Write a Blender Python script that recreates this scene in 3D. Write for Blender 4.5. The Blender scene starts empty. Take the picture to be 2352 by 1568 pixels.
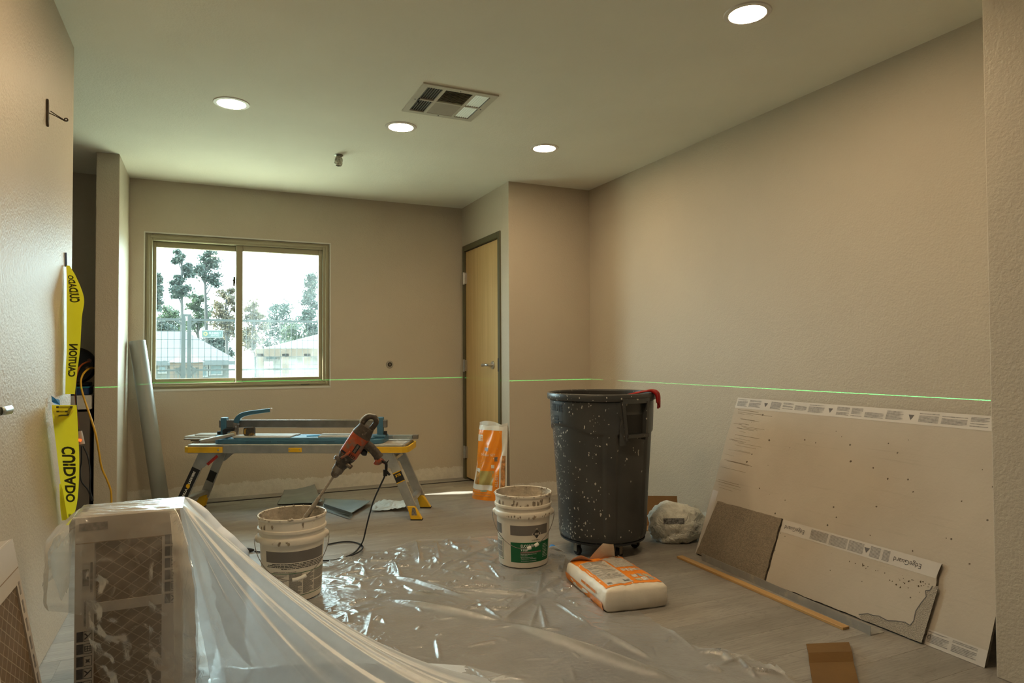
import bpy, bmesh, math, random
import numpy as np
from mathutils import Vector, Matrix, noise as mnoise

scene = bpy.context.scene
COL = scene.collection
PI = math.pi
random.seed(7)

# ------------------------------------------------------------------ camera
FPX, YAW, PITCH, ROLL, CAMH = 1535.8, 0.4279, 0.0232, -0.0052, 1.0842
_f = Vector((math.sin(YAW)*math.cos(PITCH), math.cos(YAW)*math.cos(PITCH), math.sin(PITCH)))
_r0 = Vector((math.cos(YAW), -math.sin(YAW), 0))
_u0 = _r0.cross(_f)
_r = _r0*math.cos(ROLL) + _u0*math.sin(ROLL)
_u = _u0*math.cos(ROLL) - _r0*math.sin(ROLL)
CAMO = Vector((0, 0, CAMH))
cam_data = bpy.data.cameras.new('camera')
cam = bpy.data.objects.new('camera', cam_data)
COL.objects.link(cam)
cam_data.sensor_width = 36.0
cam_data.lens = FPX/2352*36.0
cam_data.clip_start = 0.02
cam.matrix_world = Matrix(((_r.x, _u.x, -_f.x, 0), (_r.y, _u.y, -_f.y, 0), (_r.z, _u.z, -_f.z, CAMH), (0, 0, 0, 1)))
scene.camera = cam

def ray(px, py):
    return _f + _r*((px-1176)/FPX) + _u*((784-py)/FPX)
def on_z(px, py, z=0.0):
    d = ray(px, py); return CAMO + d*((z-CAMH)/d.z)
def on_y(px, py, y):
    d = ray(px, py); return CAMO + d*(y/d.y)
def on_x(px, py, x):
    d = ray(px, py); return CAMO + d*(x/d.x)
def at_depth(px, py, zc):
    return CAMO + ray(px, py)*zc

# ------------------------------------------------------------------ world, sun, exposure
scene.view_settings.view_transform = 'Standard'
scene.view_settings.look = 'None'
scene.view_settings.gamma = 1.0
scene.view_settings.use_curve_mapping = False
scene.view_settings.exposure = 0.18
LAMP_W = 150.0
LAMP_COL = (1.0, 0.745, 0.465)
world = bpy.data.worlds.new('sky')
scene.world = world
world.use_nodes = True
_bg = world.node_tree.nodes['Background']
_bg.inputs['Color'].default_value = (0.72, 0.95, 1.0, 1)
_bg.inputs['Strength'].default_value = 16.0

sun_d = bpy.data.lights.new('sun', 'SUN')
sun = bpy.data.objects.new('sun', sun_d)
COL.objects.link(sun)
sun_d.energy = 30.0
sun_d.angle = math.radians(0.6)
sun_d.color = (1.0, 0.93, 0.82)
SUN_DIR = Vector((1.74, -0.65, -1.0)).normalized()
sun.rotation_euler = SUN_DIR.to_track_quat('-Z', 'Y').to_euler()

# main dimensions of the room (metres)
YF, XD, YC, XR, XL, CEIL = 5.7096, 2.1093, 4.6766, 2.8313, -0.532, 2.44
YE, YP = 3.406, 5.076          # opening in the left wall
XPL = -0.665
WX0, WX1, WZ0, WZ1 = -0.432, 0.934, 0.85, 2.04   # window opening

portal_d = bpy.data.lights.new('window_daylight_portal', 'AREA')
portal = bpy.data.objects.new('window_daylight_portal', portal_d)
COL.objects.link(portal)
portal_d.shape = 'RECTANGLE'; portal_d.size = 1.36; portal_d.size_y = 1.18
portal.location = ((WX0+WX1)/2, YF+0.155, (WZ0+WZ1)/2)
portal.rotation_euler = (-PI/2, 0, 0)
portal_d.cycles.is_portal = True

# ------------------------------------------------------------------ materials
def nmat(name):
    m = bpy.data.materials.new(name)
    m.use_nodes = True
    nt = m.node_tree
    return m, nt, nt.nodes['Principled BSDF'], nt.nodes['Material Output']
def N(nt, t, **kw):
    n = nt.nodes.new(t)
    for k, v in kw.items():
        if k in n.inputs: n.inputs[k].default_value = v
        else: setattr(n, k, v)
    return n
def L(nt, a, b): nt.links.new(a, b)
def c4(c): return (c[0], c[1], c[2], 1)
def ramp(nt, fac, stops, interp='LINEAR'):
    r = nt.nodes.new('ShaderNodeValToRGB')
    r.color_ramp.interpolation = interp
    el = r.color_ramp.elements
    while len(el) < len(stops): el.new(0.5)
    for e, (p, c) in zip(el, stops):
        e.position = p; e.color = c4(c) if len(c) == 3 else c
    L(nt, fac, r.inputs[0])
    return r
def mixc(nt, fac, a, b, mode='MIX'):
    m = nt.nodes.new('ShaderNodeMix'); m.data_type = 'RGBA'; m.blend_type = mode
    for s, v in ((m.inputs[0], fac), (m.inputs[6], a), (m.inputs[7], b)):
        if hasattr(v, 'links') or isinstance(v, bpy.types.NodeSocket): L(nt, v, s)
        elif isinstance(v, (int, float)): s.default_value = v
        else: s.default_value = c4(v)
    return m.outputs[2]
def math_n(nt, op, a, b=0.0, clamp=False):
    m = nt.nodes.new('ShaderNodeMath'); m.operation = op; m.use_clamp = clamp
    for s, v in ((m.inputs[0], a), (m.inputs[1], b)):
        if isinstance(v, bpy.types.NodeSocket): L(nt, v, s)
        else: s.default_value = v
    return m.outputs[0]
def objco(nt):
    return nt.nodes.new('ShaderNodeTexCoord').outputs['Object']
def noise_n(nt, vec, scale, detail=4, rough=0.55, dist=0.0):
    n = nt.nodes.new('ShaderNodeTexNoise')
    n.inputs['Scale'].default_value = scale; n.inputs['Detail'].default_value = detail
    n.inputs['Roughness'].default_value = rough; n.inputs['Distortion'].default_value = dist
    L(nt, vec, n.inputs['Vector'])
    return n.outputs[0]
def bump_n(nt, h, strength, dist=0.01):
    b = nt.nodes.new('ShaderNodeBump')
    b.inputs['Strength'].default_value = strength; b.inputs['Distance'].default_value = dist
    L(nt, h, b.inputs['Height'])
    return b.outputs[0]
def mapping(nt, vec, scale=(1, 1, 1), loc=(0, 0, 0)):
    m = nt.nodes.new('ShaderNodeMapping')
    m.inputs['Scale'].default_value = scale; m.inputs['Location'].default_value = loc
    L(nt, vec, m.inputs['Vector'])
    return m.outputs[0]

MATS = {}
def mat(name, col, rough=0.6, metal=0.0, var=0.08, vscale=8.0, bump=0.0, bscale=60.0, spec=0.5, dirt=None, dscale=6.0, dlo=0.55, dhi=0.7):
    """plain painted / plastic / metal surface with slight colour variation, optional relief and dirt patches"""
    if name in MATS: return MATS[name]
    m, nt, p, out = nmat(name)
    co = objco(nt)
    n1 = noise_n(nt, co, vscale, 5)
    lo = tuple(x*(1-var) for x in col); hi = tuple(min(1, x*(1+var)) for x in col)
    c = ramp(nt, n1, [(0.3, lo), (0.7, hi)]).outputs[0]
    if dirt:
        n2 = noise_n(nt, co, dscale, 8, 0.65)
        f = ramp(nt, n2, [(dlo, (0, 0, 0)), (dhi, (1, 1, 1))]).outputs[0]
        c = mixc(nt, f, c, dirt)
    L(nt, c, p.inputs['Base Color'])
    p.inputs['Roughness'].default_value = rough
    p.inputs['Metallic'].default_value = metal
    p.inputs['Specular IOR Level'].default_value = spec
    if bump:
        n3 = noise_n(nt, co, bscale, 4)
        L(nt, bump_n(nt, n3, bump), p.inputs['Normal'])
    MATS[name] = m
    return m

def paint_wall(name, col, low_band=None, peel=0.32, rough=0.48):
    """orange-peel wall paint; low_band = (height, colour) leaves bare patched drywall along the floor"""
    m, nt, p, out = nmat(name)
    co = objco(nt)
    n1 = noise_n(nt, co, 1.7, 3)
    c = ramp(nt, n1, [(0.3, tuple(x*0.965 for x in col)), (0.7, tuple(x*1.03 for x in col))]).outputs[0]
    if low_band:
        h, bc = low_band
        z = nt.nodes.new('ShaderNodeSeparateXYZ'); L(nt, co, z.inputs[0])
        e1 = noise_n(nt, co, 9.0, 7, 0.7)
        e2 = noise_n(nt, co, 90.0, 4, 0.7)
        zz = math_n(nt, 'ADD', z.outputs[2], math_n(nt, 'MULTIPLY', math_n(nt, 'SUBTRACT', e1, 0.5), 0.10))
        zz = math_n(nt, 'ADD', zz, math_n(nt, 'MULTIPLY', math_n(nt, 'SUBTRACT', e2, 0.5), 0.04))
        f = math_n(nt, 'LESS_THAN', zz, h)
        nb = noise_n(nt, co, 30, 6)
        bcol = ramp(nt, nb, [(0.3, tuple(x*0.88 for x in bc)), (0.65, bc)]).outputs[0]
        c = mixc(nt, f, c, bcol)
    L(nt, c, p.inputs['Base Color'])
    p.inputs['Roughness'].default_value = rough
    p.inputs['Specular IOR Level'].default_value = 0.28
    a = noise_n(nt, co, 120, 3, 0.5)
    b = noise_n(nt, co, 45, 3, 0.5)
    L(nt, bump_n(nt, math_n(nt, 'ADD', a, b), peel, 0.006), p.inputs['Normal'])
    MATS[name] = m
    return m

WALLC = (0.505, 0.44, 0.345)
M_WALL = paint_wall('wall_paint', WALLC)
M_WALLF = paint_wall('wall_paint_bare_foot', WALLC, (0.105, (0.66, 0.62, 0.54)))
M_CEIL = paint_wall('ceiling_paint', (0.82, 0.805, 0.70), None, 0.2, 0.9)
M_VINYL = mat('window_vinyl', (0.30, 0.27, 0.17), 0.45, var=0.03)
M_BEAD = mat('reveal_white', (0.62, 0.61, 0.55), 0.6, var=0.05)
M_DOORFRAME = mat('door_frame_paint', (0.085, 0.075, 0.035), 0.45, var=0.05)
M_STEEL = mat('brushed_steel', (0.55, 0.54, 0.52), 0.3, 0.95, var=0.1, vscale=30)
M_ALU = mat('dull_aluminium', (0.42, 0.41, 0.385), 0.38, 0.75, var=0.15, vscale=14, dirt=(0.55, 0.5, 0.42), dscale=30, dlo=0.66, dhi=0.7)
M_BLACK = mat('black_plastic', (0.012, 0.012, 0.013), 0.5, var=0.2)
M_BLACKRUB = mat('black_rubber', (0.01, 0.01, 0.011), 0.75, var=0.2)
M_WHITEPL = mat('white_plastic', (0.78, 0.76, 0.70), 0.45, var=0.05)
M_YELLOWPL = mat('yellow_plastic', (0.72, 0.42, 0.01), 0.5, var=0.1, dirt=(0.3, 0.2, 0.05), dscale=25, dlo=0.66, dhi=0.72)

# ------------------------------------------------------------------ mesh helpers
class MB:
    """collects shapes, then builds ONE mesh object"""
    def __init__(s): s.v = []; s.f = []; s.mi = []; s.cur = 0
    def add(s, v, f):
        o = len(s.v); s.v += [tuple(x) for x in v]
        s.f += [tuple(i+o for i in q) for q in f]; s.mi += [s.cur]*len(f)
        return s
    def box(s, x0, x1, y0, y1, z0, z1):
        return s.add([(x0,y0,z0),(x1,y0,z0),(x1,y1,z0),(x0,y1,z0),(x0,y0,z1),(x1,y0,z1),(x1,y1,z1),(x0,y1,z1)],
                     [(0,3,2,1),(4,5,6,7),(0,1,5,4),(1,2,6,5),(2,3,7,6),(3,0,4,7)])
    def obox(s, c, ax, ay, az):
        """box from centre and three half-axis vectors"""
        c, ax, ay, az = Vector(c), Vector(ax), Vector(ay), Vector(az)
        v = [c+ax*i+ay*j+az*k for k in (-1,1) for i,j in ((-1,-1),(1,-1),(1,1),(-1,1))]
        return s.add(v, [(0,3,2,1),(4,5,6,7),(0,1,5,4),(1,2,6,5),(2,3,7,6),(3,0,4,7)])
    def bar(s, a, b, w, h, up=(0,0,1)):
        a, b = Vector(a), Vector(b); d = (b-a); l = d.length; d.normalize()
        upv = Vector(up); sd = d.cross(upv)
        if sd.length < 1e-4: sd = d.cross(Vector((1,0,0)))
        sd.normalize(); u2 = sd.cross(d)
        return s.obox((a+b)/2, d*(l/2), sd*(w/2), u2*(h/2))
    def tube(s, pts, r, n=10, cap=True, closed=False):
        pts = [Vector(p) for p in pts]; m = len(pts)
        rr = r if isinstance(r, (list, tuple)) else [r]*m
        v = []; prev = None
        for i, p in enumerate(pts):
            t = (pts[min(i+1,m-1)]-pts[max(i-1,0)])
            if closed: t = pts[(i+1)%m]-pts[(i-1)%m]
            t.normalize()
            if prev is None:
                a = Vector((0,0,1)) if abs(t.z) < 0.9 else Vector((1,0,0))
                nrm = t.cross(a).normalized()
            else:
                nrm = (prev - t*prev.dot(t))
                if nrm.length < 1e-6: nrm = t.cross(Vector((0.3,0.5,0.8)))
                nrm.normalize()
            prev = nrm; bn = t.cross(nrm)
            for k in range(n):
                an = 2*PI*k/n
                v.append(p + (nrm*math.cos(an)+bn*math.sin(an))*rr[i])
        f = []
        for i in range(m if closed else m-1):
            j = (i+1) % m
            for k in range(n):
                f.append((i*n+k, i*n+(k+1)%n, j*n+(k+1)%n, j*n+k))
        if cap and not closed:
            f.append(tuple(range(n-1,-1,-1))); f.append(tuple((m-1)*n+k for k in range(n)))
        return s.add(v, f)
    def lathe(s, prof, n=48, c=(0,0,0), a0=0, a1=None):
        full = a1 is None
        a1 = a0+2*PI if full else a1
        v = []; m = len(prof); k = n if full else n+1
        for i in range(k):
            an = a0+(a1-a0)*i/n
            for (r, z) in prof: v.append((c[0]+r*math.cos(an), c[1]+r*math.sin(an), c[2]+z))
        f = []
        for i in range(n):
            j = (i+1) % k
            for q in range(m-1):
                if prof[q][0] < 1e-7 and prof[q+1][0] < 1e-7: continue
                f.append((i*m+q, j*m+q, j*m+q+1, i*m+q+1))
        return s.add(v, f)
    def prism(s, poly, z0, z1):
        n = len(poly)
        v = [(x,y,z0) for x,y in poly]+[(x,y,z1) for x,y in poly]
        return s.add(v, [tuple(range(n-1,-1,-1)), tuple(range(n,2*n))]+[(i,(i+1)%n,n+(i+1)%n,n+i) for i in range(n)])
    def grid(s, fn, nu, nv):
        """surface fn(u,v), u,v in 0..1"""
        v = [fn(i/nu, j/nv) for i in range(nu+1) for j in range(nv+1)]
        f = [(i*(nv+1)+j, (i+1)*(nv+1)+j, (i+1)*(nv+1)+j+1, i*(nv+1)+j+1) for i in range(nu) for j in range(nv)]
        return s.add(v, f)
    def xf(s, M):
        s.v = [tuple(M @ Vector(p)) for p in s.v]; return s
    def build(s, name, m, parent=None, smooth=False, bevel=0.0, seg=1, weld=False, sub=0):
        me = bpy.data.meshes.new(name)
        me.from_pydata(s.v, [], s.f); me.update()
        if bevel or weld:
            b = bmesh.new(); b.from_mesh(me)
            if weld: bmesh.ops.remove_doubles(b, verts=b.verts, dist=1e-5)
            if bevel:
                bmesh.ops.recalc_face_normals(b, faces=b.faces)
                es = [e for e in b.edges if len(e.link_faces) == 2 and e.calc_face_angle(0) > 0.5]
                bmesh.ops.bevel(b, geom=es, offset=bevel, segments=seg, affect='EDGES', profile=0.5, clamp_overlap=True)
            b.to_mesh(me); b.free()
        ms = m if isinstance(m, (list, tuple)) else [m]
        for x in ms: me.materials.append(x)
        if len(ms) > 1 and not bevel and not weld:
            me.polygons.foreach_set('material_index', s.mi)
        if smooth:
            me.polygons.foreach_set('use_smooth', [True]*len(me.polygons))
            if smooth == 'auto':
                try: me.set_sharp_from_angle(angle=math.radians(40))
                except Exception: pass
        o = bpy.data.objects.new(name, me)
        COL.objects.link(o)
        if parent: o.parent = parent
        if sub:
            md = o.modifiers.new('sub', 'SUBSURF'); md.levels = sub; md.render_levels = sub
        return o

def tag(o, label=None, cat=None, group=None, kind=None):
    if label: o['label'] = label
    if cat: o['category'] = cat
    if group: o['group'] = group
    if kind: o['kind'] = kind
    return o
def thing(name, label, cat, loc=(0,0,0), rotz=0.0, group=None):
    o = bpy.data.objects.new(name, None)
    o.empty_display_size = 0.05
    COL.objects.link(o); o.location = loc; o.rotation_euler = (0, 0, rotz)
    return tag(o, label, cat, group)
def struct(o): o['kind'] = 'structure'; return o
def spline(pts, n=8):
    """Catmull-Rom through the points"""
    P = [Vector(p) for p in pts]; out = []
    Q = [P[0]*2-P[1]]+P+[P[-1]*2-P[-2]]
    for i in range(1, len(Q)-2):
        for k in range(n):
            t = k/n
            a, b, c, d = Q[i-1], Q[i], Q[i+1], Q[i+2]
            out.append(0.5*((2*b)+(c-a)*t+(2*a-5*b+4*c-d)*t*t+(3*b-a-3*c+d)*t*t*t))
    out.append(P[-1]); return out
def face_rot(x, y): return -math.atan2(x, y)      # local -Y looks at the camera
def text_geo(s, height, bold=0.0, width=None, align='CENTER', space=1.0):
    """flat lettering in the XY plane: vertices, faces; optional fitted width"""
    cu = bpy.data.curves.new('t', 'FONT')
    cu.body = s; cu.align_x = align; cu.align_y = 'CENTER'; cu.offset = bold
    cu.resolution_u = 3; cu.space_character = space
    ob = bpy.data.objects.new('t', cu)
    COL.objects.link(ob)
    dg = bpy.context.evaluated_depsgraph_get()
    me = bpy.data.meshes.new_from_object(ob.evaluated_get(dg))
    v = [Vector(p.co) for p in me.vertices]; f = [tuple(p.vertices) for p in me.polygons]
    bpy.data.objects.remove(ob); bpy.data.curves.remove(cu); bpy.data.meshes.remove(me)
    ys = [p.y for p in v]; xs = [p.x for p in v]
    k = height/max(1e-6, max(ys)-min(ys)); cy = (max(ys)+min(ys))/2
    kx = k if not width else width/max(1e-6, max(xs)-min(xs))
    cx = (max(xs)+min(xs))/2 if align == 'CENTER' else min(xs)
    return [Vector(((p.x-cx)*kx, (p.y-cy)*k, 0)) for p in v], f
# ================================================================== the room
# ---- floor: sub-floor slab with vinyl planks laid along X
M_SUB = mat('subfloor', (0.06, 0.055, 0.05), 0.9)
floor = struct(MB().box(-2.6, 3.9, -2.2, YF+0.1, -0.12, -0.008).build('floor', M_SUB))
def plank_material():
    m, nt, p, out = nmat('vinyl_plank')
    co = objco(nt)
    oi = nt.nodes.new('ShaderNodeObjectInfo')
    off = nt.nodes.new('ShaderNodeCombineXYZ')
    L(nt, math_n(nt, 'MULTIPLY', oi.outputs['Random'], 37.0), off.inputs[0])
    L(nt, math_n(nt, 'MULTIPLY', oi.outputs['Random'], 91.0), off.inputs[1])
    va = nt.nodes.new('ShaderNodeVectorMath'); va.operation = 'ADD'
    L(nt, co, va.inputs[0]); L(nt, off.outputs[0], va.inputs[1])
    st = mapping(nt, va.outputs[0], (1.6, 9.0, 1.0))
    big = noise_n(nt, st, 1.6, 4, 0.55, 1.2)
    rings = math_n(nt, 'FRACT', math_n(nt, 'MULTIPLY', big, 9.0))
    tri = math_n(nt, 'ABSOLUTE', math_n(nt, 'SUBTRACT', rings, 0.5))
    line = ramp(nt, tri, [(0.0, (0.55,)*3), (0.16, (1,)*3)]).outputs[0]
    st2 = mapping(nt, va.outputs[0], (3.0, 70.0, 1.0))
    fine = noise_n(nt, st2, 2.0, 5, 0.6)
    base = ramp(nt, noise_n(nt, st, 0.9, 4), [(0.3, (0.222, 0.204, 0.180)), (0.7, (0.325, 0.303, 0.272))]).outputs[0]
    c = mixc(nt, 0.42, base, line, 'MULTIPLY')
    fr = ramp(nt, fine, [(0.35, (0.86,)*3), (0.65, (1.06,)*3)]).outputs[0]
    c = mixc(nt, 1.0, c, fr, 'MULTIPLY')
    tone = ramp(nt, oi.outputs['Random'], [(0, (0.93,)*3), (1, (1.07,)*3)]).outputs[0]
    c = mixc(nt, 1.0, c, tone, 'MULTIPLY')
    dn = noise_n(nt, mapping(nt, va.outputs[0], (1.3, 1.3, 1)), 2.2, 7, 0.65)
    df = ramp(nt, dn, [(0.5, (0, 0, 0)), (0.8, (0.45,)*3)]).outputs[0]
    c = mixc(nt, df, c, (0.39, 0.37, 0.335))
    L(nt, c, p.inputs['Base Color'])
    rr = ramp(nt, dn, [(0.35, (0.36,)*3), (0.7, (0.6,)*3)]).outputs[0]
    L(nt, rr, p.inputs['Roughness'])
    L(nt, bump_n(nt, fine, 0.08, 0.002), p.inputs['Normal'])
    return m
M_PLANK = plank_material()
PW, PL = 0.178, 1.22
plank_me = None
row = 0
y = -1.2
while y < YF:
    off = (row*0.437) % PL
    x = (-1.9 if y > 3.0 else -0.62) - off
    while x < XR+0.2:
        x0, x1 = x, x+PL
        inside = x1 > (-1.9 if y > 3.2 else XL) and x0 < XR+0.1
        if inside:
            if plank_me is None:
                b = MB().box(-PL/2+0.0002, PL/2-0.0002, -PW/2+0.0002, PW/2-0.0002, -0.0078, 0.0)
                o = b.build('plank', M_PLANK, floor, bevel=0.0005)
                plank_me = o.data
            else:
                o = bpy.data.objects.new('plank', plank_me); COL.objects.link(o); o.parent = floor
            o.location = (x+PL/2, min(y+PW/2, YF-PW/2), 0)
        x += PL
    y += PW; row += 1

# ---- ceiling and walls
struct(MB().box(-2.6, 3.9, -2.2, YF+0.12, CEIL, CEIL+0.12).build('ceiling', M_CEIL))
T = 0.16
w = MB()
w.box(-2.6, WX0, YF, YF+T, 0, CEIL); w.box(WX1, XR+T, YF, YF+T, 0, CEIL)
w.box(WX0, WX1, YF, YF+T, 0, WZ0); w.box(WX0, WX1, YF, YF+T, WZ1, CEIL)
wall_far = struct(w.build('wall_far', M_WALLF))
w = MB()                                        # near part of the left wall, with a door opening outside the picture
DY0, DY1, DH = 1.24, 2.13, 2.06
w.box(XL-0.13, XL, DY1, YE, 0, CEIL); w.box(XL-0.13, XL, -2.2, DY0, 0, CEIL); w.box(XL-0.13, XL, DY0, DY1, DH, CEIL)
struct(w.build('wall_left', M_WALL, bevel=0.004, seg=2))
struct(MB().box(XPL, XL, YP, YF-0.001, 0, CEIL).build('wall_left_stub', M_WALL, bevel=0.004, seg=2))
w = MB()                                        # closet block: side wall with the door, front wall
OY0, OY1, OH = 4.83, 5.672, 2.085
w.box(XD, XD+0.12, YC+0.121, OY0, 0, CEIL); w.box(XD, XD+0.12, OY1, YF-0.001, 0, CEIL); w.box(XD, XD+0.12, OY0, OY1, OH, CEIL)
struct(w.build('wall_closet_side', M_WALL))
struct(MB().box(XD, XR, YC, YC+0.12, 0, CEIL).build('wall_closet_front', M_WALLF))
struct(MB().box(XR, XR+T, -2.2, YF, 0, CEIL).build('wall_right', M_WALLF))
XN = 2.42
YN = XN*math.cos(YAW+math.atan2(2272-1176, FPX))/math.sin(YAW+math.atan2(2272-1176, FPX))
struct(MB().box(XN, XR-0.001, YN-0.14, YN, 0, CEIL).build('wall_right_stub', M_WALL, bevel=0.004, seg=2))
struct(MB().box(-2.6, 3.9, -2.3, -2.2, 0, CEIL).build('wall_back', M_WALL))
struct(MB().box(-2.7, -2.6, 2.6, YF+0.1, 0, CEIL).build('wall_hall', M_WALL))
struct(MB().box(-2.6, XL-0.131, 2.5, 2.6, 0, CEIL).build('wall_hall_side', M_WALL))

# ---- window
win = bpy.data.objects.new('window_1', None); COL.objects.link(win); struct(win)
win.location = (0, YF, 0)
m = MB()                                        # white plaster bead round the opening
for a in ((WX0-0.006, WX1+0.006, -0.003, 0.03, WZ1-0.004, WZ1+0.006), (WX0-0.006, WX1+0.006, -0.003, 0.03, WZ0-0.012, WZ0+0.004),
          (WX0-0.006, WX0+0.004, -0.003, 0.03, WZ0, WZ1), (WX1-0.004, WX1+0.006, -0.003, 0.03, WZ0, WZ1)): m.box(*a)
m.build('window_bead', M_BEAD, win)
m = MB()
X0, X1, Z0, Z1 = WX0+0.004, WX1-0.004, WZ0+0.004, WZ1-0.004
fw = 0.048
def ring(m, x0, x1, z0, z1, wl, wr, wb, wt, y0, y1):
    m.box(x0, x0+wl, y0, y1, z0, z1); m.box(x1-wr, x1, y0, y1, z0, z1)
    m.box(x0+wl, x1-wr, y0, y1, z0, z0+wb); m.box(x0+wl, x1-wr, y0, y1, z1-wt, z1)
ring(m, X0, X1, Z0, Z1, fw, 0.055, 0.042, 0.05, 0.012, 0.11)
m.build('window_frame', M_VINYL, win, bevel=0.003)
m = MB(); ring(m, X0+0.012, X1-0.012, Z0+0.012, Z1-0.012, 0.02, 0.022, 0.016, 0.02, 0.004, 0.014)
m.build('frame_lip', M_VINYL, win, bevel=0.003)
GM = 0.235
sl = MB(); ring(sl, X0+fw, GM, Z0+0.042, Z1-0.05, 0.024, 0.03, 0.034, 0.044, 0.07, 0.10)
sash_l = sl.build('sash', M_VINYL, win, bevel=0.003)
sr = MB(); ring(sr, GM-0.028, X1-0.055, Z0+0.042, Z1-0.05, 0.050, 0.030, 0.034, 0.044, 0.03, 0.066)
sash_r = sr.build('sash', M_VINYL, win, bevel=0.003)
def glass_material(name, haze, smear):
    m, nt, p, out = nmat(name)
    nt.nodes.remove(p)
    co = objco(nt)
    tr = nt.nodes.new('ShaderNodeBsdfTransparent'); tr.inputs[0].default_value = (0.93, 0.97, 0.96, 1)
    tl = nt.nodes.new('ShaderNodeBsdfTranslucent'); tl.inputs[0].default_value = (0.8, 0.86, 0.88, 1)
    gl = nt.nodes.new('ShaderNodeBsdfGlossy'); gl.inputs['Roughness'].default_value = 0.02
    # dust film: fine speckle, vertical run-off streaks, wiped arcs
    sp = ramp(nt, noise_n(nt, co, 60, 6, 0.7), [(0.45, (0,)*3), (0.75, (1,)*3)]).outputs[0]
    st = ramp(nt, noise_n(nt, mapping(nt, co, (60, 1, 1.5)), 1.0, 5), [(0.5, (0,)*3), (0.75, (1,)*3)]).outputs[0]
    cl = ramp(nt, noise_n(nt, co, 3.0, 6, 0.6, 0.8), [(0.42, (0,)*3), (0.72, (1,)*3)]).outputs[0]
    f = math_n(nt, 'MULTIPLY', sp, 0.35)
    f = math_n(nt, 'ADD', f, math_n(nt, 'MULTIPLY', st, 0.30))
    f = math_n(nt, 'ADD', math_n(nt, 'MULTIPLY', f, haze), math_n(nt, 'MULTIPLY', cl, smear))
    f = math_n(nt, 'ADD', f, haze*0.14, True)
    mx = nt.nodes.new('ShaderNodeMixShader'); L(nt, f, mx.inputs[0]); L(nt, tr.outputs[0], mx.inputs[1]); L(nt, tl.outputs[0], mx.inputs[2])
    m2 = nt.nodes.new('ShaderNodeMixShader'); m2.inputs[0].default_value = 0.04
    L(nt, mx.outputs[0], m2.inputs[1]); L(nt, gl.outputs[0], m2.inputs[2]); L(nt, m2.outputs[0], out.inputs[0])
    return m
MB().box(X0+fw+0.02, GM-0.026, 0.083, 0.087, Z0+0.07, Z1-0.09).build('pane', glass_material('glass_dusty', 0.014, 0.004), sash_l)
MB().box(GM+0.018, X1-0.081, 0.046, 0.050, Z0+0.07, Z1-0.09).build('pane', glass_material('glass_smeared', 0.035, 0.04), sash_r)
m = MB().box(GM-0.048, GM-0.032, 0.044, 0.066, 1.68, 1.735); m.box(GM-0.054, GM-0.038, 0.03, 0.05, 1.70, 1.712); m.box(GM-0.050, GM-0.036, 0.03, 0.046, 1.66, 1.70)
m.build('latch', mat('latch_dark', (0.05, 0.06, 0.04), 0.4), sash_r, bevel=0.002)
m = MB(); m.box(X1-0.23, X1-0.16, 0.004, 0.02, Z0+0.012, Z0+0.018)
m.build('weep_cover', mat('latch_dark', (0.05, 0.06, 0.04)), win)

# ---- closet door
def wood_mat(name, c0, c1, stretch=(14, 14, 0.7), scale=1.4):
    m, nt, p, out = nmat(name)
    co = mapping(nt, objco(nt), stretch)
    n1 = noise_n(nt, co, scale, 6, 0.6, 0.6)
    n2 = noise_n(nt, mapping(nt, objco(nt), tuple(s*6 for s in stretch[:2])+(stretch[2]*3,)), scale, 4)
    c = ramp(nt, n1, [(0.3, c0), (0.7, c1)]).outputs[0]
    c = mixc(nt, 0.25, c, ramp(nt, n2, [(0.3, (0.75,)*3), (0.7, (1.1,)*3)]).outputs[0], 'MULTIPLY')
    L(nt, c, p.inputs['Base Color']); p.inputs['Roughness'].default_value = 0.42
    return m
M_MAPLE = wood_mat('maple_veneer', (0.50, 0.315, 0.125), (0.60, 0.405, 0.18))
d = bpy.data.objects.new('door_1', None); COL.objects.link(d); struct(d); d.location = (XD, 0, 0)
m = MB()
for (y0, y1, z0, z1) in ((OY0, OY0+0.045, 0, OH), (OY1-0.045, OY1, 0, OH), (OY0+0.045, OY1-0.045, OH-0.05, OH)):
    m.box(-0.012, 0.118, y0, y1, z0, z1)
m.build('door_frame', M_DOORFRAME, d, bevel=0.003)
leaf = MB().box(0.004, 0.046, OY0+0.049, OY1-0.049, 0.018, OH-0.056).build('door_leaf', M_MAPLE, d, bevel=0.002)
m = MB().box(-0.001, 0.001, OY0+0.049, OY1-0.049, OH-0.0555, OH-0.052); m.xf(Matrix.Translation((0.006, 0, 0)))
m.build('door_gap', M_BLACK, leaf)
for z in (1.79, 1.01, 0.24):
    h = MB().tube([(-0.017, OY1-0.046, z-0.055), (-0.017, OY1-0.046, z+0.055)], 0.009, 12)
    h.box(-0.0135, -0.0070, OY1-0.075, OY1-0.016, z-0.05, z+0.05)
    h.box(-0.0075, 0.0035, OY1-0.075, OY1-0.05, z-0.05, z+0.05)
    h.build('hinge', M_STEEL, d)
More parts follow.
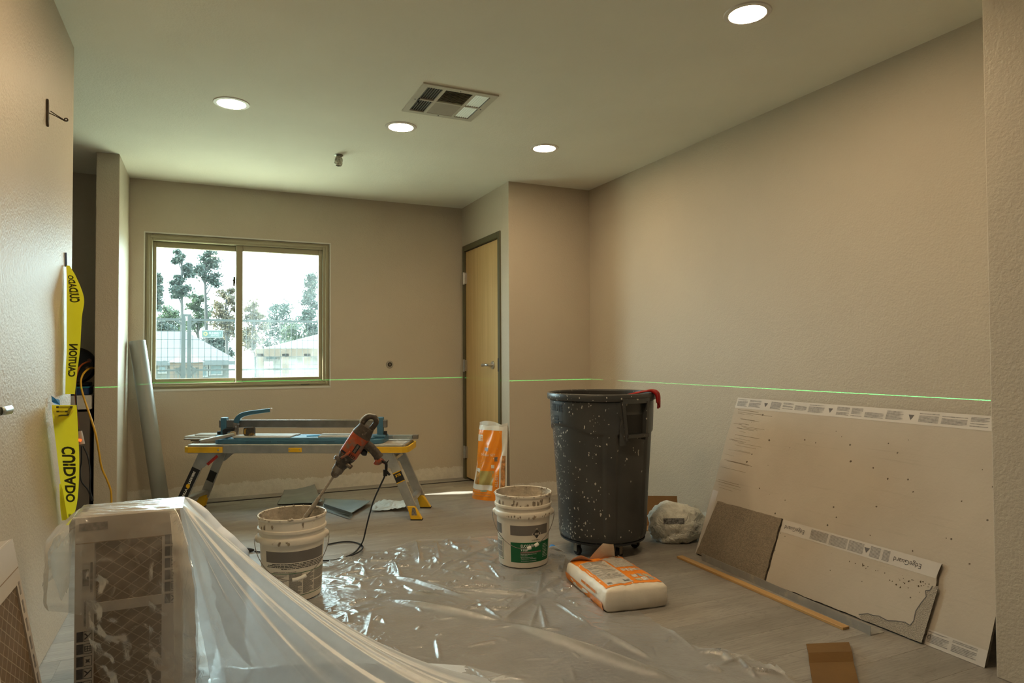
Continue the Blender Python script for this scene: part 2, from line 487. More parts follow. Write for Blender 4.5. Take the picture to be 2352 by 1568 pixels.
def lever(parent, x, y, z, sy, mt, sx=-1.0):
    """round rose with lever; sx = side of the door face, sy = direction the lever points along Y"""
    r = MB().lathe([(0, 0), (0.033, 0), (0.033, 0.006), (0.028, 0.011), (0.012, 0.012), (0.011, 0.05), (0, 0.05)], 28)
    r.xf(Matrix.Rotation(sx*PI/2, 4, 'Y')); r.xf(Matrix.Translation((x, y, z)))
    ro = r.build('lever_rose', mt, parent, smooth='auto')
    pts = spline([(x+sx*0.045, y, z), (x+sx*0.056, y+sy*0.02, z+0.001), (x+sx*0.056, y+sy*0.06, z), (x+sx*0.052, y+sy*0.118, z-0.002)], 6)
    g = MB(); v = []; n = 10
    for i, p in enumerate(pts):
        t = i/(len(pts)-1); ry, rx = 0.011+0.001*t, 0.009-0.002*t
        for k in range(n):
            a = 2*PI*k/n
            v.append((p.x+rx*math.cos(a) if i > 4 else p.x+rx*math.cos(a)*0.8, p.y+(ry*math.cos(a)*0.9 if i < 4 else 0), p.z+ry*math.sin(a)*1.0))
    f = [(i*n+k, i*n+(k+1)%n, (i+1)*n+(k+1)%n, (i+1)*n+k) for i in range(len(pts)-1) for k in range(n)]
    f += [tuple(range(n-1, -1, -1)), tuple((len(pts)-1)*n+k for k in range(n))]
    g.add(v, f); g.build('lever_handle', mt, ro, smooth='auto')
lever(leaf, 0.004, 5.005, 1.02, 1.0, M_STEEL)
m = MB().box(-0.0128, -0.0118, OY0+0.02, OY0+0.045, 0.97, 1.075); m.build('strike_plate', M_BLACK, d)

# ---- second door, in the left wall beside the camera (only its lever reaches into the picture)
d2 = bpy.data.objects.new('door_2', None); COL.objects.link(d2); struct(d2); d2.location = (XL, 0, 0)
m = MB()
for (y0, y1, z0, z1) in ((DY0+0.002, DY0+0.05, 0, DH-0.002), (DY1-0.05, DY1-0.002, 0, DH-0.002), (DY0+0.05, DY1-0.05, DH-0.05, DH-0.002)):
    m.box(-0.125, 0.012, y0, y1, z0, z1)
m.build('door_frame', M_DOORFRAME, d2, bevel=0.003)
leaf2 = MB().box(-0.046, -0.004, DY0+0.054, DY1-0.054, 0.018, DH-0.056).build('door_leaf', M_MAPLE, d2, bevel=0.002)
lever(leaf2, 0.0, DY1-0.048, 0.952, 1.0, mat('satin_lever', (0.50, 0.55, 0.55), 0.3, 0.8), 1.0)

# ---- recessed ceiling lights
def emission(name, col, s):
    m, nt, p, out = nmat(name); nt.nodes.remove(p)
    e = nt.nodes.new('ShaderNodeEmission'); e.inputs[0].default_value = c4(col); e.inputs[1].default_value = s
    L(nt, e.outputs[0], out.inputs[0]); return m
M_LAMP = emission('led_diffuser', LAMP_COL, LAMP_W)
M_TRIM = mat('lamp_trim_white', (0.75, 0.72, 0.66), 0.45, var=0.02)
LAMPS = [(0.112, 3.822, 'round ceiling downlight nearest the hall opening and the window'),
         (1.03, 3.816, 'round ceiling downlight just beyond the square air vent'),
         (1.988, 3.835, 'round ceiling downlight in front of the closet corner'),
         (1.942, 1.993, 'large round ceiling downlight above the leaning cement board'),
         (0.112, 1.993, 'round ceiling downlight over the cartons by the left wall'),
         (1.03, 1.993, 'round ceiling downlight over the middle of the plastic sheet')]
for (lx, ly, lab) in LAMPS:
    t = thing('ceiling_light', lab, 'ceiling light', (lx, ly, CEIL), 0, 'recessed ceiling lights')
    MB().lathe([(0.071, -0.0045), (0.072, -0.006), (0.089, -0.004), (0.092, 0.0), (0.071, 0.0)], 48).build('trim_ring', M_TRIM, t, smooth='auto')
    MB().lathe([(0, -0.0045), (0.071, -0.0045), (0.071, -0.001)], 48).build('diffuser', M_LAMP, t)

# ---- ceiling air vent
v = thing('air_vent', 'square white metal ceiling air vent with louvred quarters', 'air vent', (1.166, 3.35, CEIL))
M_VENT = mat('vent_paint', (0.56, 0.545, 0.46), 0.5, var=0.03)
M_VDARK = mat('vent_duct_dark', (0.012, 0.012, 0.009), 0.9)
m = MB(); H = 0.2025
ix, iy = H-0.032, H-0.034                       # inner opening
def vbar(x0, x1, y0, y1): m.box(x0, x1, y0, y1, -0.008, 0)
vbar(-H, H, -H, -iy); vbar(-H, H, iy, H); vbar(-H, -ix, -iy, iy); vbar(ix, H, -iy, iy)
vbar(-0.088, -0.072, -iy, iy); vbar(0.072, 0.088, -iy, iy)
vbar(-ix, -0.088, -0.007, 0.007); vbar(-0.072, 0.072, -0.006, 0.006); vbar(0.088, ix, -0.007, 0.007)
m.build('vent_frame', M_VENT, v)
MB().box(-ix, ix, -iy, iy, -0.001, 0.0).build('duct_shadow', M_VDARK, v)
M_VLIT = mat('vent_louvre_lit', (0.78, 0.77, 0.66), 0.45, var=0.02)  # lighter than the frame: the light these blades catch is in the colour
for (y0, y1) in ((-iy+0.002, -0.008), (0.008, iy-0.002)):
    for k in range(6):
        x = -0.088-0.082*(k+0.9)/6.4                # thin upright vanes on one side
        MB().box(x-0.0009, x+0.0009, y0, y1, -0.0045, -0.001).build('louvre', mat('vent_vane_shaded', (0.30, 0.29, 0.24), 0.5), v)  # vane colour darkened to deepen the shade on this side
        x = 0.088+0.080*(k+0.55)/6.2                # broad tilted blades on the other
        MB().add([(x+0.0036, y0, -0.0070), (x+0.0036, y1, -0.0070), (x-0.0036, y1, -0.0015), (x-0.0036, y0, -0.0015),
                  (x+0.0041, y0, -0.0066), (x+0.0041, y1, -0.0066), (x-0.0031, y1, -0.0010), (x-0.0031, y0, -0.0010)],
                 [(0, 3, 2, 1), (4, 5, 6, 7), (0, 1, 5, 4), (2, 3, 7, 6), (1, 2, 6, 5), (0, 4, 7, 3)]).build('louvre', M_VLIT, v)
M_VLIFT = mat('vent_louvre_lifted', (0.75, 0.72, 0.58), 0.5)  # colour lightened to make up for weak light on these louvres
for k in range(11):
    yy = -iy+0.004+k*0.0142
    MB().add([(-0.071, yy, -0.0080), (0.071, yy, -0.0080), (0.071, yy+0.0075, -0.0015), (-0.071, yy+0.0075, -0.0015)], [(0, 1, 2, 3)]).build('louvre', M_VLIFT, v)
MB().box(-0.071, 0.071, 0.008, iy-0.002, -0.0072, -0.002).build('deflector_plate', mat('vent_plate', (0.40, 0.37, 0.31), 0.5), v)
m = MB().box(-0.172, -0.166, -0.02, 0.02, -0.014, -0.008); m.box(-0.17, -0.16, 0.012, 0.022, -0.02, -0.008)
m.build('damper_lever', M_BLACK, v)
for (sx, sy) in ((0.0, -H+0.022), (0.0, H-0.02), (-H+0.018, 0.005), (H-0.02, 0.005)):
    MB().lathe([(0, -0.0092), (0.004, -0.009), (0.004, -0.008)], 10, (sx, sy, 0)).build('screw', M_BLACK, v)
# ================================================================== ceiling and wall fittings
t = thing('sprinkler_head', 'small sprinkler head wrapped in clear film on the ceiling', 'sprinkler', (0.794, 4.519, CEIL))
MB().lathe([(0, 0), (0.028, 0), (0.030, -0.004), (0.018, -0.010), (0.016, -0.012), (0, -0.012)], 20).build('escutcheon', mat('sprinkler_grey', (0.23, 0.24, 0.21), 0.35, 0.6), t, smooth='auto')
m = MB()
rs = random.Random(3)
def wrap(u, v_):
    a = 2*PI*u; r = 0.017+0.010*math.sin(PI*v_)*(0.6+0.4*math.sin(5*a+9*v_))+0.004*math.sin(11*a-7*v_)
    return (r*math.cos(a), r*math.sin(a), -0.011-0.062*v_)
m.grid(wrap, 22, 8); m.build('film_wrap', mat('wrap_film', (0.55, 0.58, 0.50), 0.2, 0.3, var=0.4, vscale=60), t)
m = MB()
for s in (-1, 1): m.tube(spline([(s*0.006, 0, -0.012), (s*0.016, 0, -0.035), (s*0.005, 0, -0.060)], 5), 0.0025, 6)
m.lathe([(0, -0.060), (0.016, -0.060), (0.016, -0.063), (0, -0.063)], 14)
m.build('deflector', mat('sprinkler_dark', (0.06, 0.065, 0.055), 0.4, 0.5), t)

t = thing('pipe_outlet', 'round grey pipe outlet set in the wall beside the window', 'pipe outlet', (1.439, YF, 1.025))
R90 = Matrix.Rotation(PI/2, 4, 'X')
MB().lathe([(0.018, 0.004), (0.020, 0.008), (0.031, 0.006), (0.033, 0)], 26).xf(R90).build('collar', mat('outlet_grey', (0.32, 0.29, 0.235), 0.5), t, smooth='auto')
MB().lathe([(0, 0.003), (0.0185, 0.003), (0.0185, 0.006)], 22).xf(R90).build('recess', mat('outlet_dark', (0.035, 0.03, 0.022), 0.7), t)
MB().lathe([(0, 0.012), (0.009, 0.012), (0.010, 0.003)], 14).xf(R90).build('pipe_stub', mat('outlet_stub', (0.20, 0.17, 0.12), 0.4, 0.4), t, smooth='auto')

t = thing('wall_bracket', 'small dark metal bracket with bent wire arm high on the wall', 'bracket', (XL, 2.872, 1.975))
M_BRK = mat('bracket_metal', (0.085, 0.065, 0.045), 0.4, 0.6, var=0.5, vscale=40)
poly = [(-0.010, 0.085), (0.004, 0.068), (0.012, 0.05), (0.012, -0.01), (0.022, -0.028), (0.012, -0.05), (0.013, -0.085), (0.004, -0.088), (-0.012, -0.058), (-0.010, 0.0)]
poly = [(x*0.58, y*0.58) for x, y in poly]
b = MB(); b.prism(poly, 0.0, 0.008); b.xf(Matrix(((0, 0, 1, 0), (1, 0, 0, 0), (0, 1, 0, 0), (0, 0, 0, 1))))
b.build('bracket_plate', M_BRK, t, bevel=0.0015)
b = MB(); b.tube(spline([(0.006, 0.0, 0.0), (0.028, 0.014, -0.006), (0.052, 0.026, -0.016)], 5), 0.0018, 8)
b.tube(spline([(0.012, 0.005, 0.008), (0.03, 0.016, -0.002), (0.052, 0.026, -0.013)], 5), 0.0018, 8)
b.build('wire_arm', M_BRK, t)
b = MB(); b.lathe([(0.004, -0.004), (0.012, -0.004), (0.012, 0.004), (0.004, 0.004), (0.004, -0.004)], 16); b.xf(Matrix.Rotation(PI/2, 4, 'X')); b.xf(Matrix.Translation((0.056, 0.028, -0.010)) @ Matrix.Scale(0.6, 4))
b.build('wire_eye', M_BRK, t)

# ================================================================== buckets
M_BUCK = mat('bucket_white', (0.74, 0.68, 0.58), 0.42, var=0.06, vscale=10, dirt=(0.42, 0.36, 0.28), dscale=28, dlo=0.66, dhi=0.72)
M_MORTAR = mat('dried_mortar', (0.46, 0.40, 0.32), 0.9, var=0.3, vscale=14, bump=0.6, bscale=40, dirt=(0.16, 0.12, 0.08), dscale=9, dlo=0.6, dhi=0.75)
M_LGREY = mat('label_grey', (0.155, 0.14, 0.125), 0.5, var=0.05)
M_LGREEN = mat('label_green', (0.0, 0.115, 0.035), 0.45, var=0.05)
M_LTEXT = mat('label_text_black', (0.03, 0.03, 0.03), 0.6)
M_LWHITE = mat('label_text_white', (0.8, 0.8, 0.76), 0.5)
M_LSMALL = mat('label_small_print', (0.27, 0.25, 0.22), 0.6, var=0.5, vscale=300)
M_WIRE = mat('bucket_wire', (0.14, 0.125, 0.11), 0.45, 0.5)
BPROF = [(0, 0.004), (0.118, 0.004), (0.122, 0), (0.128, 0.003), (0.1295, 0.01), (0.1405, 0.245), (0.1415, 0.252), (0.1505, 0.255), (0.1525, 0.262), (0.1525, 0.276),
         (0.149, 0.281), (0.1445, 0.284), (0.145, 0.300), (0.1515, 0.303), (0.1525, 0.309), (0.1515, 0.315), (0.1465, 0.318), (0.1475, 0.352), (0.151, 0.355), (0.1525, 0.362), (0.1515, 0.368), (0.149, 0.370), (0.146, 0.368), (0.145, 0.35)]
def rb(z): return 0.1295+(0.1405-0.1295)*(z-0.01)/0.235
def cyl_patch(mb, a0, a1, z0, z1, eps=0.0007, n=None):
    """label patch on the bucket wall; angle 0 faces the camera, + to the right (degrees)"""
    n = n or max(2, int(abs(a1-a0)/4))
    def fn(u, v_):
        a = math.radians(a0+(a1-a0)*u); z = z0+(z1-z0)*v_; r = rb(z)+eps
        return (r*math.sin(a), -r*math.cos(a), z)
    mb.grid(fn, n, 1)
def cyl_text(mb, s, h, ac, zc, eps=0.0014, **kw):
    V, F = text_geo(s, h, **kw)
    out = []
    for p in V:
        z = zc+p.y; a = math.radians(ac)+p.x/0.136; r = rb(z)+eps
        out.append((r*math.sin(a), -r*math.cos(a), z))
    mb.add(out, F)
def bucket(loc, label, rot=0.0, tilt=None):
    t = thing('bucket', label, 'bucket', loc, face_rot(loc[0], loc[1])+rot, 'five gallon buckets')
    body = MB().lathe(BPROF, 72).build('bucket_body', M_BUCK, t, smooth='auto')
    MB().lathe([(0.1455, 0.366), (0.1445, 0.35), (0.1385, 0.255), (0.127, 0.02), (0.12, 0.012), (0, 0.012)], 64).build('bucket_inside', M_MORTAR, t, smooth=True)
    # mortar crust along the rim
    m = MB(); rs = random.Random(loc[0])
    for k in range(46):
        a = rs.uniform(0, 2*PI); s = rs.uniform(0.003, 0.0085); r = 0.1485+rs.uniform(-0.003, 0.003)
        c = Vector((r*math.cos(a), r*math.sin(a), 0.369+rs.uniform(-0.006, 0.001)))
        n = 6; v = [c+Vector((0, 0, s*0.7))]
        for i in range(n): v.append(c+Vector((s*1.3*math.cos(2*PI*i/n)*rs.uniform(.6, 1.2), s*1.3*math.sin(2*PI*i/n)*rs.uniform(.6, 1.2), -s*0.2)))
        v.append(c+Vector((0, 0, -s)))
        m.add(v, [(0, 1+i, 1+(i+1) % n) for i in range(n)]+[(n+1, 1+(i+1) % n, 1+i) for i in range(n)])
    tag(m.build('mortar_crust', M_MORTAR, t, smooth=True), kind='stuff')
    for s in (-1, 1):
        b = MB().lathe([(0, 0), (0.02, 0), (0.021, 0.004), (0.012, 0.014), (0.008, 0.016), (0, 0.016)], 18)
        b.xf(Matrix.Rotation(s*PI/2, 4, 'Y')); b.xf(Matrix.Translation((s*0.146, 0, 0.264))); b.build('handle_ear', M_BUCK, t, smooth='auto')
    return t
def drips(t, zone, n, seed, mt):
    """smears of dried mortar running down the outside"""
    m = MB(); rs = random.Random(seed)
    for k in range(n):
        a = rs.uniform(*zone); z = rs.uniform(0.31, 0.352); l = rs.uniform(0.012, 0.04); w = rs.uniform(1.0, 3.0)
        if rs.random() < 0.35: z = rs.uniform(0.262, 0.276); l = rs.uniform(0.006, 0.014)
        pts = []
        for i in range(5):
            f = i/4; rad = 0.1535 if z < 0.28 else (0.1482+0.0003)
            for sgn in (-1, 1):
                aa = math.radians(a+sgn*w*(0.5+0.5*math.sin(PI*min(1, f+0.15)))*rs.uniform(.6, 1.1)); zz = z-l*f
                if zz < 0.319 and z > 0.28: zz = 0.319
                pts.append((rad*math.sin(aa), -rad*math.cos(aa), zz))
        m.add(pts, [(2*i, 2*i+2, 2*i+3, 2*i+1) for i in range(4)])
    tag(m.build('mortar_smears', mt, t), kind='stuff')
M_SMEAR = mat('mortar_smear', (0.26, 0.215, 0.16), 0.9, var=0.4, vscale=60)

# bucket with the green label
BBP = (1.531, 3.225, 0.004)
bb = bucket(BBP, 'white bucket with green printed label holding wet mortar')
drips(bb, (-60, 70), 44, 5, M_SMEAR)
m = MB(); cyl_patch(m, -29, 62, 0.168, 0.218); cyl_patch(m, -100, -54, 0.168, 0.218); m.build('grey_band', M_LGREY, bb)
m = MB(); cyl_patch(m, -29, 72, 0.030, 0.132); gp = m.build('green_panel', M_LGREEN, bb)
for (s_, h_, a_, z_, w_, b_) in (('EUCOREPAIR', 0.0150, 13.5, 0.1155, 0.090, 0.016), ('V100', 0.0150, 1.5, 0.0965, 0.036, 0.016)):
    m = MB(); cyl_text(m, s_, h_, a_, z_, width=w_, bold=b_); m.build('label_title', M_LWHITE, gp)
m = MB()
cyl_text(m, 'Mortero para Reparacion Vertical', 0.0062, 12, 0.0725, width=0.084)
cyl_text(m, 'y Sobre Cabeza', 0.0062, 1.5, 0.0655, width=0.036)
cyl_text(m, 'Mortier de Reparation Pour', 0.0062, 8, 0.0565, width=0.066)
cyl_text(m, 'Applications Verticales', 0.0062, 12, 0.0495, width=0.084)
cyl_text(m, '46 POUNDS (21 KILOGRAMS)', 0.0058, 12, 0.038, width=0.084)
for k in range(9): cyl_patch(m, 47, 66-(k % 3)*4, 0.05+k*0.008, 0.0515+k*0.008, 0.0014, 5)
tag(m.build('label_lettering', M_LWHITE, gp), kind='stuff')
m = MB(); cyl_patch(m, -6.5, 42, 0.078, 0.087, 0.0013); sb = m.build('label_stripe', mat('label_brown', (0.19, 0.12, 0.10), 0.5), gp)
m = MB(); cyl_text(m, 'Vertical/Overhead Repair Mortar', 0.0055, 15, 0.0825, 0.002, width=0.088); m.build('stripe_lettering', mat('label_pink', (0.55, 0.42, 0.38), 0.5), sb)
m = MB()
def cyl_poly(mb, pts, ac, zc, eps):
    o = []
    for (x, y) in pts:
        a = math.radians(ac)+x/0.138; z = zc+y; r = rb(z)+eps; o.append((r*math.sin(a), -r*math.cos(a), z))
    mb.add(o, [tuple(range(len(o)))])
cyl_poly(m, [(-0.027, 0), (0, -0.03), (0.027, 0), (0, 0.03)], 30, 0.174, 0.0012); em = m.build('emblem_ground', M_BUCK, bb)
m = MB(); cyl_poly(m, [(-0.020, 0), (0, -0.023), (0.020, 0), (0, 0.023)], 30, 0.174, 0.0018); em2 = m.build('emblem_diamond', M_LTEXT, em)
m = MB()
for k in (-1, 0, 1):
    cyl_poly(m, [(k*0.009-0.003, -0.006), (k*0.009+0.003, -0.006), (k*0.009+0.003, 0.006), (k*0.009-0.003, 0.006)], 30, 0.174, 0.0024)
m.build('emblem_letters', mat('label_beige', (0.45, 0.42, 0.35)), em)
m = MB(); cyl_text(m, 'EUCLID CHEMICAL', 0.0048, 28, 0.1435, width=0.046, bold=0.02); m.build('maker_lettering', M_LTEXT, bb)
m = MB()
for (a0, a1, z0, z1) in ((-100, -50, 0.1385, 0.1405), (-100, -50, 0.036, 0.0385), (-51, -50, 0.036, 0.1405)): cyl_patch(m, a0, a1, z0, z1, 0.0009)
m.build('green_border', M_LGREEN, bb)
m = MB()
for (z0, z1) in ((0.105, 0.128), (0.075, 0.102), (0.045, 0.072)): cyl_patch(m, -100, -54, z0, z1, 0.0009)
tag(m.build('small_print', M_LSMALL, bb), kind='stuff')
def hang_wire(t, drop, grip_at, side=1):
    pts = []
    n = 26
    for i in range(n+1):
        a = PI*i/n
        pts.append((-0.163*math.cos(a), -0.035*math.sin(a)-0.135*max(0.0, math.sin(a))**0.8, 0.262-drop*max(0.0, math.sin(a))**1.3))
    MB().tube(pts, 0.0018, 6).build('handle_wire', M_WIRE, t)
    for (i0, i1) in grip_at:
        MB().tube(pts[i0:i1+1], 0.0085, 10).build('handle_grip', M_WHITEPL, t)
hang_wire(bb, 0.150, [(14, 15), (16, 17)])
# wet mortar surface inside
def wet(u, v_):
    a = 2*PI*u; r = 0.1375*v_
    return (r*math.cos(a), r*math.sin(a), 0.262+0.022*math.exp(-((r*math.cos(a)-0.03)/0.07)**2-((r*math.sin(a))/0.1)**2)+0.006*math.sin(3*a)*v_)
m = MB().grid(wet, 40, 10); m.build('mortar_fill', mat('wet_mortar', (0.52, 0.47, 0.38), 0.5, bump=0.3, bscale=30), bb, smooth=True)

# bucket with the mixing drill
BAP = (0.362, 3.245, 0.004)
ba = bucket(BAP, 'mortar crusted white bucket with the mixing drill standing in it', 0.0)
drips(ba, (-80, 80), 10, 9, M_SMEAR)
m = MB(); cyl_patch(m, -52, 70, 0.178, 0.226); m.build('grey_band', M_LGREY, ba)
m = MB()
for k, (a0, a1) in enumerate(((-38, 70), (-48, 74), (-50, 66), (-20, 64))):
    z = 0.170-k*0.0068
    x = a0
    rs = random.Random(k)
    while x < a1:
        w = rs.uniform(3, 9); cyl_patch(m, x, min(a1, x+w), z, z+0.0032, 0.0009, 3); x += w+0.9
cyl_text(m, 'EUCOREPAIR V100 - MORTAR - PUT MIX INTO WATER', 0.0045, -14, 0.136, width=0.1, bold=0.02)
tag(m.build('small_print', M_LTEXT, ba), kind='stuff')
m = MB()
for (a0, a1, z0, z1) in ((-51, 78, 0.1285, 0.131), (-51, 78, 0.028, 0.0305), (-51, -50, 0.028, 0.131)): cyl_patch(m, a0, a1, z0, z1, 0.0009)
m.build('green_border', M_LGREEN, ba)
m = MB()
for (a0, a1, z0, z1) in ((-6, 18, 0.032, 0.127), (20, 42, 0.032, 0.118), (44, 78, 0.085, 0.127), (44, 78, 0.034, 0.082)):
    rs = random.Random(int(a0*7)); z = z1
    while z > z0+0.004:
        cyl_patch(m, a0, a1-rs.choice((0, 0, 0, 3, 8)), z-0.0024, z, 0.0009, 5); z -= 0.0036
for k in range(9): cyl_patch(m, -44, -10-(k % 4)*5, 0.121-k*0.006, 0.1235-k*0.006, 0.0009, 5)
tag(m.build('small_print', M_LSMALL, ba), kind='stuff')
hang_wire(ba, 0.150, [(13, 16)])

# ================================================================== mixing drill standing in the bucket
A0 = at_depth(767, 1092, 3.15); A1 = at_depth(862, 952, 3.15)
ax = (A1-A0).normalized(); toC = (CAMO-A0).normalized(); toC = (toC-ax*toC.dot(ax)).normalized(); sx_ = toC.cross(ax).normalized()
if sx_.dot(_r) < 0: sx_ = -sx_
DM = Matrix(((sx_.x, toC.x, ax.x, A0.x), (sx_.y, toC.y, ax.y, A0.y), (sx_.z, toC.z, ax.z, A0.z), (0, 0, 0, 1)))
drill = thing('mixing_drill', 'dirty orange and black mixing drill with long paddle rod standing in the bucket', 'drill', tuple(on_z(735, 1362, 0)))
drill.location = (BAP[0], BAP[1], 0)
DL = Matrix.Translation((-BAP[0], -BAP[1], 0)) @ DM
M_ORG = mat('drill_orange', (0.42, 0.075, 0.022), 0.5, var=0.25, vscale=30, dirt=(0.20, 0.13, 0.09), dscale=26, dlo=0.5, dhi=0.62)
M_DDARK = mat('drill_dark', (0.055, 0.043, 0.032), 0.6, var=0.5, vscale=40, dirt=(0.26, 0.21, 0.16), dscale=34, dlo=0.56, dhi=0.66)
M_DMET = mat('drill_metal', (0.20, 0.17, 0.14), 0.4, 0.6, var=0.4, vscale=50, dirt=(0.12, 0.09, 0.06), dscale=30, dlo=0.5, dhi=0.6)
M_ROD = mat('mortared_rod', (0.33, 0.28, 0.22), 0.8, var=0.3, vscale=30, bump=0.5, bscale=80)
def dp(mb, name, mt, parent=None, **kw): return mb.xf(DL).build(name, mt, parent or drill, **kw)
rod = dp(MB().tube([(0, 0, -0.40), (0, 0, 0.01)], 0.0065, 12), 'paddle_rod', M_ROD, smooth='auto')
m = MB().tube([(0, 0, -0.40), (0, 0, -0.22), (0, 0, -0.13), (0, 0, -0.115)], [0.013, 0.012, 0.009, 0.007], 12); dp(m, 'mortar_coat', M_ROD, rod, smooth=True)
m = MB()
for k in range(3):
    a = 2*PI*k/3
    m.tube(spline([(0.006*math.cos(a), 0.006*math.sin(a), -0.33), (0.05*math.cos(a+.5), 0.05*math.sin(a+.5), -0.36), (0.006*math.cos(a+1), 0.006*math.sin(a+1), -0.40)], 5), 0.005, 6)
dp(m, 'paddle', M_ROD, rod)
ch = dp(MB().lathe([(0, -0.004), (0.013, -0.004), (0.019, 0.004), (0.021, 0.018), (0.021, 0.022), (0.026, 0.024), (0.027, 0.052), (0.022, 0.056), (0, 0.056)], 18), 'chuck', M_DMET, smooth='auto')
m = MB().lathe([(0, 0.05), (0.026, 0.05), (0.031, 0.062), (0.034, 0.09), (0.041, 0.105), (0.043, 0.125), (0, 0.125)], 20); gb = dp(m, 'gearbox', M_DDARK, smooth='auto')
for s in (-1, 1):
    b = MB().tube([(s*0.02, 0.02, 0.085), (s*0.045, 0.03, 0.085)], 0.011, 12); b.tube([(s*0.045, 0.03, 0.085), (s*0.047, 0.0305, 0.085)], 0.005, 10); dp(b, 'side_handle_boss', M_DMET, gb, smooth='auto')
def ell(mb, z0, z1, rx0, ry0, rx1, ry1, n=24, k=8, p=2.6):
    def fn(u, v_):
        a = 2*PI*u; c, s = math.cos(a), math.sin(a); e = 2/p
        rx = rx0+(rx1-rx0)*v_; ry = ry0+(ry1-ry0)*v_
        return (rx*math.copysign(abs(c)**e, c), ry*math.copysign(abs(s)**e, s), z0+(z1-z0)*v_)
    mb.grid(fn, n, k)
    for z, rx, ry in ((z0, rx0, ry0), (z1, rx1, ry1)):
        mb.add([(rx*math.copysign(abs(math.cos(2*PI*i/n))**(2/p), math.cos(2*PI*i/n)), ry*math.copysign(abs(math.sin(2*PI*i/n))**(2/p), math.sin(2*PI*i/n)), z) for i in range(n)], [tuple(range(n))])
    return mb
dp(ell(MB(), 0.122, 0.232, 0.044, 0.040, 0.046, 0.042), 'motor_housing', M_ORG, smooth='auto')
mh2 = dp(ell(MB(), 0.230, 0.280, 0.047, 0.043, 0.036, 0.034), 'rear_housing', M_DDARK, smooth='auto')
m = MB()
for k in range(5): m.box(-0.004+k*0.0085, -0.0005+k*0.0085, 0.0385, 0.0425, 0.128, 0.140)
dp(m, 'vent_slots', M_BLACK)
m = MB().box(0.006, 0.026, 0.0405, 0.0432, 0.152, 0.196); pl = dp(m, 'name_plate', M_BLACK, bevel=0.0008)
V, F = text_geo('RIDGID', 0.010, width=0.038, bold=0.02)
m = MB().add([(0.016-p.y*0.9, 0.0436, 0.174+p.x) for p in V], F); dp(m, 'plate_lettering', mat('drill_plate_grey', (0.25, 0.22, 0.19)), pl)
m = MB().box(-0.038, -0.014, 0.034, 0.0395, 0.126, 0.134); dp(m, 'slot', M_BLACK)
m = MB().tube(spline([(-0.018, 0.040, 0.10), (-0.004, 0.045, 0.13), (0.0, 0.043, 0.15)], 5), 0.006, 8); dp(m, 'side_ridge', M_ORG, smooth=True)
dh = dp(MB().tube(spline([(-0.024, 0, 0.272), (-0.028, 0, 0.290), (-0.020, 0, 0.320), (0.002, 0, 0.334), (0.022, 0, 0.322), (0.024, 0, 0.295), (0.020, 0, 0.272)], 6), [0.013]*37, 12), 'spade_handle', M_DDARK, smooth=True)
dp(MB().tube(spline([(-0.037, 0.006, 0.276), (-0.041, 0.006, 0.295), (-0.030, 0.006, 0.330), (0.002, 0.006, 0.347)], 6), 0.004, 8), 'handle_edge', mat('handle_pale', (0.5, 0.5, 0.46), 0.4), dh, smooth=True)
gp_ = [(0.030, 0, 0.205), (0.065, 0, 0.205), (0.100, 0, 0.197), (0.130, 0, 0.186)]
m = MB().tube(spline(gp_, 6), [0.024]*4+[0.022]*4+[0.0205]*4+[0.021]*4+[0.023]*3, 14); grip = dp(m, 'pistol_grip', M_DDARK, smooth='auto')
m = MB().tube(spline([(0.120, 0, 0.168), (0.131, 0, 0.170), (0.138, 0, 0.186)], 4), 0.0215, 12); dp(m, 'grip_butt', M_ORG, grip, smooth='auto')
m = MB().tube(spline([(0.044, 0, 0.170), (0.058, 0, 0.168), (0.070, 0, 0.172)], 4), [0.012, 0.014, 0.015, 0.015, 0.015, 0.014, 0.013, 0.012, 0.010], 10); dp(m, 'trigger', M_BLACK, grip, smooth=True)
gend = DM @ Vector((0.142, 0, 0.176))
strain = [gend, at_depth(886, 1063, 3.14), at_depth(887, 1078, 3.15)]
off = Vector((BAP[0], BAP[1], 0))
MB().tube([p-off for p in spline(strain, 5)], 0.0065, 8).build('strain_relief', M_BLACKRUB, drill, smooth=True)
cd = [at_depth(887, 1076, 3.15), at_depth(884, 1092, 3.18), at_depth(872, 1118, 3.28), at_depth(858, 1150, 3.42), at_depth(849, 1180, 3.55), at_depth(841, 1212, 3.66), at_depth(835, 1238, 3.75)]
fl_ = [on_z(828, 1252, 0.006), on_z(812, 1270, 0.008), on_z(783, 1282, 0.006), on_z(752, 1287, 0.007), on_z(705, 1284, 0.006), on_z(640, 1272, 0.006), on_z(585, 1266, 0.006)]
MB().tube([p-off for p in spline(cd+fl_, 7)], 0.0042, 8).build('power_cord', M_BLACKRUB, drill, smooth=True)
lp = [on_z(752, 1250, 0.006), on_z(786, 1244, 0.006), on_z(815, 1245, 0.006), on_z(833, 1254, 0.006), on_z(826, 1266, 0.016), on_z(803, 1277, 0.017)]
MB().tube([p-off for p in spline(lp, 7)], 0.0042, 8).build('power_cord', M_BLACKRUB, drill, smooth=True)
m = MB(); c0 = at_depth(885, 1084, 3.165)-off
m.tube([c0+Vector((0, 0, 0.012)), c0-Vector((0, 0, 0.018))], 0.010, 8); m.tube([c0+Vector((0.0, 0, 0.01)), c0+_r*0.022+Vector((0, 0, -0.014))], 0.006, 6)
m.tube([at_depth(886, 1066, 3.14)-off, at_depth(893, 1056, 3.14)-off], [0.005, 0.001], 6)
tag(m.build('cable_tie', M_BLACKRUB, drill), kind='stuff')
t = thing('cord_plug', 'black cord plug lying on the floor behind the crusted bucket', 'plug', tuple(on_z(583, 1268, 0.0)))
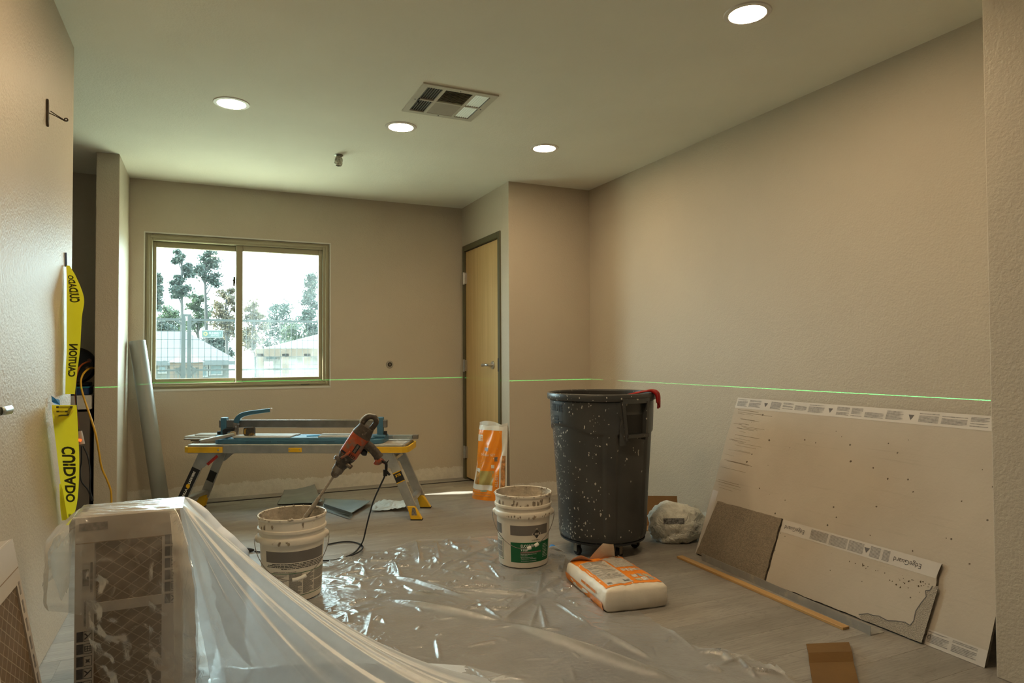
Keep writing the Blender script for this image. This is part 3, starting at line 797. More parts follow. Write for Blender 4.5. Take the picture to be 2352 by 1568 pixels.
MB().tube([(0, 0, 0.012), (-0.03, 0.012, 0.012), (-0.052, 0.02, 0.012)], [0.007, 0.014, 0.013], 10).build('plug_body', M_BLACKRUB, t, smooth='auto')
m = MB()
for s in (-1, 1): m.bar((-0.052, 0.02+s*0.006, 0.012), (-0.07, 0.027+s*0.006, 0.012), 0.0015, 0.006)
m.build('prongs', M_STEEL, t)

# ================================================================== big grey bin on its dolly
CANX, CANY = 2.045, 3.262
can = thing('rubbish_bin', 'large dark grey round bin with white paint splashes on a wheeled dolly', 'bin', (CANX, CANY, 0), face_rot(CANX, CANY))
def bin_material():
    m, nt, p, out = nmat('bin_plastic')
    co = objco(nt)
    n1 = noise_n(nt, co, 5, 5)
    c = ramp(nt, n1, [(0.3, (0.040, 0.042, 0.042)), (0.7, (0.060, 0.061, 0.059))]).outputs[0]
    # paint splashes: droplets of two sizes, denser on one side
    sep = nt.nodes.new('ShaderNodeSeparateXYZ'); L(nt, co, sep.inputs[0])
    side = ramp(nt, math_n(nt, 'ADD', math_n(nt, 'MULTIPLY', sep.outputs[0], -1.6), 0.35), [(0.25, (0.10,)*3), (0.50, (0.45,)*3), (0.70, (1,)*3)]).outputs[0]
    def drops(scale, thr, zs, patch):
        vv = nt.nodes.new('ShaderNodeTexVoronoi'); vv.inputs['Scale'].default_value = scale
        w_ = mapping(nt, co, (1, 1, zs))
        wob = nt.nodes.new('ShaderNodeVectorMath'); wob.operation = 'ADD'
        nn = nt.nodes.new('ShaderNodeTexNoise'); nn.inputs['Scale'].default_value = 40
        L(nt, co, nn.inputs['Vector']); sc = nt.nodes.new('ShaderNodeVectorMath'); sc.operation = 'SCALE'; sc.inputs['Scale'].default_value = 0.02
        L(nt, nn.outputs['Color'], sc.inputs[0]); L(nt, w_, wob.inputs[0]); L(nt, sc.outputs[0], wob.inputs[1])
        L(nt, wob.outputs[0], vv.inputs['Vector'])
        keep = nt.nodes.new('ShaderNodeSeparateXYZ'); L(nt, vv.outputs['Color'], keep.inputs[0])
        near = math_n(nt, 'LESS_THAN', vv.outputs['Distance'], math_n(nt, 'MULTIPLY', keep.outputs[1], thr))
        pn = ramp(nt, noise_n(nt, co, 6, 3), [(0.36, (0,)*3), (0.60, (1,)*3)]).outputs[0]
        sel = math_n(nt, 'LESS_THAN', keep.outputs[0], math_n(nt, 'MULTIPLY', math_n(nt, 'MULTIPLY', side, pn), patch))
        return math_n(nt, 'MULTIPLY', near, sel)
    f = math_n(nt, 'MAXIMUM', drops(85, 0.40, 0.75, 1.35), drops(34, 0.22, 0.4, 0.5))
    c = mixc(nt, math_n(nt, 'MULTIPLY', f, 0.8), c, (0.62, 0.60, 0.54))
    sm = ramp(nt, noise_n(nt, mapping(nt, co, (1, 1, 0.25)), 16, 7, 0.7), [(0.66, (0,)*3), (0.8, (1,)*3)]).outputs[0]
    c = mixc(nt, math_n(nt, 'MULTIPLY', sm, 0.25), c, (0.25, 0.22, 0.17))
    L(nt, c, p.inputs['Base Color']); p.inputs['Roughness'].default_value = 0.36
    L(nt, bump_n(nt, noise_n(nt, co, 180, 2), 0.05, 0.003), p.inputs['Normal'])
    return m
M_BIN = bin_material()
def sstep(e0, e1, x):
    t_ = min(1, max(0, (x-e0)/(e1-e0))); return t_*t_*(3-2*t_)
def bin_r(a, z):
    """a in degrees from the camera-facing side; z from the bin bottom (0..0.80)"""
    base = 0.246+0.034*sstep(0, 0.8, z)+0.004*(z/0.8)
    if z < 0.03: base -= 0.012*(1-z/0.03)**2
    # upper skirt with a wavy lower edge; raised vertical channels
    a = (a+180) % 360-180
    def skirt_edge(x):
        x = abs(((x-38+90) % 180)-90)       # 0 at the handles
        return 0.585+0.045*sstep(45, 82, x)
    d = 0.0
    d = max(d, sstep(skirt_edge(a)-0.010, skirt_edge(a)+0.004, z))
    for c in (10, 10+180, 66, 66+180):
        da = abs((a-c+180) % 360-180)
        d = max(d, (1-sstep(6.0, 8.0, da)))
    return base+0.0085*d*sstep(0.02, 0.06, z)
NA = 240
zs = [0.0, 0.006, 0.015, 0.03, 0.06]+[0.08+0.02*i for i in range(24)]+[0.55+0.006*i for i in range(24)]+[0.70, 0.72, 0.74, 0.755]
v = []; f = []
for i in range(NA):
    a = 360*i/NA; ar = math.radians(a)
    for z in zs: r = bin_r(a, z); v.append((r*math.sin(ar), -r*math.cos(ar), z+0.085))
K = len(zs)
for i in range(NA):
    j = (i+1) % NA
    for k in range(K-1): f.append((i*K+k, j*K+k, j*K+k+1, i*K+k+1))
f.append(tuple(i*K for i in range(NA-1, -1, -1)))
body = MB().add(v, f).build('bin_body', M_BIN, can, smooth=True)
MB().lathe([(0.286, 0.838), (0.288, 0.842), (0.303, 0.846), (0.307, 0.852), (0.308, 0.876), (0.305, 0.882), (0.297, 0.885), (0.289, 0.882), (0.286, 0.872), (0.284, 0.84)], 96).build('rim', M_BIN, body, smooth='auto')
MB().lathe([(0.285, 0.875)]+[(min(bin_r(38, z)-0.010, 0.283), z+0.085) for z in (0.75, 0.7, 0.6, 0.5, 0.4, 0.3, 0.2, 0.1, 0.05)]+[(0.22, 0.115), (0, 0.115)], 72).build('bin_lining', mat('bin_inside', (0.03, 0.028, 0.024), 0.6, dirt=(0.3, 0.28, 0.24), dscale=30, dlo=0.68, dhi=0.72), body, smooth=True)
def bin_handle(ac):
    """moulded carrying handle: trapezoid frame standing off the wall below the rim"""
    m = MB()
    def P(x, dr, z):
        a = math.radians(ac)+x/0.30; r = 0.289+dr; return (r*math.sin(a), -r*math.cos(a), z)
    def strip(x0, x1, z0, z1, d0, d1, k=6, taper=0.0):
        vv = []; ff = []
        for i in range(k+1):
            u = i/k
            for (z, d, tt) in ((z0, d0, 1), (z1, d0, 0), (z1, d1, 0), (z0, d1, 1)):
                x = x0+(x1-x0)*u
                vv.append(P(x, d, z))
        for i in range(k):
            for q in range(4): ff.append((i*4+q, (i+1)*4+q, (i+1)*4+(q+1) % 4, i*4+(q+1) % 4))
        ff += [(3, 2, 1, 0), tuple(k*4+q for q in range(4))]
        m.add(vv, ff)
    strip(-0.086, 0.088, 0.835, 0.86, -0.004, 0.030)          # under the rim
    strip(-0.058, 0.075, 0.655, 0.672, -0.004, 0.034)         # hand bar
    for (xa, xb) in ((-0.083, -0.060), (0.074, 0.066)):
        vv = []; ff = []
        for i in range(7):
            u = i/6; z = 0.845-(0.845-0.640)*u; xc = xa+(xb-xa)*u+0.010*math.sin(PI*u)*(-1 if xa < 0 else 1)*0
            for (dx, d) in ((-0.008, -0.006), (0.008, -0.006), (0.008, 0.033-0.010*u), (-0.008, 0.033-0.010*u)):
                vv.append(P(xc+dx, d, z))
        for i in range(6):
            for q in range(4): ff.append((i*4+q, (i+1)*4+q, (i+1)*4+(q+1) % 4, i*4+(q+1) % 4))
        ff += [(3, 2, 1, 0), tuple(24+q for q in range(4))]
        m.add(vv, ff)
    # cheek on the left of the handle
    vv = [P(-0.125, 0.001, 0.842), P(-0.086, 0.012, 0.842), P(-0.078, 0.012, 0.755), P(-0.088, 0.004, 0.752), P(-0.098, 0.002, 0.77)]
    m.add(vv, [(0, 4, 3, 2, 1)])
    vv = [P(-0.084, 0.002, 0.77), P(-0.070, 0.016, 0.76), P(-0.052, 0.018, 0.67), P(-0.050, 0.016, 0.645), P(-0.062, 0.010, 0.618), P(-0.095, 0.006, 0.612), P(-0.096, 0.003, 0.70)]
    m.add(vv, [(0, 6, 5, 4, 3, 2, 1)])
    h = m.build('handle', M_BIN, body, bevel=0.0)
    mm = MB()
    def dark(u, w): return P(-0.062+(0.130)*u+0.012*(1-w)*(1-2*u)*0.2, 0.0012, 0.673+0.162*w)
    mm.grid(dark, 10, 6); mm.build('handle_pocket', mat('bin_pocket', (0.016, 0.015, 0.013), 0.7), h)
bin_handle(37.0); bin_handle(217.0)
V, F = text_geo('BRUTE', 0.040, bold=0.03, width=0.105)
o = []
for p in V:
    a = math.radians(-57)+p.x/0.285; z = 0.805+p.y; r = bin_r(math.degrees(a), z-0.085)+0.0020; o.append((r*math.sin(a), -r*math.cos(a), z))
MB().add(o, F).build('bin_lettering', mat('bin_ink', (0.004, 0.004, 0.004), 0.7), body)
m = MB()
def binpoly(pts):
    o = []
    for (x, y) in pts:
        a = math.radians(-57)+x/0.285; z = 0.74+y; r = bin_r(math.degrees(a), z-0.085)+0.0020; o.append((r*math.sin(a), -r*math.cos(a), z))
    m.add(o, [tuple(range(len(o)))])
for (x0, x1, y0, y1) in ((-0.028, 0.016, 0.020, 0.023), (-0.028, -0.025, -0.02, 0.02), (0.013, 0.016, -0.02, 0.02), (-0.028, 0.016, -0.022, -0.013), (-0.024, 0.012, -0.004, 0.006), (-0.024, 0.012, 0.012, 0.016), (0.016, 0.045, -0.012, -0.006), (0.044, 0.047, -0.018, -0.006)):
    binpoly([(x0, y0), (x1, y0), (x1, y1), (x0, y1)])
tag(m.build('bin_emblem', mat('bin_ink', (0.004, 0.004, 0.004)), body), kind='stuff')
dl = thing('bin_dolly', 'black five wheeled dolly under the large grey bin', 'dolly', (CANX, CANY, 0), face_rot(CANX, CANY))
MB().lathe([(0, 0.072), (0.20, 0.072), (0.228, 0.07), (0.238, 0.074), (0.2385, 0.083), (0.226, 0.0845), (0, 0.0845)], 48).build('dolly_plate', mat('dolly_plastic', (0.022, 0.024, 0.026), 0.5), dl, smooth='auto')
M_CAST = mat('caster_steel', (0.22, 0.19, 0.15), 0.45, 0.5, dirt=(0.10, 0.06, 0.04), dscale=30)
for k in range(5):
    a = math.radians(-47+72*k); r = 0.195
    cx, cy = r*math.sin(a), -r*math.cos(a)
    t_ = a+0.5*k
    c_, s_ = math.cos(t_), math.sin(t_)
    wv = MB().lathe([(0, -0.011), (0.022, -0.011), (0.025, -0.008), (0.025, 0.008), (0.022, 0.011), (0, 0.011)], 20)
    wv.xf(Matrix.Rotation(t_, 4, 'Z') @ Matrix.Rotation(PI/2, 4, 'X')); wv.xf(Matrix.Translation((cx+0.012*c_, cy+0.012*s_, 0.025)))
    wh = wv.build('caster_wheel', M_BLACKRUB, dl, smooth='auto')
    fk = MB()
    for s in (-1, 1): fk.obox((cx+0.008*c_-s*0.0145*s_, cy+0.008*s_+s*0.0145*c_, 0.046), (0.013*c_, 0.013*s_, 0), (-0.0015*s_, 0.0015*c_, 0), (0, 0, 0.025))
    fk.obox((cx, cy, 0.069), (0.02*c_, 0.02*s_, 0), (-0.018*s_, 0.018*c_, 0), (0, 0, 0.003))
    fk.build('caster_fork', M_CAST, dl)
# red strap slung over the rim
gl = thing('red_glove', 'red rubber glove slung over the rim of the grey bin', 'glove', (CANX, CANY, 0), face_rot(CANX, CANY))
def rim_p(deg, r, z): a = math.radians(deg); return Vector((r*math.sin(a), -r*math.cos(a), z))
pathc = spline([rim_p(22, 0.262, 0.868), rim_p(40, 0.270, 0.884), rim_p(56, 0.276, 0.893), rim_p(66, 0.290, 0.894), rim_p(70, 0.315, 0.888), rim_p(72, 0.322, 0.86), rim_p(74, 0.322, 0.825), rim_p(75, 0.320, 0.797)], 7)
wd = [0.004, 0.008, 0.012, 0.016, 0.018, 0.019, 0.018, 0.006]
M_RED = mat('red_rubber', (0.36, 0.006, 0.006), 0.35, var=0.15)
m = MB(); n = 12; vv = []
for i, p in enumerate(pathc):
    u = i/(len(pathc)-1)*7; k = min(6, int(u)); w = wd[k]+(wd[k+1]-wd[k])*(u-k)
    tg = (pathc[min(i+1, len(pathc)-1)]-pathc[max(0, i-1)]).normalized(); rad = Vector((p.x, p.y, 0)).normalized()
    sd = tg.cross(Vector((0, 0, 1)) if abs(tg.z) < 0.8 else rad); sd.normalize(); nn = sd.cross(tg)
    for q in range(n):
        a = 2*PI*q/n; vv.append(p+sd*w*math.cos(a)+nn*0.005*math.sin(a)*(1+0.4*math.cos(3*a)))
m.add(vv, [(i*n+q, i*n+(q+1) % n, (i+1)*n+(q+1) % n, (i+1)*n+q) for i in range(len(pathc)-1) for q in range(n)]+[tuple(range(n-1, -1, -1)), tuple((len(pathc)-1)*n+q for q in range(n))])
m.build('glove_cuff', M_RED, gl, smooth=True)
m = MB()
for k, (d0, d1) in enumerate(((60, 68), (63, 73), (66, 76))):
    pts = spline([rim_p(d0, 0.284, 0.896), rim_p(d0+4, 0.302, 0.896), rim_p(d1-2, 0.325, 0.876), rim_p(d1, 0.327, 0.83-0.014*k)], 5)
    m.tube(pts, [0.006+0.003*math.sin(PI*i/(len(pts)-1)) for i in range(len(pts))], 8)
m.build('glove_fingers', M_RED, gl, smooth=True)
# ================================================================== work platform (aluminium bench) and tile cutter
BC = Vector((0.62, 4.894, 0)); BA = math.radians(-26.7)
bench = thing('work_platform', 'folding aluminium work platform with yellow end caps carrying the tile cutter', 'work platform', BC, BA)
def bworld(x, y, z): return BC + Vector((x*math.cos(BA)-y*math.sin(BA), x*math.sin(BA)+y*math.cos(BA), z))
ZT = 0.497
m = MB(); m.box(-0.745, 0.735, -0.155, 0.155, ZT-0.012, ZT)
m.build('deck', mat('deck_dusty', (0.40, 0.36, 0.31), 0.6, 0.2, var=0.2, vscale=12, dirt=(0.6, 0.56, 0.48), dscale=14, dlo=0.5, dhi=0.62), bench)
for s in (-1, 1):
    m = MB(); m.box(-0.745, 0.735, s*0.155-0.008, s*0.155+0.008, ZT-0.058, ZT-0.001); m.build('side_rail', M_ALU, bench, bevel=0.002)
for s in (-1, 1):
    m = MB()
    pts = [(s*0.50, -0.170), (s*0.52, -0.176), (s*0.735, -0.176), (s*0.765, -0.160), (s*0.772, -0.12), (s*0.772, 0.12), (s*0.765, 0.160), (s*0.735, 0.176), (s*0.52, 0.176), (s*0.50, 0.170)]
    inn = [(s*0.50, -0.165), (s*0.73, -0.165), (s*0.752, -0.145), (s*0.758, -0.11), (s*0.758, 0.11), (s*0.752, 0.145), (s*0.73, 0.165), (s*0.50, 0.165)]
    poly = pts+inn[::-1]
    vv = [(x, y, z) for z in (ZT-0.052, ZT-0.014) for x, y in poly]; n = len(poly)
    q = []
    outer = list(range(len(pts))); inner = list(range(len(pts), n))[::-1]
    def stripq(off, flip):
        res = []
        oi = ii = 0
        while oi < len(outer)-1 or ii < len(inner)-1:
            if ii == len(inner)-1 or (oi < len(outer)-1 and oi/len(outer) <= ii/len(inner)):
                tq = (outer[oi]+off, outer[oi+1]+off, inner[ii]+off); oi += 1
            else:
                tq = (outer[oi]+off, inner[ii+1]+off, inner[ii]+off); ii += 1
            res.append(tq[::-1] if flip else tq)
        return res
    m.add(vv, stripq(0, True)+stripq(n, False)+[(i, (i+1) % n, n+(i+1) % n, n+i) for i in range(n)])
    cap = m.build('end_cap', M_YELLOWPL, bench)
    for y in (-0.1765, 0.1765):
        MB().lathe([(0, 0.001), (0.006, 0.001), (0.007, 0)], 12).xf(Matrix.Rotation(PI/2 if y < 0 else -PI/2, 4, 'X')).xf(Matrix.Translation((s*0.525, y, ZT-0.033))).build('rivet', M_STEEL, cap)
    m = MB().box(s*0.728, s*0.748, -0.15, 0.15, ZT-0.03, ZT+0.001); m.build('deck_end', M_ALU, bench, bevel=0.002)
for y in (-0.164, 0.164):
    cl = MB().box(-0.045, 0.045, y-0.006, y+0.006, ZT-0.050, ZT-0.020).build('center_latch', M_YELLOWPL, bench, bevel=0.002)
    for sx in (-0.034, 0.034):
        MB().lathe([(0, 0.0072), (0.004, 0.007), (0.004, 0)], 10).xf(Matrix.Rotation(PI/2 if y < 0 else -PI/2, 4, 'X')).xf(Matrix.Translation((sx, y, ZT-0.032))).build('rivet', M_STEEL, cl)
M_FOOTY = M_YELLOWPL
for s in (-1, 1):
    for fb in (-1, 1):
        top = Vector((s*0.635, fb*0.145, ZT-0.05)); ft = Vector((s*0.832, fb*0.180, 0.0))
        d = (ft-top).normalized()
        mid = top+d*(ft-top).length*0.82
        up = Vector((0, -1, 0))
        m = MB(); m.bar(top-d*0.01, mid, 0.012, 0.062, (s*0.9, 0, 0.4)) if False else m.obox((top+mid)/2, d*((mid-top).length/2), Vector((0, 0.0085, 0)), d.cross(Vector((0, 1, 0))).normalized()*0.032)
        leg = m.build('leg', M_ALU, bench, bevel=0.003)
        # gusset and warning sticker at the hinge
        g = MB(); xs = s*0.60
        g.prism([(s*0.515, ZT-0.058), (s*0.66, ZT-0.058), (s*0.70, ZT-0.17), (s*0.632, ZT-0.155)], -0.004, 0.004)
        g.xf(Matrix(((1, 0, 0, 0), (0, 0, -1, top.y+fb*0.012), (0, 1, 0, 0), (0, 0, 0, 1)))); g.build('gusset', M_ALU, leg)
        if fb < 0:
            yy = top.y-0.0168-0.004
            a = Vector((s*0.540, yy, ZT-0.068)); b = Vector((s*0.610, yy, ZT-0.128))
            e = (b-a); nrm = Vector((-e.z, 0, e.x)).normalized()*0.011
            MB().add([a-nrm*0.2, b-nrm*0.2, b+nrm*1.6, a+nrm*1.6], [(0, 1, 2, 3)]).build('warning_sticker', mat('sticker_red', (0.30, 0.015, 0.01), 0.5, var=0.6, vscale=120), leg)
        # foot
        fz = mid
        fm = MB()
        fdir = d.cross(Vector((0, 1, 0))).normalized()
        vv = []
        for (p, hw) in ((mid-d*0.012, 0.024), (ft+Vector((0, 0, 0.006)), 0.038)):
            for yy in (-0.016, 0.016):
                for sg in (-1, 1): vv.append(p+Vector((sg*hw*(1 if s > 0 else 1), yy*1.25, 0)))
        fm.add(vv, [(0, 1, 3, 2), (4, 6, 7, 5), (0, 4, 5, 1), (2, 3, 7, 6), (0, 2, 6, 4), (1, 5, 7, 3)])
        fo = fm.build('foot', M_FOOTY, leg, bevel=0.003)
        c_ = (mid-d*0.008+ft+Vector((0, 0, 0.02)))/2
        MB().add([c_+Vector((-0.010, fb*0.0212, 0.030)), c_+Vector((0.010, fb*0.0212, 0.030)), c_+Vector((0.024, fb*0.0212, -0.026)), c_+Vector((-0.014, fb*0.0212, -0.026))], [(0, 1, 2, 3) if fb < 0 else (3, 2, 1, 0)]).build('foot_insert', mat('foot_grey', (0.22, 0.2, 0.17), 0.6, var=0.5, vscale=80), fo)
        MB().box(ft.x-0.039, ft.x+0.039, ft.y-0.021, ft.y+0.021, 0.0, 0.007).build('foot_pad', M_BLACKRUB, fo)
        if fb < 0:
            q = d; sd = d.cross(Vector((0, 1, 0))).normalized()*0.030
            yv = Vector((0, -0.0090, 0))
            if s < 0: u0, u1 = 0.30, 0.86
            else: u0, u1 = 0.36, 0.54
            a = top+(mid-top)*u0; b = top+(mid-top)*u1
            st = MB().add([a+sd+yv, a-sd+yv, b-sd+yv, b+sd+yv], [(0, 1, 2, 3)]).build('leg_label', M_BLACK, leg)
            e = (a-b).normalized() if s < 0 else -sd.normalized()
            upv = sd.normalized() if s < 0 else (a-b).normalized()
            if s < 0 and upv.x > 0: upv = -upv
            if s > 0 and e.x < 0: e = -e
            yv2 = Vector((0, -0.0096, 0))
            if s < 0:
                for (tx, tu, col, w_) in (('LADDERS', 0.30, M_LWHITE, 0.088), ('GORILLA', 0.86, M_LWHITE, 0.088)):
                    V, F = text_geo(tx, 0.017, bold=0.03, width=w_)
                    c = a+(b-a)*tu+yv2
                    MB().add([c+e*p.x+upv*p.y for p in V], F).build('label_lettering', col, st)
                c = a+(b-a)*0.58+yv2
                MB().add([c+e*x+upv*y for x, y in ((-0.016, -0.010), (0.0, -0.015), (0.016, -0.008), (0.014, 0.008), (0.004, 0.014), (-0.010, 0.010))], [(0, 1, 2, 3, 4, 5)]).build('label_emblem', M_YELLOWPL, st)
            else:
                V, F = text_geo('375', 0.018, bold=0.04, width=0.040)
                c = a+(b-a)*0.32+yv2
                MB().add([c+e*p.x+upv*p.y for p in V], F).build('label_lettering', M_YELLOWPL, st)
                bd = MB()
                for w0, w1 in ((-0.03, 0.06), (0.94, 1.03)):
                    p0 = a+(b-a)*w0; p1 = a+(b-a)*w1
                    bd.add([p0+sd+yv2, p0-sd+yv2, p1-sd+yv2, p1+sd+yv2], [(0, 1, 2, 3)])
                tag(bd.build('label_border', M_YELLOWPL, st), kind='stuff')
        elif s < 0:
            sd = d.cross(Vector((0, 1, 0))).normalized()*0.027
            a = top+(mid-top)*0.50; b = top+(mid-top)*0.70; yv = Vector((0, -0.0092, 0))
            MB().add([a+sd+yv, a-sd+yv, b-sd+yv, b+sd+yv], [(0, 1, 2, 3)]).build('leg_label', mat('label_black_worn', (0.015, 0.014, 0.012), 0.5, dirt=(0.35, 0.22, 0.03), dscale=40, dlo=0.68, dhi=0.72), leg)
    # rungs between the two legs of each end
    for z in (0.40, 0.115):
        u = (ZT-0.05-z)/(ZT-0.05)
        x = s*(0.635+(0.832-0.635)*u); yh = 0.145+0.035*u
        m = MB().box(x-0.022, x+0.022, -yh+0.008, yh-0.008, z-0.014, z+0.014); m.build('rung', M_ALU, bench, bevel=0.004)

M_SBLUE = mat('cutter_blue', (0.055, 0.155, 0.235), 0.4, 0.15, var=0.08, dirt=(0.28, 0.30, 0.30), dscale=22, dlo=0.66, dhi=0.76)
M_DULLST = mat('cutter_steel', (0.25, 0.235, 0.22), 0.32, 0.8, var=0.2, vscale=9)
M_TILE = mat('tile_pale', (0.50, 0.50, 0.48), 0.28, var=0.08, dirt=(0.62, 0.62, 0.6), dscale=9, dlo=0.5, dhi=0.6)
cut = thing('tile_cutter', 'blue manual tile cutter with steel rail and raised bent handle', 'tile cutter', bworld(0, 0, ZT+0.0005), BA)
zt = 0.0
def rrect(x0, x1, y0, y1, r, n=5):
    p = []
    for (cx, cy, a0) in ((x1-r, y0+r, -PI/2), (x1-r, y1-r, 0), (x0+r, y1-r, PI/2), (x0+r, y0+r, PI)):
        for i in range(n+1): a = a0+PI/2*i/n; p.append((cx+r*math.cos(a), cy+r*math.sin(a)))
    return p
m = MB().prism(rrect(-0.590, 0.585, -0.125, 0.125, 0.05), 0.0, 0.030); base = m.build('cutter_base', M_SBLUE, cut, bevel=0.003)
m = MB().prism(rrect(-0.46, 0.52, -0.118, 0.118, 0.04), 0.030, 0.040); m.build('cutter_bed', M_SBLUE, base, bevel=0.002)
for k in range(4):
    x = -0.36+k*0.22
    MB().box(x, x+0.18, -0.1262, -0.1245, 0.010, 0.024).build('base_panel', mat('cutter_blue_dark', (0.04, 0.115, 0.18), 0.4), base, bevel=0.0005)
for x in (-0.565, 0.545):
    post = MB().box(x-0.021, x+0.021, -0.022, 0.022, 0.02, 0.172).build('end_post', M_SBLUE, cut, bevel=0.006, seg=2)
    MB().box(x-0.045, x+0.045, -0.05, 0.05, 0.028, 0.052).build('post_foot', M_SBLUE, post, bevel=0.008, seg=2)
    m = MB().lathe([(0, 0), (0.012, 0), (0.012, 0.03), (0, 0.03)], 12, (x+(0.036 if x > 0 else -0.036), -0.01, 0.045)); m.build('adjuster_knob', M_BLACK, post, smooth='auto')
rail = MB().box(-0.600, 0.592, -0.014, 0.014, 0.100, 0.152).build('guide_rail', M_DULLST, cut, bevel=0.003)
MB().box(-0.598, 0.590, -0.0155, 0.0155, 0.148, 0.1535).build('rail_edge', mat('rail_bright', (0.55, 0.54, 0.52), 0.25, 0.9), rail)
# carriage and handle
hp = spline([(-0.472, -0.03, 0.055), (-0.470, -0.03, 0.090), (-0.468, -0.03, 0.135), (-0.455, -0.03, 0.168), (-0.420, -0.03, 0.193), (-0.350, -0.03, 0.208), (-0.225, -0.03, 0.224)], 6)
def arm_profile(pts, wds, y0, y1):
    mb = MB(); vv = []
    for i, p in enumerate(pts):
        tg = (pts[min(i+1, len(pts)-1)]-pts[max(0, i-1)]).normalized(); nn = Vector((-tg.z, 0, tg.x)); w = wds(i/(len(pts)-1))
        for (s1, yy) in ((-1, y0), (-1, y1), (1, y1), (1, y0)): vv.append(p+nn*w*s1+Vector((0, yy, 0)))
    ff = [(i*4+q, (i+1)*4+q, (i+1)*4+(q+1) % 4, i*4+(q+1) % 4) for i in range(len(pts)-1) for q in range(4)]
    ff += [(3, 2, 1, 0), tuple((len(pts)-1)*4+q for q in range(4))]
    return mb.add(vv, ff)
hn = arm_profile(hp[12:], lambda u: 0.019-0.006*u, -0.010, 0.010).build('handle_arm', M_SBLUE, cut, bevel=0.004, seg=2)
MB().box(-0.226, -0.214, -0.041, -0.019, 0.209, 0.239).build('handle_end', mat('handle_end_pale', (0.5, 0.45, 0.38), 0.5), hn, bevel=0.003)
arm_profile(hp[:14], lambda u: 0.019, -0.008, 0.008).build('handle_bracket', mat('bracket_worn', (0.26, 0.23, 0.20), 0.35, 0.6, var=0.4, vscale=40), hn, bevel=0.002)
m = MB()
for k in range(2): m.tube([(-0.475+k*0.012, -0.046, 0.075+k*0.035), (-0.475+k*0.012, -0.03, 0.075+k*0.035)], 0.006, 10)
m.tube([(-0.448, -0.045, 0.128), (-0.448, -0.03, 0.128)], 0.005, 10)
tag(m.build('bracket_bolts', M_STEEL, hn), kind='stuff')
m = MB(); pp = [(-0.555, 0.050), (-0.560, 0.085), (-0.545, 0.097), (-0.50, 0.103), (-0.475, 0.102), (-0.478, 0.080), (-0.52, 0.075), (-0.535, 0.045)]
m.prism(pp, 0.0, 0.05); m.xf(Matrix(((1, 0, 0, 0), (0, 0, -1, 0.0), (0, 1, 0, 0), (0, 0, 0, 1)))); m.build('carriage_guard', M_BLACK, cut, bevel=0.003)
m = MB(); rs = random.Random(2)
m.obox((-0.490, -0.055, 0.062), (0.022, 0, 0.008), (0, 0.012, 0), (-0.004, 0, 0.012)); m.obox((-0.468, -0.058, 0.060), (0.008, 0, 0), (0, 0.01, 0), (0, 0, 0.014))
m.build('breaker_foot', mat('breaker_dirty', (0.42, 0.33, 0.20), 0.6, var=0.5, vscale=60), cut, bevel=0.003)
# swivelling side fence and measuring bar
m = MB().bar((-0.635, -0.215, 0.028), (-0.462, -0.075, 0.060), 0.030, 0.022); fence = m.build('swivel_fence', M_ALU, cut, bevel=0.004)
mm = MB().bar((-0.6358, -0.2156, 0.0279), (-0.634, -0.2142, 0.0282), 0.014, 0.012); mm.build('fence_bore', M_BLACK, fence)
m = MB().bar((0.40, 0.085, 0.022), (0.755, 0.085, 0.024), 0.03, 0.028); ms = m.build('measuring_bar', mat('bar_blue_grey', (0.30, 0.36, 0.38), 0.35, 0.5, dirt=(0.5, 0.5, 0.48), dscale=40), cut, bevel=0.002)
MB().bar((0.756, 0.085, 0.024), (0.795, 0.085, 0.024), 0.033, 0.030).build('bar_tip', M_DULLST, ms, bevel=0.002)
# tiles lying on the cutter bed
def tile(loc, sx, sy, rz, label, h=0.009, mt=M_TILE):
    m = MB().box(-sx/2, sx/2, -sy/2, sy/2, 0, h); o = m.build('tile_offcut', mt, bevel=0.001)
    o.location = loc; o.rotation_euler = (0, 0, BA+rz); return tag(o, label, 'tile', 'tiles around the tile cutter')
tile(bworld(-0.26, -0.045, ZT+0.0405), 0.40, 0.125, 0.02, 'wide pale tile lying on the cutter bed under the tape measure')
tile(bworld(-0.23, 0.055, ZT+0.0405), 0.36, 0.055, -0.01, 'narrow pale tile lying behind the tape measure on the cutter bed')
tile(bworld(0.26, 0.052, ZT+0.0405), 0.30, 0.06, 0.0, 'pale tile strip at the drill end of the cutter bed')
tile(bworld(0.26, -0.06, ZT+0.0405), 0.26, 0.05, 0.03, 'rounded dusty tile sliver at the drill end of the cutter bed')
o = tile(bworld(0.075, 0.0, ZT+0.0405), 0.10, 0.035, 0.25, 'bright blue plastic strip on the middle of the cutter bed', 0.006, mat('bright_blue', (0.03, 0.28, 0.55), 0.4)); o.name = 'plastic_strip'; o['category'] = 'strip'; del o['group']
# stack of offcut planks at the left end
M_OFFCUT = mat('tile_edge_brown', (0.22, 0.185, 0.14), 0.5, var=0.2)
stk = [(-0.655, 0.0, 0.21, 0.16, 0.03, 'bottom'), (-0.675, 0.01, 0.20, 0.15, -0.06, 'second'), (-0.700, 0.0, 0.25, 0.13, 0.08, 'middle'), (-0.715, 0.03, 0.25, 0.12, -0.03, 'fourth'), (-0.66, 0.05, 0.24, 0.10, 0.05, 'top')]
lab = {'bottom': 'lowest tile offcut of the stack on the platform end', 'second': 'short tile offcut second from the bottom of the stack', 'middle': 'long tile offcut in the middle of the stack', 'fourth': 'pale tile offcut sticking out second from the top of the stack', 'top': 'topmost pale tile offcut of the stack on the platform end'}
for k, (x, y, sx, sy, rz, nm) in enumerate(stk):
    o = tile(bworld(x, y, ZT+0.001+k*0.0105), sx, sy, rz, lab[nm], 0.0095, M_TILE if k >= 3 else M_OFFCUT)
    o['group'] = 'stack of tile offcuts'
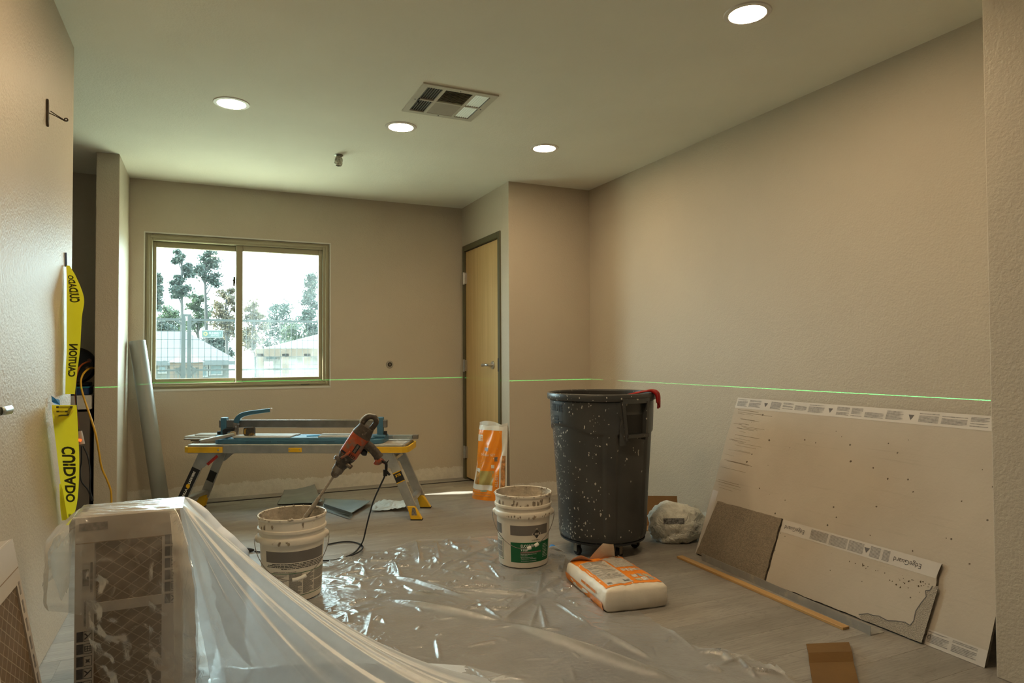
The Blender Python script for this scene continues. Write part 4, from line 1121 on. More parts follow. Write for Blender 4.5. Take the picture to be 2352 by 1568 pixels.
# tape measure
tm = thing('tape_measure', 'dirty black and yellow tape measure on the cutter bed', 'tape measure', bworld(-0.365, -0.05, ZT+0.050), BA+0.1)
MB().prism(rrect(-0.037, 0.037, -0.03, 0.03, 0.016), -0.018, 0.018).xf(Matrix(((1, 0, 0, 0), (0, 0, -1, 0), (0, 1, 0, 0.03), (0, 0, 0, 1)))).build('tape_case', mat('tape_case_dirty', (0.035, 0.032, 0.026), 0.55, var=0.5, vscale=60, dirt=(0.30, 0.17, 0.02), dscale=40, dlo=0.55, dhi=0.62), tm, bevel=0.004, seg=2)
MB().box(-0.030, -0.020, -0.0186, -0.018, 0.012, 0.045).build('side_grip', mat('tape_yellow_dirty', (0.35, 0.20, 0.02), 0.5, dirt=(0.05, 0.04, 0.03), dscale=60), tm)
MB().box(0.034, 0.042, -0.008, 0.008, 0.001, 0.008).build('tape_hook', M_STEEL, tm)

# ================================================================== papers under the platform
def sheet(name, pts4, mt, amp, label, cat, seed, curl=0.0, nu=36, nv=24):
    """paper lying on the floor between four floor corners (a,b,c,d), waved and curled"""
    a, b, c, d = [Vector(p) for p in pts4]
    mid = (a+b+c+d)/4
    def fn(u, v_):
        p = (a*(1-u)+b*u)*(1-v_)+(d*(1-u)+c*u)*v_
        z = amp*(0.5+0.5*mnoise.noise(Vector((p.x*7+seed, p.y*7, seed))))+curl*(u**4)+curl*0.6*(v_**6)
        return (p.x-mid.x, p.y-mid.y, 0.0015+abs(z))
    o = MB().grid(fn, nu, nv).build(name, mt, smooth=True); o.location = (mid.x, mid.y, 0)
    sm = o.modifiers.new('thick', 'SOLIDIFY'); sm.thickness = 0.0012; sm.offset = 1
    return tag(o, label, cat)
M_PAPG = mat('underlay_grey', (0.22, 0.235, 0.225), 0.55, var=0.1, bump=0.2, bscale=12)
M_PAPB = mat('underlay_blue_grey', (0.235, 0.285, 0.30), 0.5, var=0.08)
sheet('underlay_sheet', [on_z(636, 1160), on_z(742, 1160), on_z(722, 1124), on_z(655, 1127)], M_PAPG, 0.018, 'grey underlay offcut lying against the bare foot of the window wall', 'underlay', 3.3, 0.02)
us = sheet('underlay_sheet', [on_z(742, 1168), on_z(800, 1190), on_z(852, 1158), on_z(745, 1148)], M_PAPB, 0.02, 'blue grey underlay sheet with a rolled lip under the platform', 'underlay', 8.1, 0.01)
def lipf(u, v_):
    a = on_z(738, 1170); b = on_z(803, 1192); p = a*(1-u)+b*u; n_ = Vector((-(b-a).y, (b-a).x, 0)).normalized()
    an = -0.4+3.3*v_; r = 0.022
    q = p+n_*(r*math.sin(an)*1.0); return (q.x-us.location.x, q.y-us.location.y, 0.0025+r*(1-math.cos(an)))
MB().grid(lipf, 16, 12).build('rolled_lip', M_PAPB, us, smooth=True)
M_WPAP = mat('white_paper', (0.68, 0.70, 0.68), 0.6, var=0.05, bump=0.5, bscale=22)
wp = sheet('crumpled_paper', [on_z(850, 1176), on_z(938, 1173), on_z(937, 1157), on_z(862, 1160)], M_WPAP, 0.05, 'crumpled white paper towel beside the foot of the platform', 'paper', 5.5, 0.0, 60, 30)
for vtx in wp.data.vertices:
    p = vtx.co; vtx.co.z += 0.016*abs(mnoise.noise(Vector((p.x*30, p.y*30, 2))))

# ================================================================== grey roll leaning in the corner
rb0 = Vector((-0.295, 5.50, 0.002)); rt = Vector((-0.466, 5.575, 1.20))
ro = thing('vinyl_roll', 'tall grey roll of floor covering leaning in the corner by the window', 'roll', (rb0.x, rb0.y, 0))
dd = (rt-rb0).normalized(); qq = dd.to_track_quat('Z', 'Y').to_matrix().to_4x4()
prof = [(0.040, 0.03), (0.052, 0.0), (0.055, 0.003), (0.055, 1.205), (0.053, 1.208), (0.047, 1.208), (0.045, 1.19), (0.040, 0.03)]
m = MB().lathe(prof, 40).xf(Matrix.Translation((0, 0, 0.022)) @ qq)
m.build('rolled_sheet', mat('roll_grey', (0.235, 0.235, 0.215), 0.38, var=0.05), ro, smooth='auto')
m = MB()
sp = []
for i in range(60):
    a = i*0.35; r = 0.044-i*0.0003; sp.append((r*math.cos(a), r*math.sin(a)))
for i in range(59): m.add([(sp[i][0], sp[i][1], 1.207), (sp[i+1][0], sp[i+1][1], 1.207), (sp[i+1][0], sp[i+1][1], 0.9), (sp[i][0], sp[i][1], 0.9)], [(0, 1, 2, 3)])
m.xf(Matrix.Translation((0, 0, 0.022)) @ qq); m.build('inner_coil', mat('roll_grey_in', (0.22, 0.22, 0.20), 0.5), ro)
m = MB().add([(0.0555*math.cos(a), 0.0555*math.sin(a), z) for a in (4.10, 4.13) for z in (0.0, 1.205)], [(0, 2, 3, 1)]); m.xf(Matrix.Translation((0, 0, 0.022)) @ qq); m.build('free_edge', mat('roll_edge', (0.13, 0.13, 0.12)), ro)
# ================================================================== cement boards leaning on the right wall
SL = Vector((0.352, 0, 0.842)); SL.normalize()            # up the slope
NB = Vector((-SL.z, 0, SL.x))                              # out of the face, towards the room
BX = 2.452                                                 # foot line of the big board's face
def board_pt(y, v_, off=0.0): return Vector((BX, y, 0.001)) + SL*v_ + NB*off
def on_board(px, py, off=0.0):
    """pixel -> (y along the board, v up the slope) on the board's plane"""
    d = ray(px, py); o = Vector((BX, 0, 0.001))+NB*off
    p = CAMO + d*((o-CAMO).dot(NB)/d.dot(NB))
    return p.y, (p-o).dot(SL)
def board_material(name, c0, c1, speck=0.5):
    m, nt, p, out = nmat(name)
    co = objco(nt)
    n1 = noise_n(nt, co, 2.2, 5, 0.6)
    c = ramp(nt, n1, [(0.3, c0), (0.7, c1)]).outputs[0]
    ln = noise_n(nt, mapping(nt, co, (2, 2, 60)), 1.2, 6, 0.7)
    lf = ramp(nt, ln, [(0.58, (0,)*3), (0.75, (1,)*3)]).outputs[0]
    c = mixc(nt, math_n(nt, 'MULTIPLY', lf, 0.25), c, tuple(x*0.55 for x in c0))
    vv = nt.nodes.new('ShaderNodeTexVoronoi'); vv.inputs['Scale'].default_value = 26; L(nt, co, vv.inputs['Vector'])
    sx = nt.nodes.new('ShaderNodeSeparateXYZ'); L(nt, vv.outputs['Color'], sx.inputs[0])
    near = math_n(nt, 'LESS_THAN', vv.outputs['Distance'], math_n(nt, 'MULTIPLY', sx.outputs[1], 0.16))
    pn = ramp(nt, noise_n(nt, co, 3.5, 3), [(0.45, (0,)*3), (0.65, (1,)*3)]).outputs[0]
    sel = math_n(nt, 'LESS_THAN', sx.outputs[0], math_n(nt, 'MULTIPLY', pn, speck))
    c = mixc(nt, math_n(nt, 'MULTIPLY', math_n(nt, 'MULTIPLY', near, sel), 0.85), c, (0.06, 0.045, 0.03))
    L(nt, c, p.inputs['Base Color']); p.inputs['Roughness'].default_value = 0.75
    L(nt, bump_n(nt, noise_n(nt, co, 90, 5), 0.15, 0.004), p.inputs['Normal'])
    return m
M_CB = board_material('cement_board', (0.415, 0.365, 0.300), (0.485, 0.435, 0.365))
M_CBEDGE = mat('cement_edge', (0.16, 0.135, 0.105), 0.95, var=0.4, vscale=80, bump=1.0, bscale=120)
M_CBROUGH = mat('cement_rough_face', (0.235, 0.195, 0.145), 0.95, var=0.22, vscale=90, bump=0.6, bscale=160)
M_MESH = mat('cement_mesh', (0.50, 0.45, 0.375), 0.9, var=0.22, vscale=220, bump=1.0, bscale=300)
M_TAPE = mat('edge_tape', (0.53, 0.495, 0.455), 0.4, var=0.05)
M_TAPEG = mat('edge_tape_print', (0.27, 0.25, 0.23), 0.5, var=0.35, vscale=90)
M_TAPED = mat('edge_tape_dark', (0.10, 0.09, 0.085), 0.5)
def slab(poly, off, th, name, parent, mats, bev=0.0):
    """poly of (y, v) on the leaning plane, extruded by th towards the room; face / edge materials"""
    m = MB(); n = len(poly)
    a = [board_pt(y, v_, off) for y, v_ in poly]; b = [board_pt(y, v_, off+th) for y, v_ in poly]
    org = parent.location
    m.add([p-org for p in a+b], [])
    m.cur = 0; m.f.append(tuple(range(n, 2*n))); m.mi.append(0)
    m.f.append(tuple(range(n-1, -1, -1))); m.mi.append(0)
    for i in range(n): m.f.append((i, (i+1) % n, n+(i+1) % n, n+i)); m.mi.append(1)
    return m.build(name, mats, parent)
def decal(parent, poly, off, name, mt):
    org = parent.location
    return MB().add([board_pt(y, v_, off)-org for y, v_ in poly], [tuple(range(len(poly)))]).build(name, mt, parent)
def jag(p0, p1, n, amp, rs):
    """jagged line between two (y,v) points"""
    out = []
    for i in range(n):
        u = i/n; a = amp*(rs.random()-0.5) if i else 0
        dy, dv = p1[0]-p0[0], p1[1]-p0[1]; l = math.hypot(dy, dv)+1e-9
        out.append((p0[0]+dy*u-dv/l*a, p0[1]+dv*u+dy/l*a))
    return out
YB0, YB1, VB = 2.985, 1.452, 0.912
bd = thing('cement_board', 'full sheet of beige cement board leaning on the right wall', 'cement board', (BX, 2.2, 0))
rs = random.Random(4)
poly = [(YB1, 0.0)]+[(YB1, VB)]+[(YB0+0.012, VB)]+jag((YB0+0.012, VB), (YB0-0.03, 0.0), 26, 0.006, rs)[1:]+[(YB0-0.03, 0.0)]
poly = poly[::-1]
slab(poly, -0.0127, 0.0127, 'board_sheet', bd, [M_CB, M_CBEDGE])
for nm, (v0, v1) in (('top_edge_tape', (VB-0.062, VB)), ('bottom_edge_tape', (0.0, 0.058))):
    tp = decal(bd, [(YB0+0.006 if v0 > 0.5 else 1.8, v0), (YB1, v0), (YB1, v1), (YB0+0.006 if v0 > 0.5 else 1.8, v1)], 0.0008, nm, M_TAPE)
    m = MB(); y = YB0-0.004 if v0 > 0.5 else 1.66
    rs = random.Random(11); k = 0; org = bd.location
    td = MB()
    while y > YB1+0.05:
        if k % 5 == 2:
            yc = y-0.025; s = 1 if v0 < 0.5 else -1; vm = (v0+v1)/2
            td.add([board_pt(yc+0.013, vm-0.010*s, 0.0016)-org, board_pt(yc-0.013, vm-0.010*s, 0.0016)-org, board_pt(yc, vm+0.014*s, 0.0016)-org], [(0, 1, 2)]); y -= 0.06
        else:
            w_ = rs.uniform(0.055, 0.105)
            for q in range(8):
                va = v0+0.012+q*0.0052
                if rs.random() < 0.12: continue
                m.add([board_pt(y, va, 0.0014)-org, board_pt(y-w_*rs.choice((1, 1, 0.7)), va, 0.0014)-org, board_pt(y-w_, va+0.0036, 0.0014)-org, board_pt(y, va+0.0036, 0.0014)-org], [(0, 1, 2, 3)])
            y -= w_+0.012
        k += 1
    tag(m.build('tape_print', M_TAPEG, tp), kind='stuff'); tag(td.build('tape_arrows', M_TAPED, tp), kind='stuff')
    if v0 < 0.5:
        V, F = text_geo('EdgeGuard', 0.030, width=0.135)
        MB().add([board_pt(1.715-p.x, 0.030+p.y, 0.0016)-org for p in V], F).build('tape_lettering', M_TAPED, tp)
side = on_board(1640, 1150); 
tp = decal(bd, [(YB0-0.028, 0.0), (YB0-0.075, 0.0), (YB0-0.060, 0.36), (YB0-0.018, 0.36)], 0.0008, 'side_edge_tape', M_TAPE)
# dark scratches and knocks
m = MB(); rs = random.Random(21)
for k in range(34):
    y0 = YB0-0.02-abs(rs.gauss(0, 0.05)); v0 = rs.uniform(0.38, 0.84); l = rs.uniform(0.05, 0.2); w_ = rs.uniform(0.0008, 0.002)
    m.add([board_pt(y0, v0, 0.0006)-org, board_pt(y0-l, v0-0.004, 0.0006)-org, board_pt(y0-l, v0-0.004+w_, 0.0006)-org, board_pt(y0, v0+w_, 0.0006)-org], [(0, 1, 2, 3)])
tag(m.build('scratches', mat('scratch_dark', (0.22, 0.18, 0.13), 0.9), bd), kind='stuff')
m = MB()
for k in range(26):
    y0 = rs.uniform(YB1+0.02, YB0-0.1); v0 = rs.uniform(0.3, 0.78); s = rs.uniform(0.002, 0.006)
    m.add([board_pt(y0+s*math.cos(q*1.05)*rs.uniform(.5, 1.3), v0+s*math.sin(q*1.05)*rs.uniform(.5, 1.3), 0.0007)-org for q in range(6)], [(0, 1, 2, 3, 4, 5)])
tag(m.build('chips', mat('chip_dark', (0.11, 0.085, 0.06), 0.95), bd), kind='stuff')

OF = 0.0010
def yv(px, py): return on_board(px, py, 0.0137)
a, b, c, d = yv(1648, 1150), yv(1795, 1190), yv(1756, 1328), yv(1598, 1272)
rs = random.Random(8)
p1 = thing('cement_board_offcut', 'small dark rough cement board offcut at the bag end of the leaning sheet', 'cement board', (BX, 2.7, 0), 0, 'cement board offcuts')
poly = jag((d[0], 0.0), (c[0], 0.0), 12, 0.004, rs)+jag((c[0], 0.0), b, 14, 0.006, rs)+jag(b, a, 14, 0.004, rs)+jag(a, (d[0], 0.0), 12, 0.004, rs)
slab(poly, OF, 0.0127, 'offcut_sheet', p1, [M_CBROUGH, M_CBEDGE])
e, f_, g = yv(1797, 1192), yv(2160, 1293), yv(2118, 1470)
p2 = thing('cement_board_offcut', 'long pale cement board offcut with torn corner leaning on the full sheet', 'cement board', (BX, 2.1, 0), 0, 'cement board offcuts')
rs = random.Random(5)
yl = c[0]-0.012
vt0, vt1 = e[1], f_[1]
vr = 0.5*(vt0+vt1)
poly = jag((yl, 0.0), (g[0], 0.0), 30, 0.004, rs)+jag((g[0], 0.0), (f_[0], vr), 16, 0.006, rs)+[(f_[0], vr), (e[0]-0.004, vr)]+jag((e[0]-0.004, vr), (yl, 0.0), 10, 0.005, rs)[1:]
slab(poly, OF, 0.0127, 'offcut_sheet', p2, [M_CB, M_CBEDGE])
o2 = OF+0.0127
tp = decal(p2, [(e[0]-0.01, vr-0.060), (f_[0]+0.004, vr-0.060), (f_[0]-0.006, vr), (e[0]-0.008, vr)], o2+0.0008, 'edge_tape', M_TAPE)
org = p2.location
for yc in (f_[0]+0.125, e[0]-0.085):
    V, F = text_geo('EdgeGuard', 0.026, width=0.115)
    MB().add([board_pt(yc+p.x, vr-0.030-p.y, o2+0.0016)-org for p in V], F).build('tape_lettering', M_TAPED, tp)
m = MB(); rs = random.Random(17)
span = e[0]-f_[0]
for (u0, u1) in ((0.23, 0.35), (0.365, 0.48), (0.49, 0.585), (0.625, 0.685), (0.70, 0.74)):
    for q in range(9):
        va = vr-0.052+q*0.0050
        m.add([board_pt(e[0]-span*u0, va, o2+0.0014)-org, board_pt(e[0]-span*u1, va, o2+0.0014)-org, board_pt(e[0]-span*u1, va+0.0034, o2+0.0014)-org, board_pt(e[0]-span*u0, va+0.0034, o2+0.0014)-org], [(0, 1, 2, 3)])
tag(m.build('tape_print', M_TAPEG, tp), kind='stuff')
yc = e[0]-span*0.605
MB().add([board_pt(yc+0.013, vr-0.020, o2+0.0016)-org, board_pt(yc-0.013, vr-0.020, o2+0.0016)-org, board_pt(yc, vr-0.042, o2+0.0016)-org], [(0, 2, 1)]).build('tape_arrow', M_TAPED, tp)
# torn corner showing the glass mesh
def torn(pts): return [(g[0]+(yl-g[0])*u, vr*w_) for u, w_ in pts]
tc = torn([(0.0, 0.0), (0.33, 0.0), (0.35, 0.045), (0.30, 0.10), (0.27, 0.10), (0.24, 0.12), (0.19, 0.105), (0.145, 0.14), (0.10, 0.165), (0.072, 0.15), (0.06, 0.22), (0.062, 0.34), (0.045, 0.46), (0.028, 0.55), (0.038, 0.62), (0.018, 0.64), (0.010, 0.70), (-0.018, 0.72)])
decal(p2, tc, o2+0.0007, 'torn_face', M_MESH)
crack = tc[2:-1]
m = MB()
for i in range(len(crack)-1):
    (y0, v0), (y1, v1) = crack[i], crack[i+1]; dy, dv = y1-y0, v1-v0; l = math.hypot(dy, dv); ny, nv = -dv/l*0.0016, dy/l*0.0016
    m.add([board_pt(y0-ny, v0-nv, o2+0.0015)-org, board_pt(y1-ny, v1-nv, o2+0.0015)-org, board_pt(y1+ny, v1+nv, o2+0.0015)-org, board_pt(y0+ny, v0+nv, o2+0.0015)-org], [(0, 1, 2, 3)])
m.build('torn_edge', M_TAPED, p2)
m = MB()
for k in range(40):
    y0 = f_[0]+0.02+abs(rs.gauss(0, 0.16)); v0 = vr-0.085-abs(rs.gauss(0, 0.025)); s = rs.uniform(0.0012, 0.004)
    m.add([board_pt(y0+s*math.cos(q*1.26)*rs.uniform(.5, 1.3), v0+s*math.sin(q*1.26)*rs.uniform(.5, 1.3), o2+0.0007)-org for q in range(5)], [(0, 1, 2, 3, 4)])
tag(m.build('chips', mat('chip_dark', (0.11, 0.085, 0.06), 0.95), p2), kind='stuff')

# ---- timber strip and metal angle on the floor in front of the boards
s0, s1 = on_z(1556, 1281, 0), on_z(1938, 1447, 0)
d_ = (s1-s0); ln = d_.length
st = thing('timber_strip', 'thin pale timber strip lying beside the metal angle', 'timber strip', (s0+s1)/2, math.atan2(d_.y, d_.x))
MB().box(-ln/2, ln/2, -0.004, 0.032, 0.0, 0.011).build('strip_body', wood_mat('pine_strip', (0.42, 0.24, 0.085), (0.54, 0.335, 0.13), (1.5, 60, 60), 2.0), st, bevel=0.001)
s0, s1 = on_z(1612, 1286, 0), on_z(2000, 1459, 0)
d_ = (s1-s0); ln = d_.length
an = thing('metal_angle', 'long grey steel angle lying on the floor before the cement boards', 'metal angle', (s0+s1)/2, math.atan2(d_.y, d_.x))
M_ANG = mat('galvanised_angle', (0.33, 0.325, 0.305), 0.5, 0.3, var=0.15, vscale=9, dirt=(0.45, 0.41, 0.34), dscale=20, dlo=0.55, dhi=0.7)
MB().box(-ln/2, ln/2, -0.001, 0.001, 0.0, 0.036).build('upright_leg', M_ANG, an)
MB().box(-ln/2, ln/2, 0.001, 0.072, 0.0, 0.0025).build('flat_leg', M_ANG, an)

# ---- brown cardboard strip at the bottom of the picture
q0, q1 = on_z(1852, 1484), on_z(1950, 1480)
q2, q3 = on_z(1975, 1590), on_z(1868, 1590)
M_CARD = mat('kraft_cardboard', (0.155, 0.078, 0.016), 0.85, var=0.12, vscale=5, bump=0.1, bscale=60)
cs = thing('cardboard_strip', 'folded strip of brown cardboard lying on the bare floor planks', 'cardboard', (q0+q1+q2+q3)/4)
org = cs.location.copy()
for (u0, u1, z0, z1, sh) in ((0.0, 0.33, 0.006, 0.022, 0), (0.332, 0.46, 0.022, 0.008, 0.006), (0.462, 1.5, 0.008, 0.016, 0)):
    vv = []
    for k, (u, z) in enumerate(((u0, z0), (u1, z1))):
        a_ = q0*(1-u)+q3*u; b_ = q1*(1-u)+q2*u
        for p in (a_, b_): vv.append(Vector((p.x, p.y, z))-org)
    top = [v_+Vector((0, 0, 0.004)) for v_ in vv]
    MB().add(vv+top, [(0, 1, 3, 2), (4, 6, 7, 5), (0, 4, 5, 1), (1, 5, 7, 3), (3, 7, 6, 2), (2, 6, 4, 0)]).build('cardboard_panel', M_CARD, cs)

# ================================================================== bags
def pillow(L_, W_, H_, fn=None, nu=44, nv=30, p=5.0, seed=1, wr=0.006):
    """closed cushion-like sack: superellipse outline, flat bottom"""
    mb = MB(); v = []; f = []
    nz = 12
    for k in range(nz+1):
        t_ = k/nz
        ang = -PI/2+PI*t_
        zz = H_*(0.5+0.5*math.sin(ang)); shrink = abs(math.cos(ang))**0.35 if 0 < k < nz else 0.0
        sc = 0.90+0.10*math.cos(ang)**0.5 if 0 < k < nz else 0.90
        for i in range(64):
            a = 2*PI*i/64; c, s = math.cos(a), math.sin(a); e = 2/p
            x = L_/2*math.copysign(abs(c)**e, c)*sc; y = W_/2*math.copysign(abs(s)**e, s)*sc
            n_ = mnoise.noise(Vector((x*16+seed, y*16, zz*22)))*wr
            v.append((x*(1+n_/0.2), y*(1+n_/0.2), max(0.0, zz+n_*(0.5 if k > 2 else 0))))
    for k in range(nz):
        for i in range(64): f.append((k*64+i, k*64+(i+1) % 64, (k+1)*64+(i+1) % 64, (k+1)*64+i))
    mb.add(v, f)
    return mb, v
M_SACKW = mat('sack_white', (0.72, 0.67, 0.58), 0.5, var=0.07, vscale=9, bump=0.35, bscale=14)
M_SACKO = mat('sack_orange', (0.75, 0.22, 0.012), 0.45, var=0.08, bump=0.3, bscale=16)
M_SACKG = mat('sack_grey_print', (0.33, 0.31, 0.28), 0.55, var=0.35, vscale=160)
M_SACKD = mat('sack_dark_print', (0.08, 0.08, 0.08), 0.6)
# lying sack
c0, c1, c2 = on_z(1394, 1408), on_z(1527, 1392), on_z(1281, 1332)
ux = (c1-c0); W_ = ux.length*1.03; ux.normalize(); uy = Vector((-ux.y, ux.x, 0)); L_ = (c2-c0).dot(uy)*1.02
ctr = c0+ux*W_/2+uy*L_/2
sk = thing('mortar_sack', 'opened orange and white paper mortar sack lying flat beside the bin', 'sack', ctr, math.atan2(ux.y, ux.x))
HS = 0.098
def sack_top(x, y):
    """height of the sack's upper side at local x, y"""
    u = x/(W_/2); v_ = y/(L_/2)
    edge = (1-min(1, abs(u))**12)*(1-min(1, abs(v_))**14)
    h = HS*(0.88+0.12*max(0.0, edge)) + 0.006*(1-u*u)*(1-v_*v_)
    h += 0.0045*mnoise.noise(Vector((x*22, y*22, 1)))+0.003*mnoise.noise(Vector((x*60, y*30, 5)))
    return h+0.006*(-v_)
n1, n2 = 40, 56
mb = MB(); v = []
def outline(x, y, z):
    u = x/(W_/2); v_ = y/(L_/2)
    return (x, y, z)
for j in range(n2+1):
    for i in range(n1+1):
        x = (i/n1-0.5)*W_; y = (j/n2-0.5)*L_
        cx = 1-0.035*(abs(y)/(L_/2))**8; cy = 1-0.03*(abs(x)/(W_/2))**8
        v.append((x*cx, y*cy, sack_top(x, y)))
f = [(j*(n1+1)+i, j*(n1+1)+i+1, (j+1)*(n1+1)+i+1, (j+1)*(n1+1)+i) for j in range(n2) for i in range(n1)]
ringi = [i for i in range(n1+1)]+[j*(n1+1)+n1 for j in range(1, n2+1)]+[n2*(n1+1)+i for i in range(n1-1, -1, -1)]+[j*(n1+1) for j in range(n2-1, 0, -1)]
prevr = ringi
for k, (fr, bl) in enumerate(((0.90, 0.008), (0.62, 0.013), (0.34, 0.014), (0.12, 0.009), (0.0, -0.002))):
    base = len(v); nr = []
    for idx in ringi:
        x, y, z = v[idx]; l = math.hypot(x, y)
        w = 0.006*mnoise.noise(Vector((x*18, y*18, k*2.0)))
        nx, ny = (x/(W_/2))**7, (y/(L_/2))**7; q = math.hypot(nx, ny)+1e-6
        v.append((x+nx/q*(bl+w), y+ny/q*(bl+w), max(0.001, z*fr))); nr.append(len(v)-1)
    for i in range(len(ringi)): f.append((prevr[(i+1) % len(ringi)], prevr[i], nr[i], nr[(i+1) % len(ringi)]))
    prevr = nr
f.append(tuple(prevr))
mb.add(v, f); sbody = mb.build('sack_body', M_SACKW, sk, smooth=True)
def top_patch(u0, u1, v0, v1, name, mt, parent, eps=0.0012, n=14):
    def fn(a, b):
        x = (u0+(u1-u0)*a)*W_/2; y = (v0+(v1-v0)*b)*L_/2
        return (x, y, sack_top(x, y)+eps)
    return MB().grid(fn, n, n+6).build(name, mt, parent, smooth=True)
op = top_patch(-0.95, 0.95, -0.90, 0.94, 'orange_panel', M_SACKO, sbody, 0.0010, 24)
tp1 = top_patch(-0.84, 0.04, -0.84, 0.60, 'print_panel', mat('sack_panel_pale', (0.52, 0.48, 0.42), 0.5, var=0.05), op, 0.0018)
tp2 = top_patch(0.12, 0.86, 0.08, 0.80, 'print_panel', mat('sack_panel_grey', (0.40, 0.37, 0.33), 0.5, var=0.25, vscale=150), op, 0.0018)
m = MB()
def top_quad(mb, u0, u1, v0, v1, eps):
    def fn(a, b):
        x = (u0+(u1-u0)*a)*W_/2; y = (v0+(v1-v0)*b)*L_/2; return (x, y, sack_top(x, y)+eps)
    mb.grid(fn, 8, 2)
for k in range(26):
    v0 = 0.54-k*0.043
    if k in (6, 12, 18): continue
    top_quad(m, -0.80, 0.0-0.05*(k % 3), v0, v0+0.022, 0.0024)
tag(m.build('small_print', M_SACKG, tp1), kind='stuff')
m = MB()
for k in range(12): top_quad(m, -0.22+k*0.018, -0.212+k*0.018, -0.78, -0.66, 0.0026)
for k in range(8): top_quad(m, -0.80+k*0.02, -0.79+k*0.02, -0.80, -0.73, 0.0026)
tag(m.build('barcode', M_SACKD, tp1), kind='stuff')
rs = random.Random(5)
for r_ in range(2):
    for k in range(3):
        top_patch(0.20+k*0.22, 0.38+k*0.22, -0.62-r_*0.20+0.02, -0.46-r_*0.20+0.02, 'pictogram', mat('pictogram_%d' % ((k+r_*2) % 3), ((0.5, 0.47, 0.42), (0.32, 0.33, 0.30), (0.42, 0.38, 0.25))[(k+r_*2) % 3], 0.5, var=0.35, vscale=90), op, 0.0018, 4)
for k in range(5): top_patch(0.18+k*0.14, 0.29+k*0.14, -0.20, -0.03, 'pictogram', mat('pictogram_0', (0.5, 0.47, 0.42)), op, 0.0018, 4)
# orange band low on the long side, with lettering
def side_patch(v0, v1, z0, z1, name, mt, parent, eps):
    def fn(a, b):
        y = (v0+(v1-v0)*a)*L_/2; z = z0+(z1-z0)*b
        return (-W_/2-0.0135*math.sin(PI*min(1, max(0, z/0.088)))**0.6-eps, y, z)
    return MB().grid(fn, 24, 6).build(name, mt, parent, smooth=True)
side_patch(-0.93, 0.95, 0.004, 0.040, 'side_band', M_SACKO, sbody, 0.003)
for k, (y0, y1) in enumerate(((-0.145, -0.095), (-0.085, -0.045), (-0.035, 0.015))):
    MB().add([(-W_/2-0.0165, y, z) for y, z in ((y1, 0.056), (y0, 0.056), (y0, 0.068), (y1, 0.068))], [(0, 1, 2, 3)]).build('side_print', M_SACKO, sbody)
# torn paper mouth at the far end
def flap(u, v_):
    x = -W_/2*0.95+W_*0.95*u; y = L_/2*0.95-0.005+0.012*math.sin(6*u+1)-0.045*v_
    h = 0.078+0.042*v_*(0.35+0.65*math.exp(-((u-0.12)/0.2)**2)+0.4*math.sin(9*u)**2*0.4)
    return (x, y-0.02*v_*math.sin(5*u), h+0.006*mnoise.noise(Vector((u*8, v_*4, 3))))
M_SACKI = mat('sack_paper_inside', (0.56, 0.46, 0.35), 0.7, var=0.08, bump=0.3, bscale=20)
fl2 = MB().grid(flap, 40, 10).build('torn_mouth', M_SACKI, sbody, smooth=True)
pts = [(0.02, 0), (0.20, 0), (0.215, 0.03), (0.13, 0.135), (0.105, 0.13), (0.04, 0.05)]
def tri_flap(u, v_):
    w = 1-0.72*v_; xx = 0.018+(u-0.5)*0.150*w; zz = 0.085+0.085*v_
    return (xx+0.03*v_, L_/2*0.82+0.015*math.sin(3*u+2*v_)-0.02*v_, zz)
MB().grid(tri_flap, 16, 14).build('torn_flap', M_SACKI, sbody, smooth=True)

# standing orange bag by the door
b0, b1 = on_z(1089, 1144), on_z(1142, 1156)
bc = Vector((1.963, 4.752, 0)); bdir = Vector((math.cos(-0.86), math.sin(-0.86), 0))
sb_ = thing('thinset_bag', 'upright orange printed bag of thin-set slumped against the closet corner', 'bag', bc, math.atan2(bdir.y, bdir.x))
BW, BD, BH = 0.285, 0.105, 0.555
def bag_pt(side, u, h, eps=0.0):
    """side: 0 front .. around; u in 0..1 across; h 0..1 up"""
    w = BW*(1.0-0.16*h)/2*(1+0.02*math.sin(9*h)); dpt = BD/2*(1-0.72*h**1.6)*(1+0.15*math.sin(PI*min(1, h*1.6)))
    lean_x = 0.018*h+0.022*math.sin(PI*h)*-0.4+0.012*math.sin(4*h); lean_y = 0.075*h
    if side == 'f':
        x = (u-0.5)*2*w
        bulge = dpt*(1-abs(2*u-1)**3.5)
        fold = 0.011*math.sin(11*u-6*h)*math.sin(PI*h)+0.006*math.sin(23*u-14*h+1)*math.sin(PI*h)+0.007*mnoise.noise(Vector((u*7, h*9, 2)))
        return (x+lean_x, -bulge-eps-fold*(1 if 0.03 < u < 0.97 else 0)+lean_y, h*BH)
    x = (u-0.5)*2*w
    return (x+lean_x, dpt*(1-abs(2*u-1)**3.5)+eps+lean_y, h*BH)
M_BAGO = mat('bag_orange_gloss', (0.80, 0.245, 0.012), 0.25, var=0.06, spec=0.6, bump=0.25, bscale=14)
M_BAGW = mat('bag_white_gloss', (0.70, 0.68, 0.62), 0.3, var=0.06, bump=0.3, bscale=14)
mb = MB(); mb.grid(lambda u, h: bag_pt('f', u, h), 36, 48); mb.grid(lambda u, h: bag_pt('b', 1-u, h), 24, 30)
bbody = mb.build('bag_body', M_BAGW, sb_, smooth=True)
def bag_patch(u0, u1, h0, h1, name, mt, parent=None, eps=0.0012):
    return MB().grid(lambda a, b: bag_pt('f', u0+(u1-u0)*a, h0+(h1-h0)*b, eps), 18, 24).build(name, mt, parent or bbody, smooth=True)
bo = bag_patch(0.0, 0.84, 0.0, 0.935, 'orange_front', M_BAGO)
bag_patch(0.0, 0.20, 0.78, 0.87, 'white_panel', M_BAGW, bo, 0.002)
m = MB()
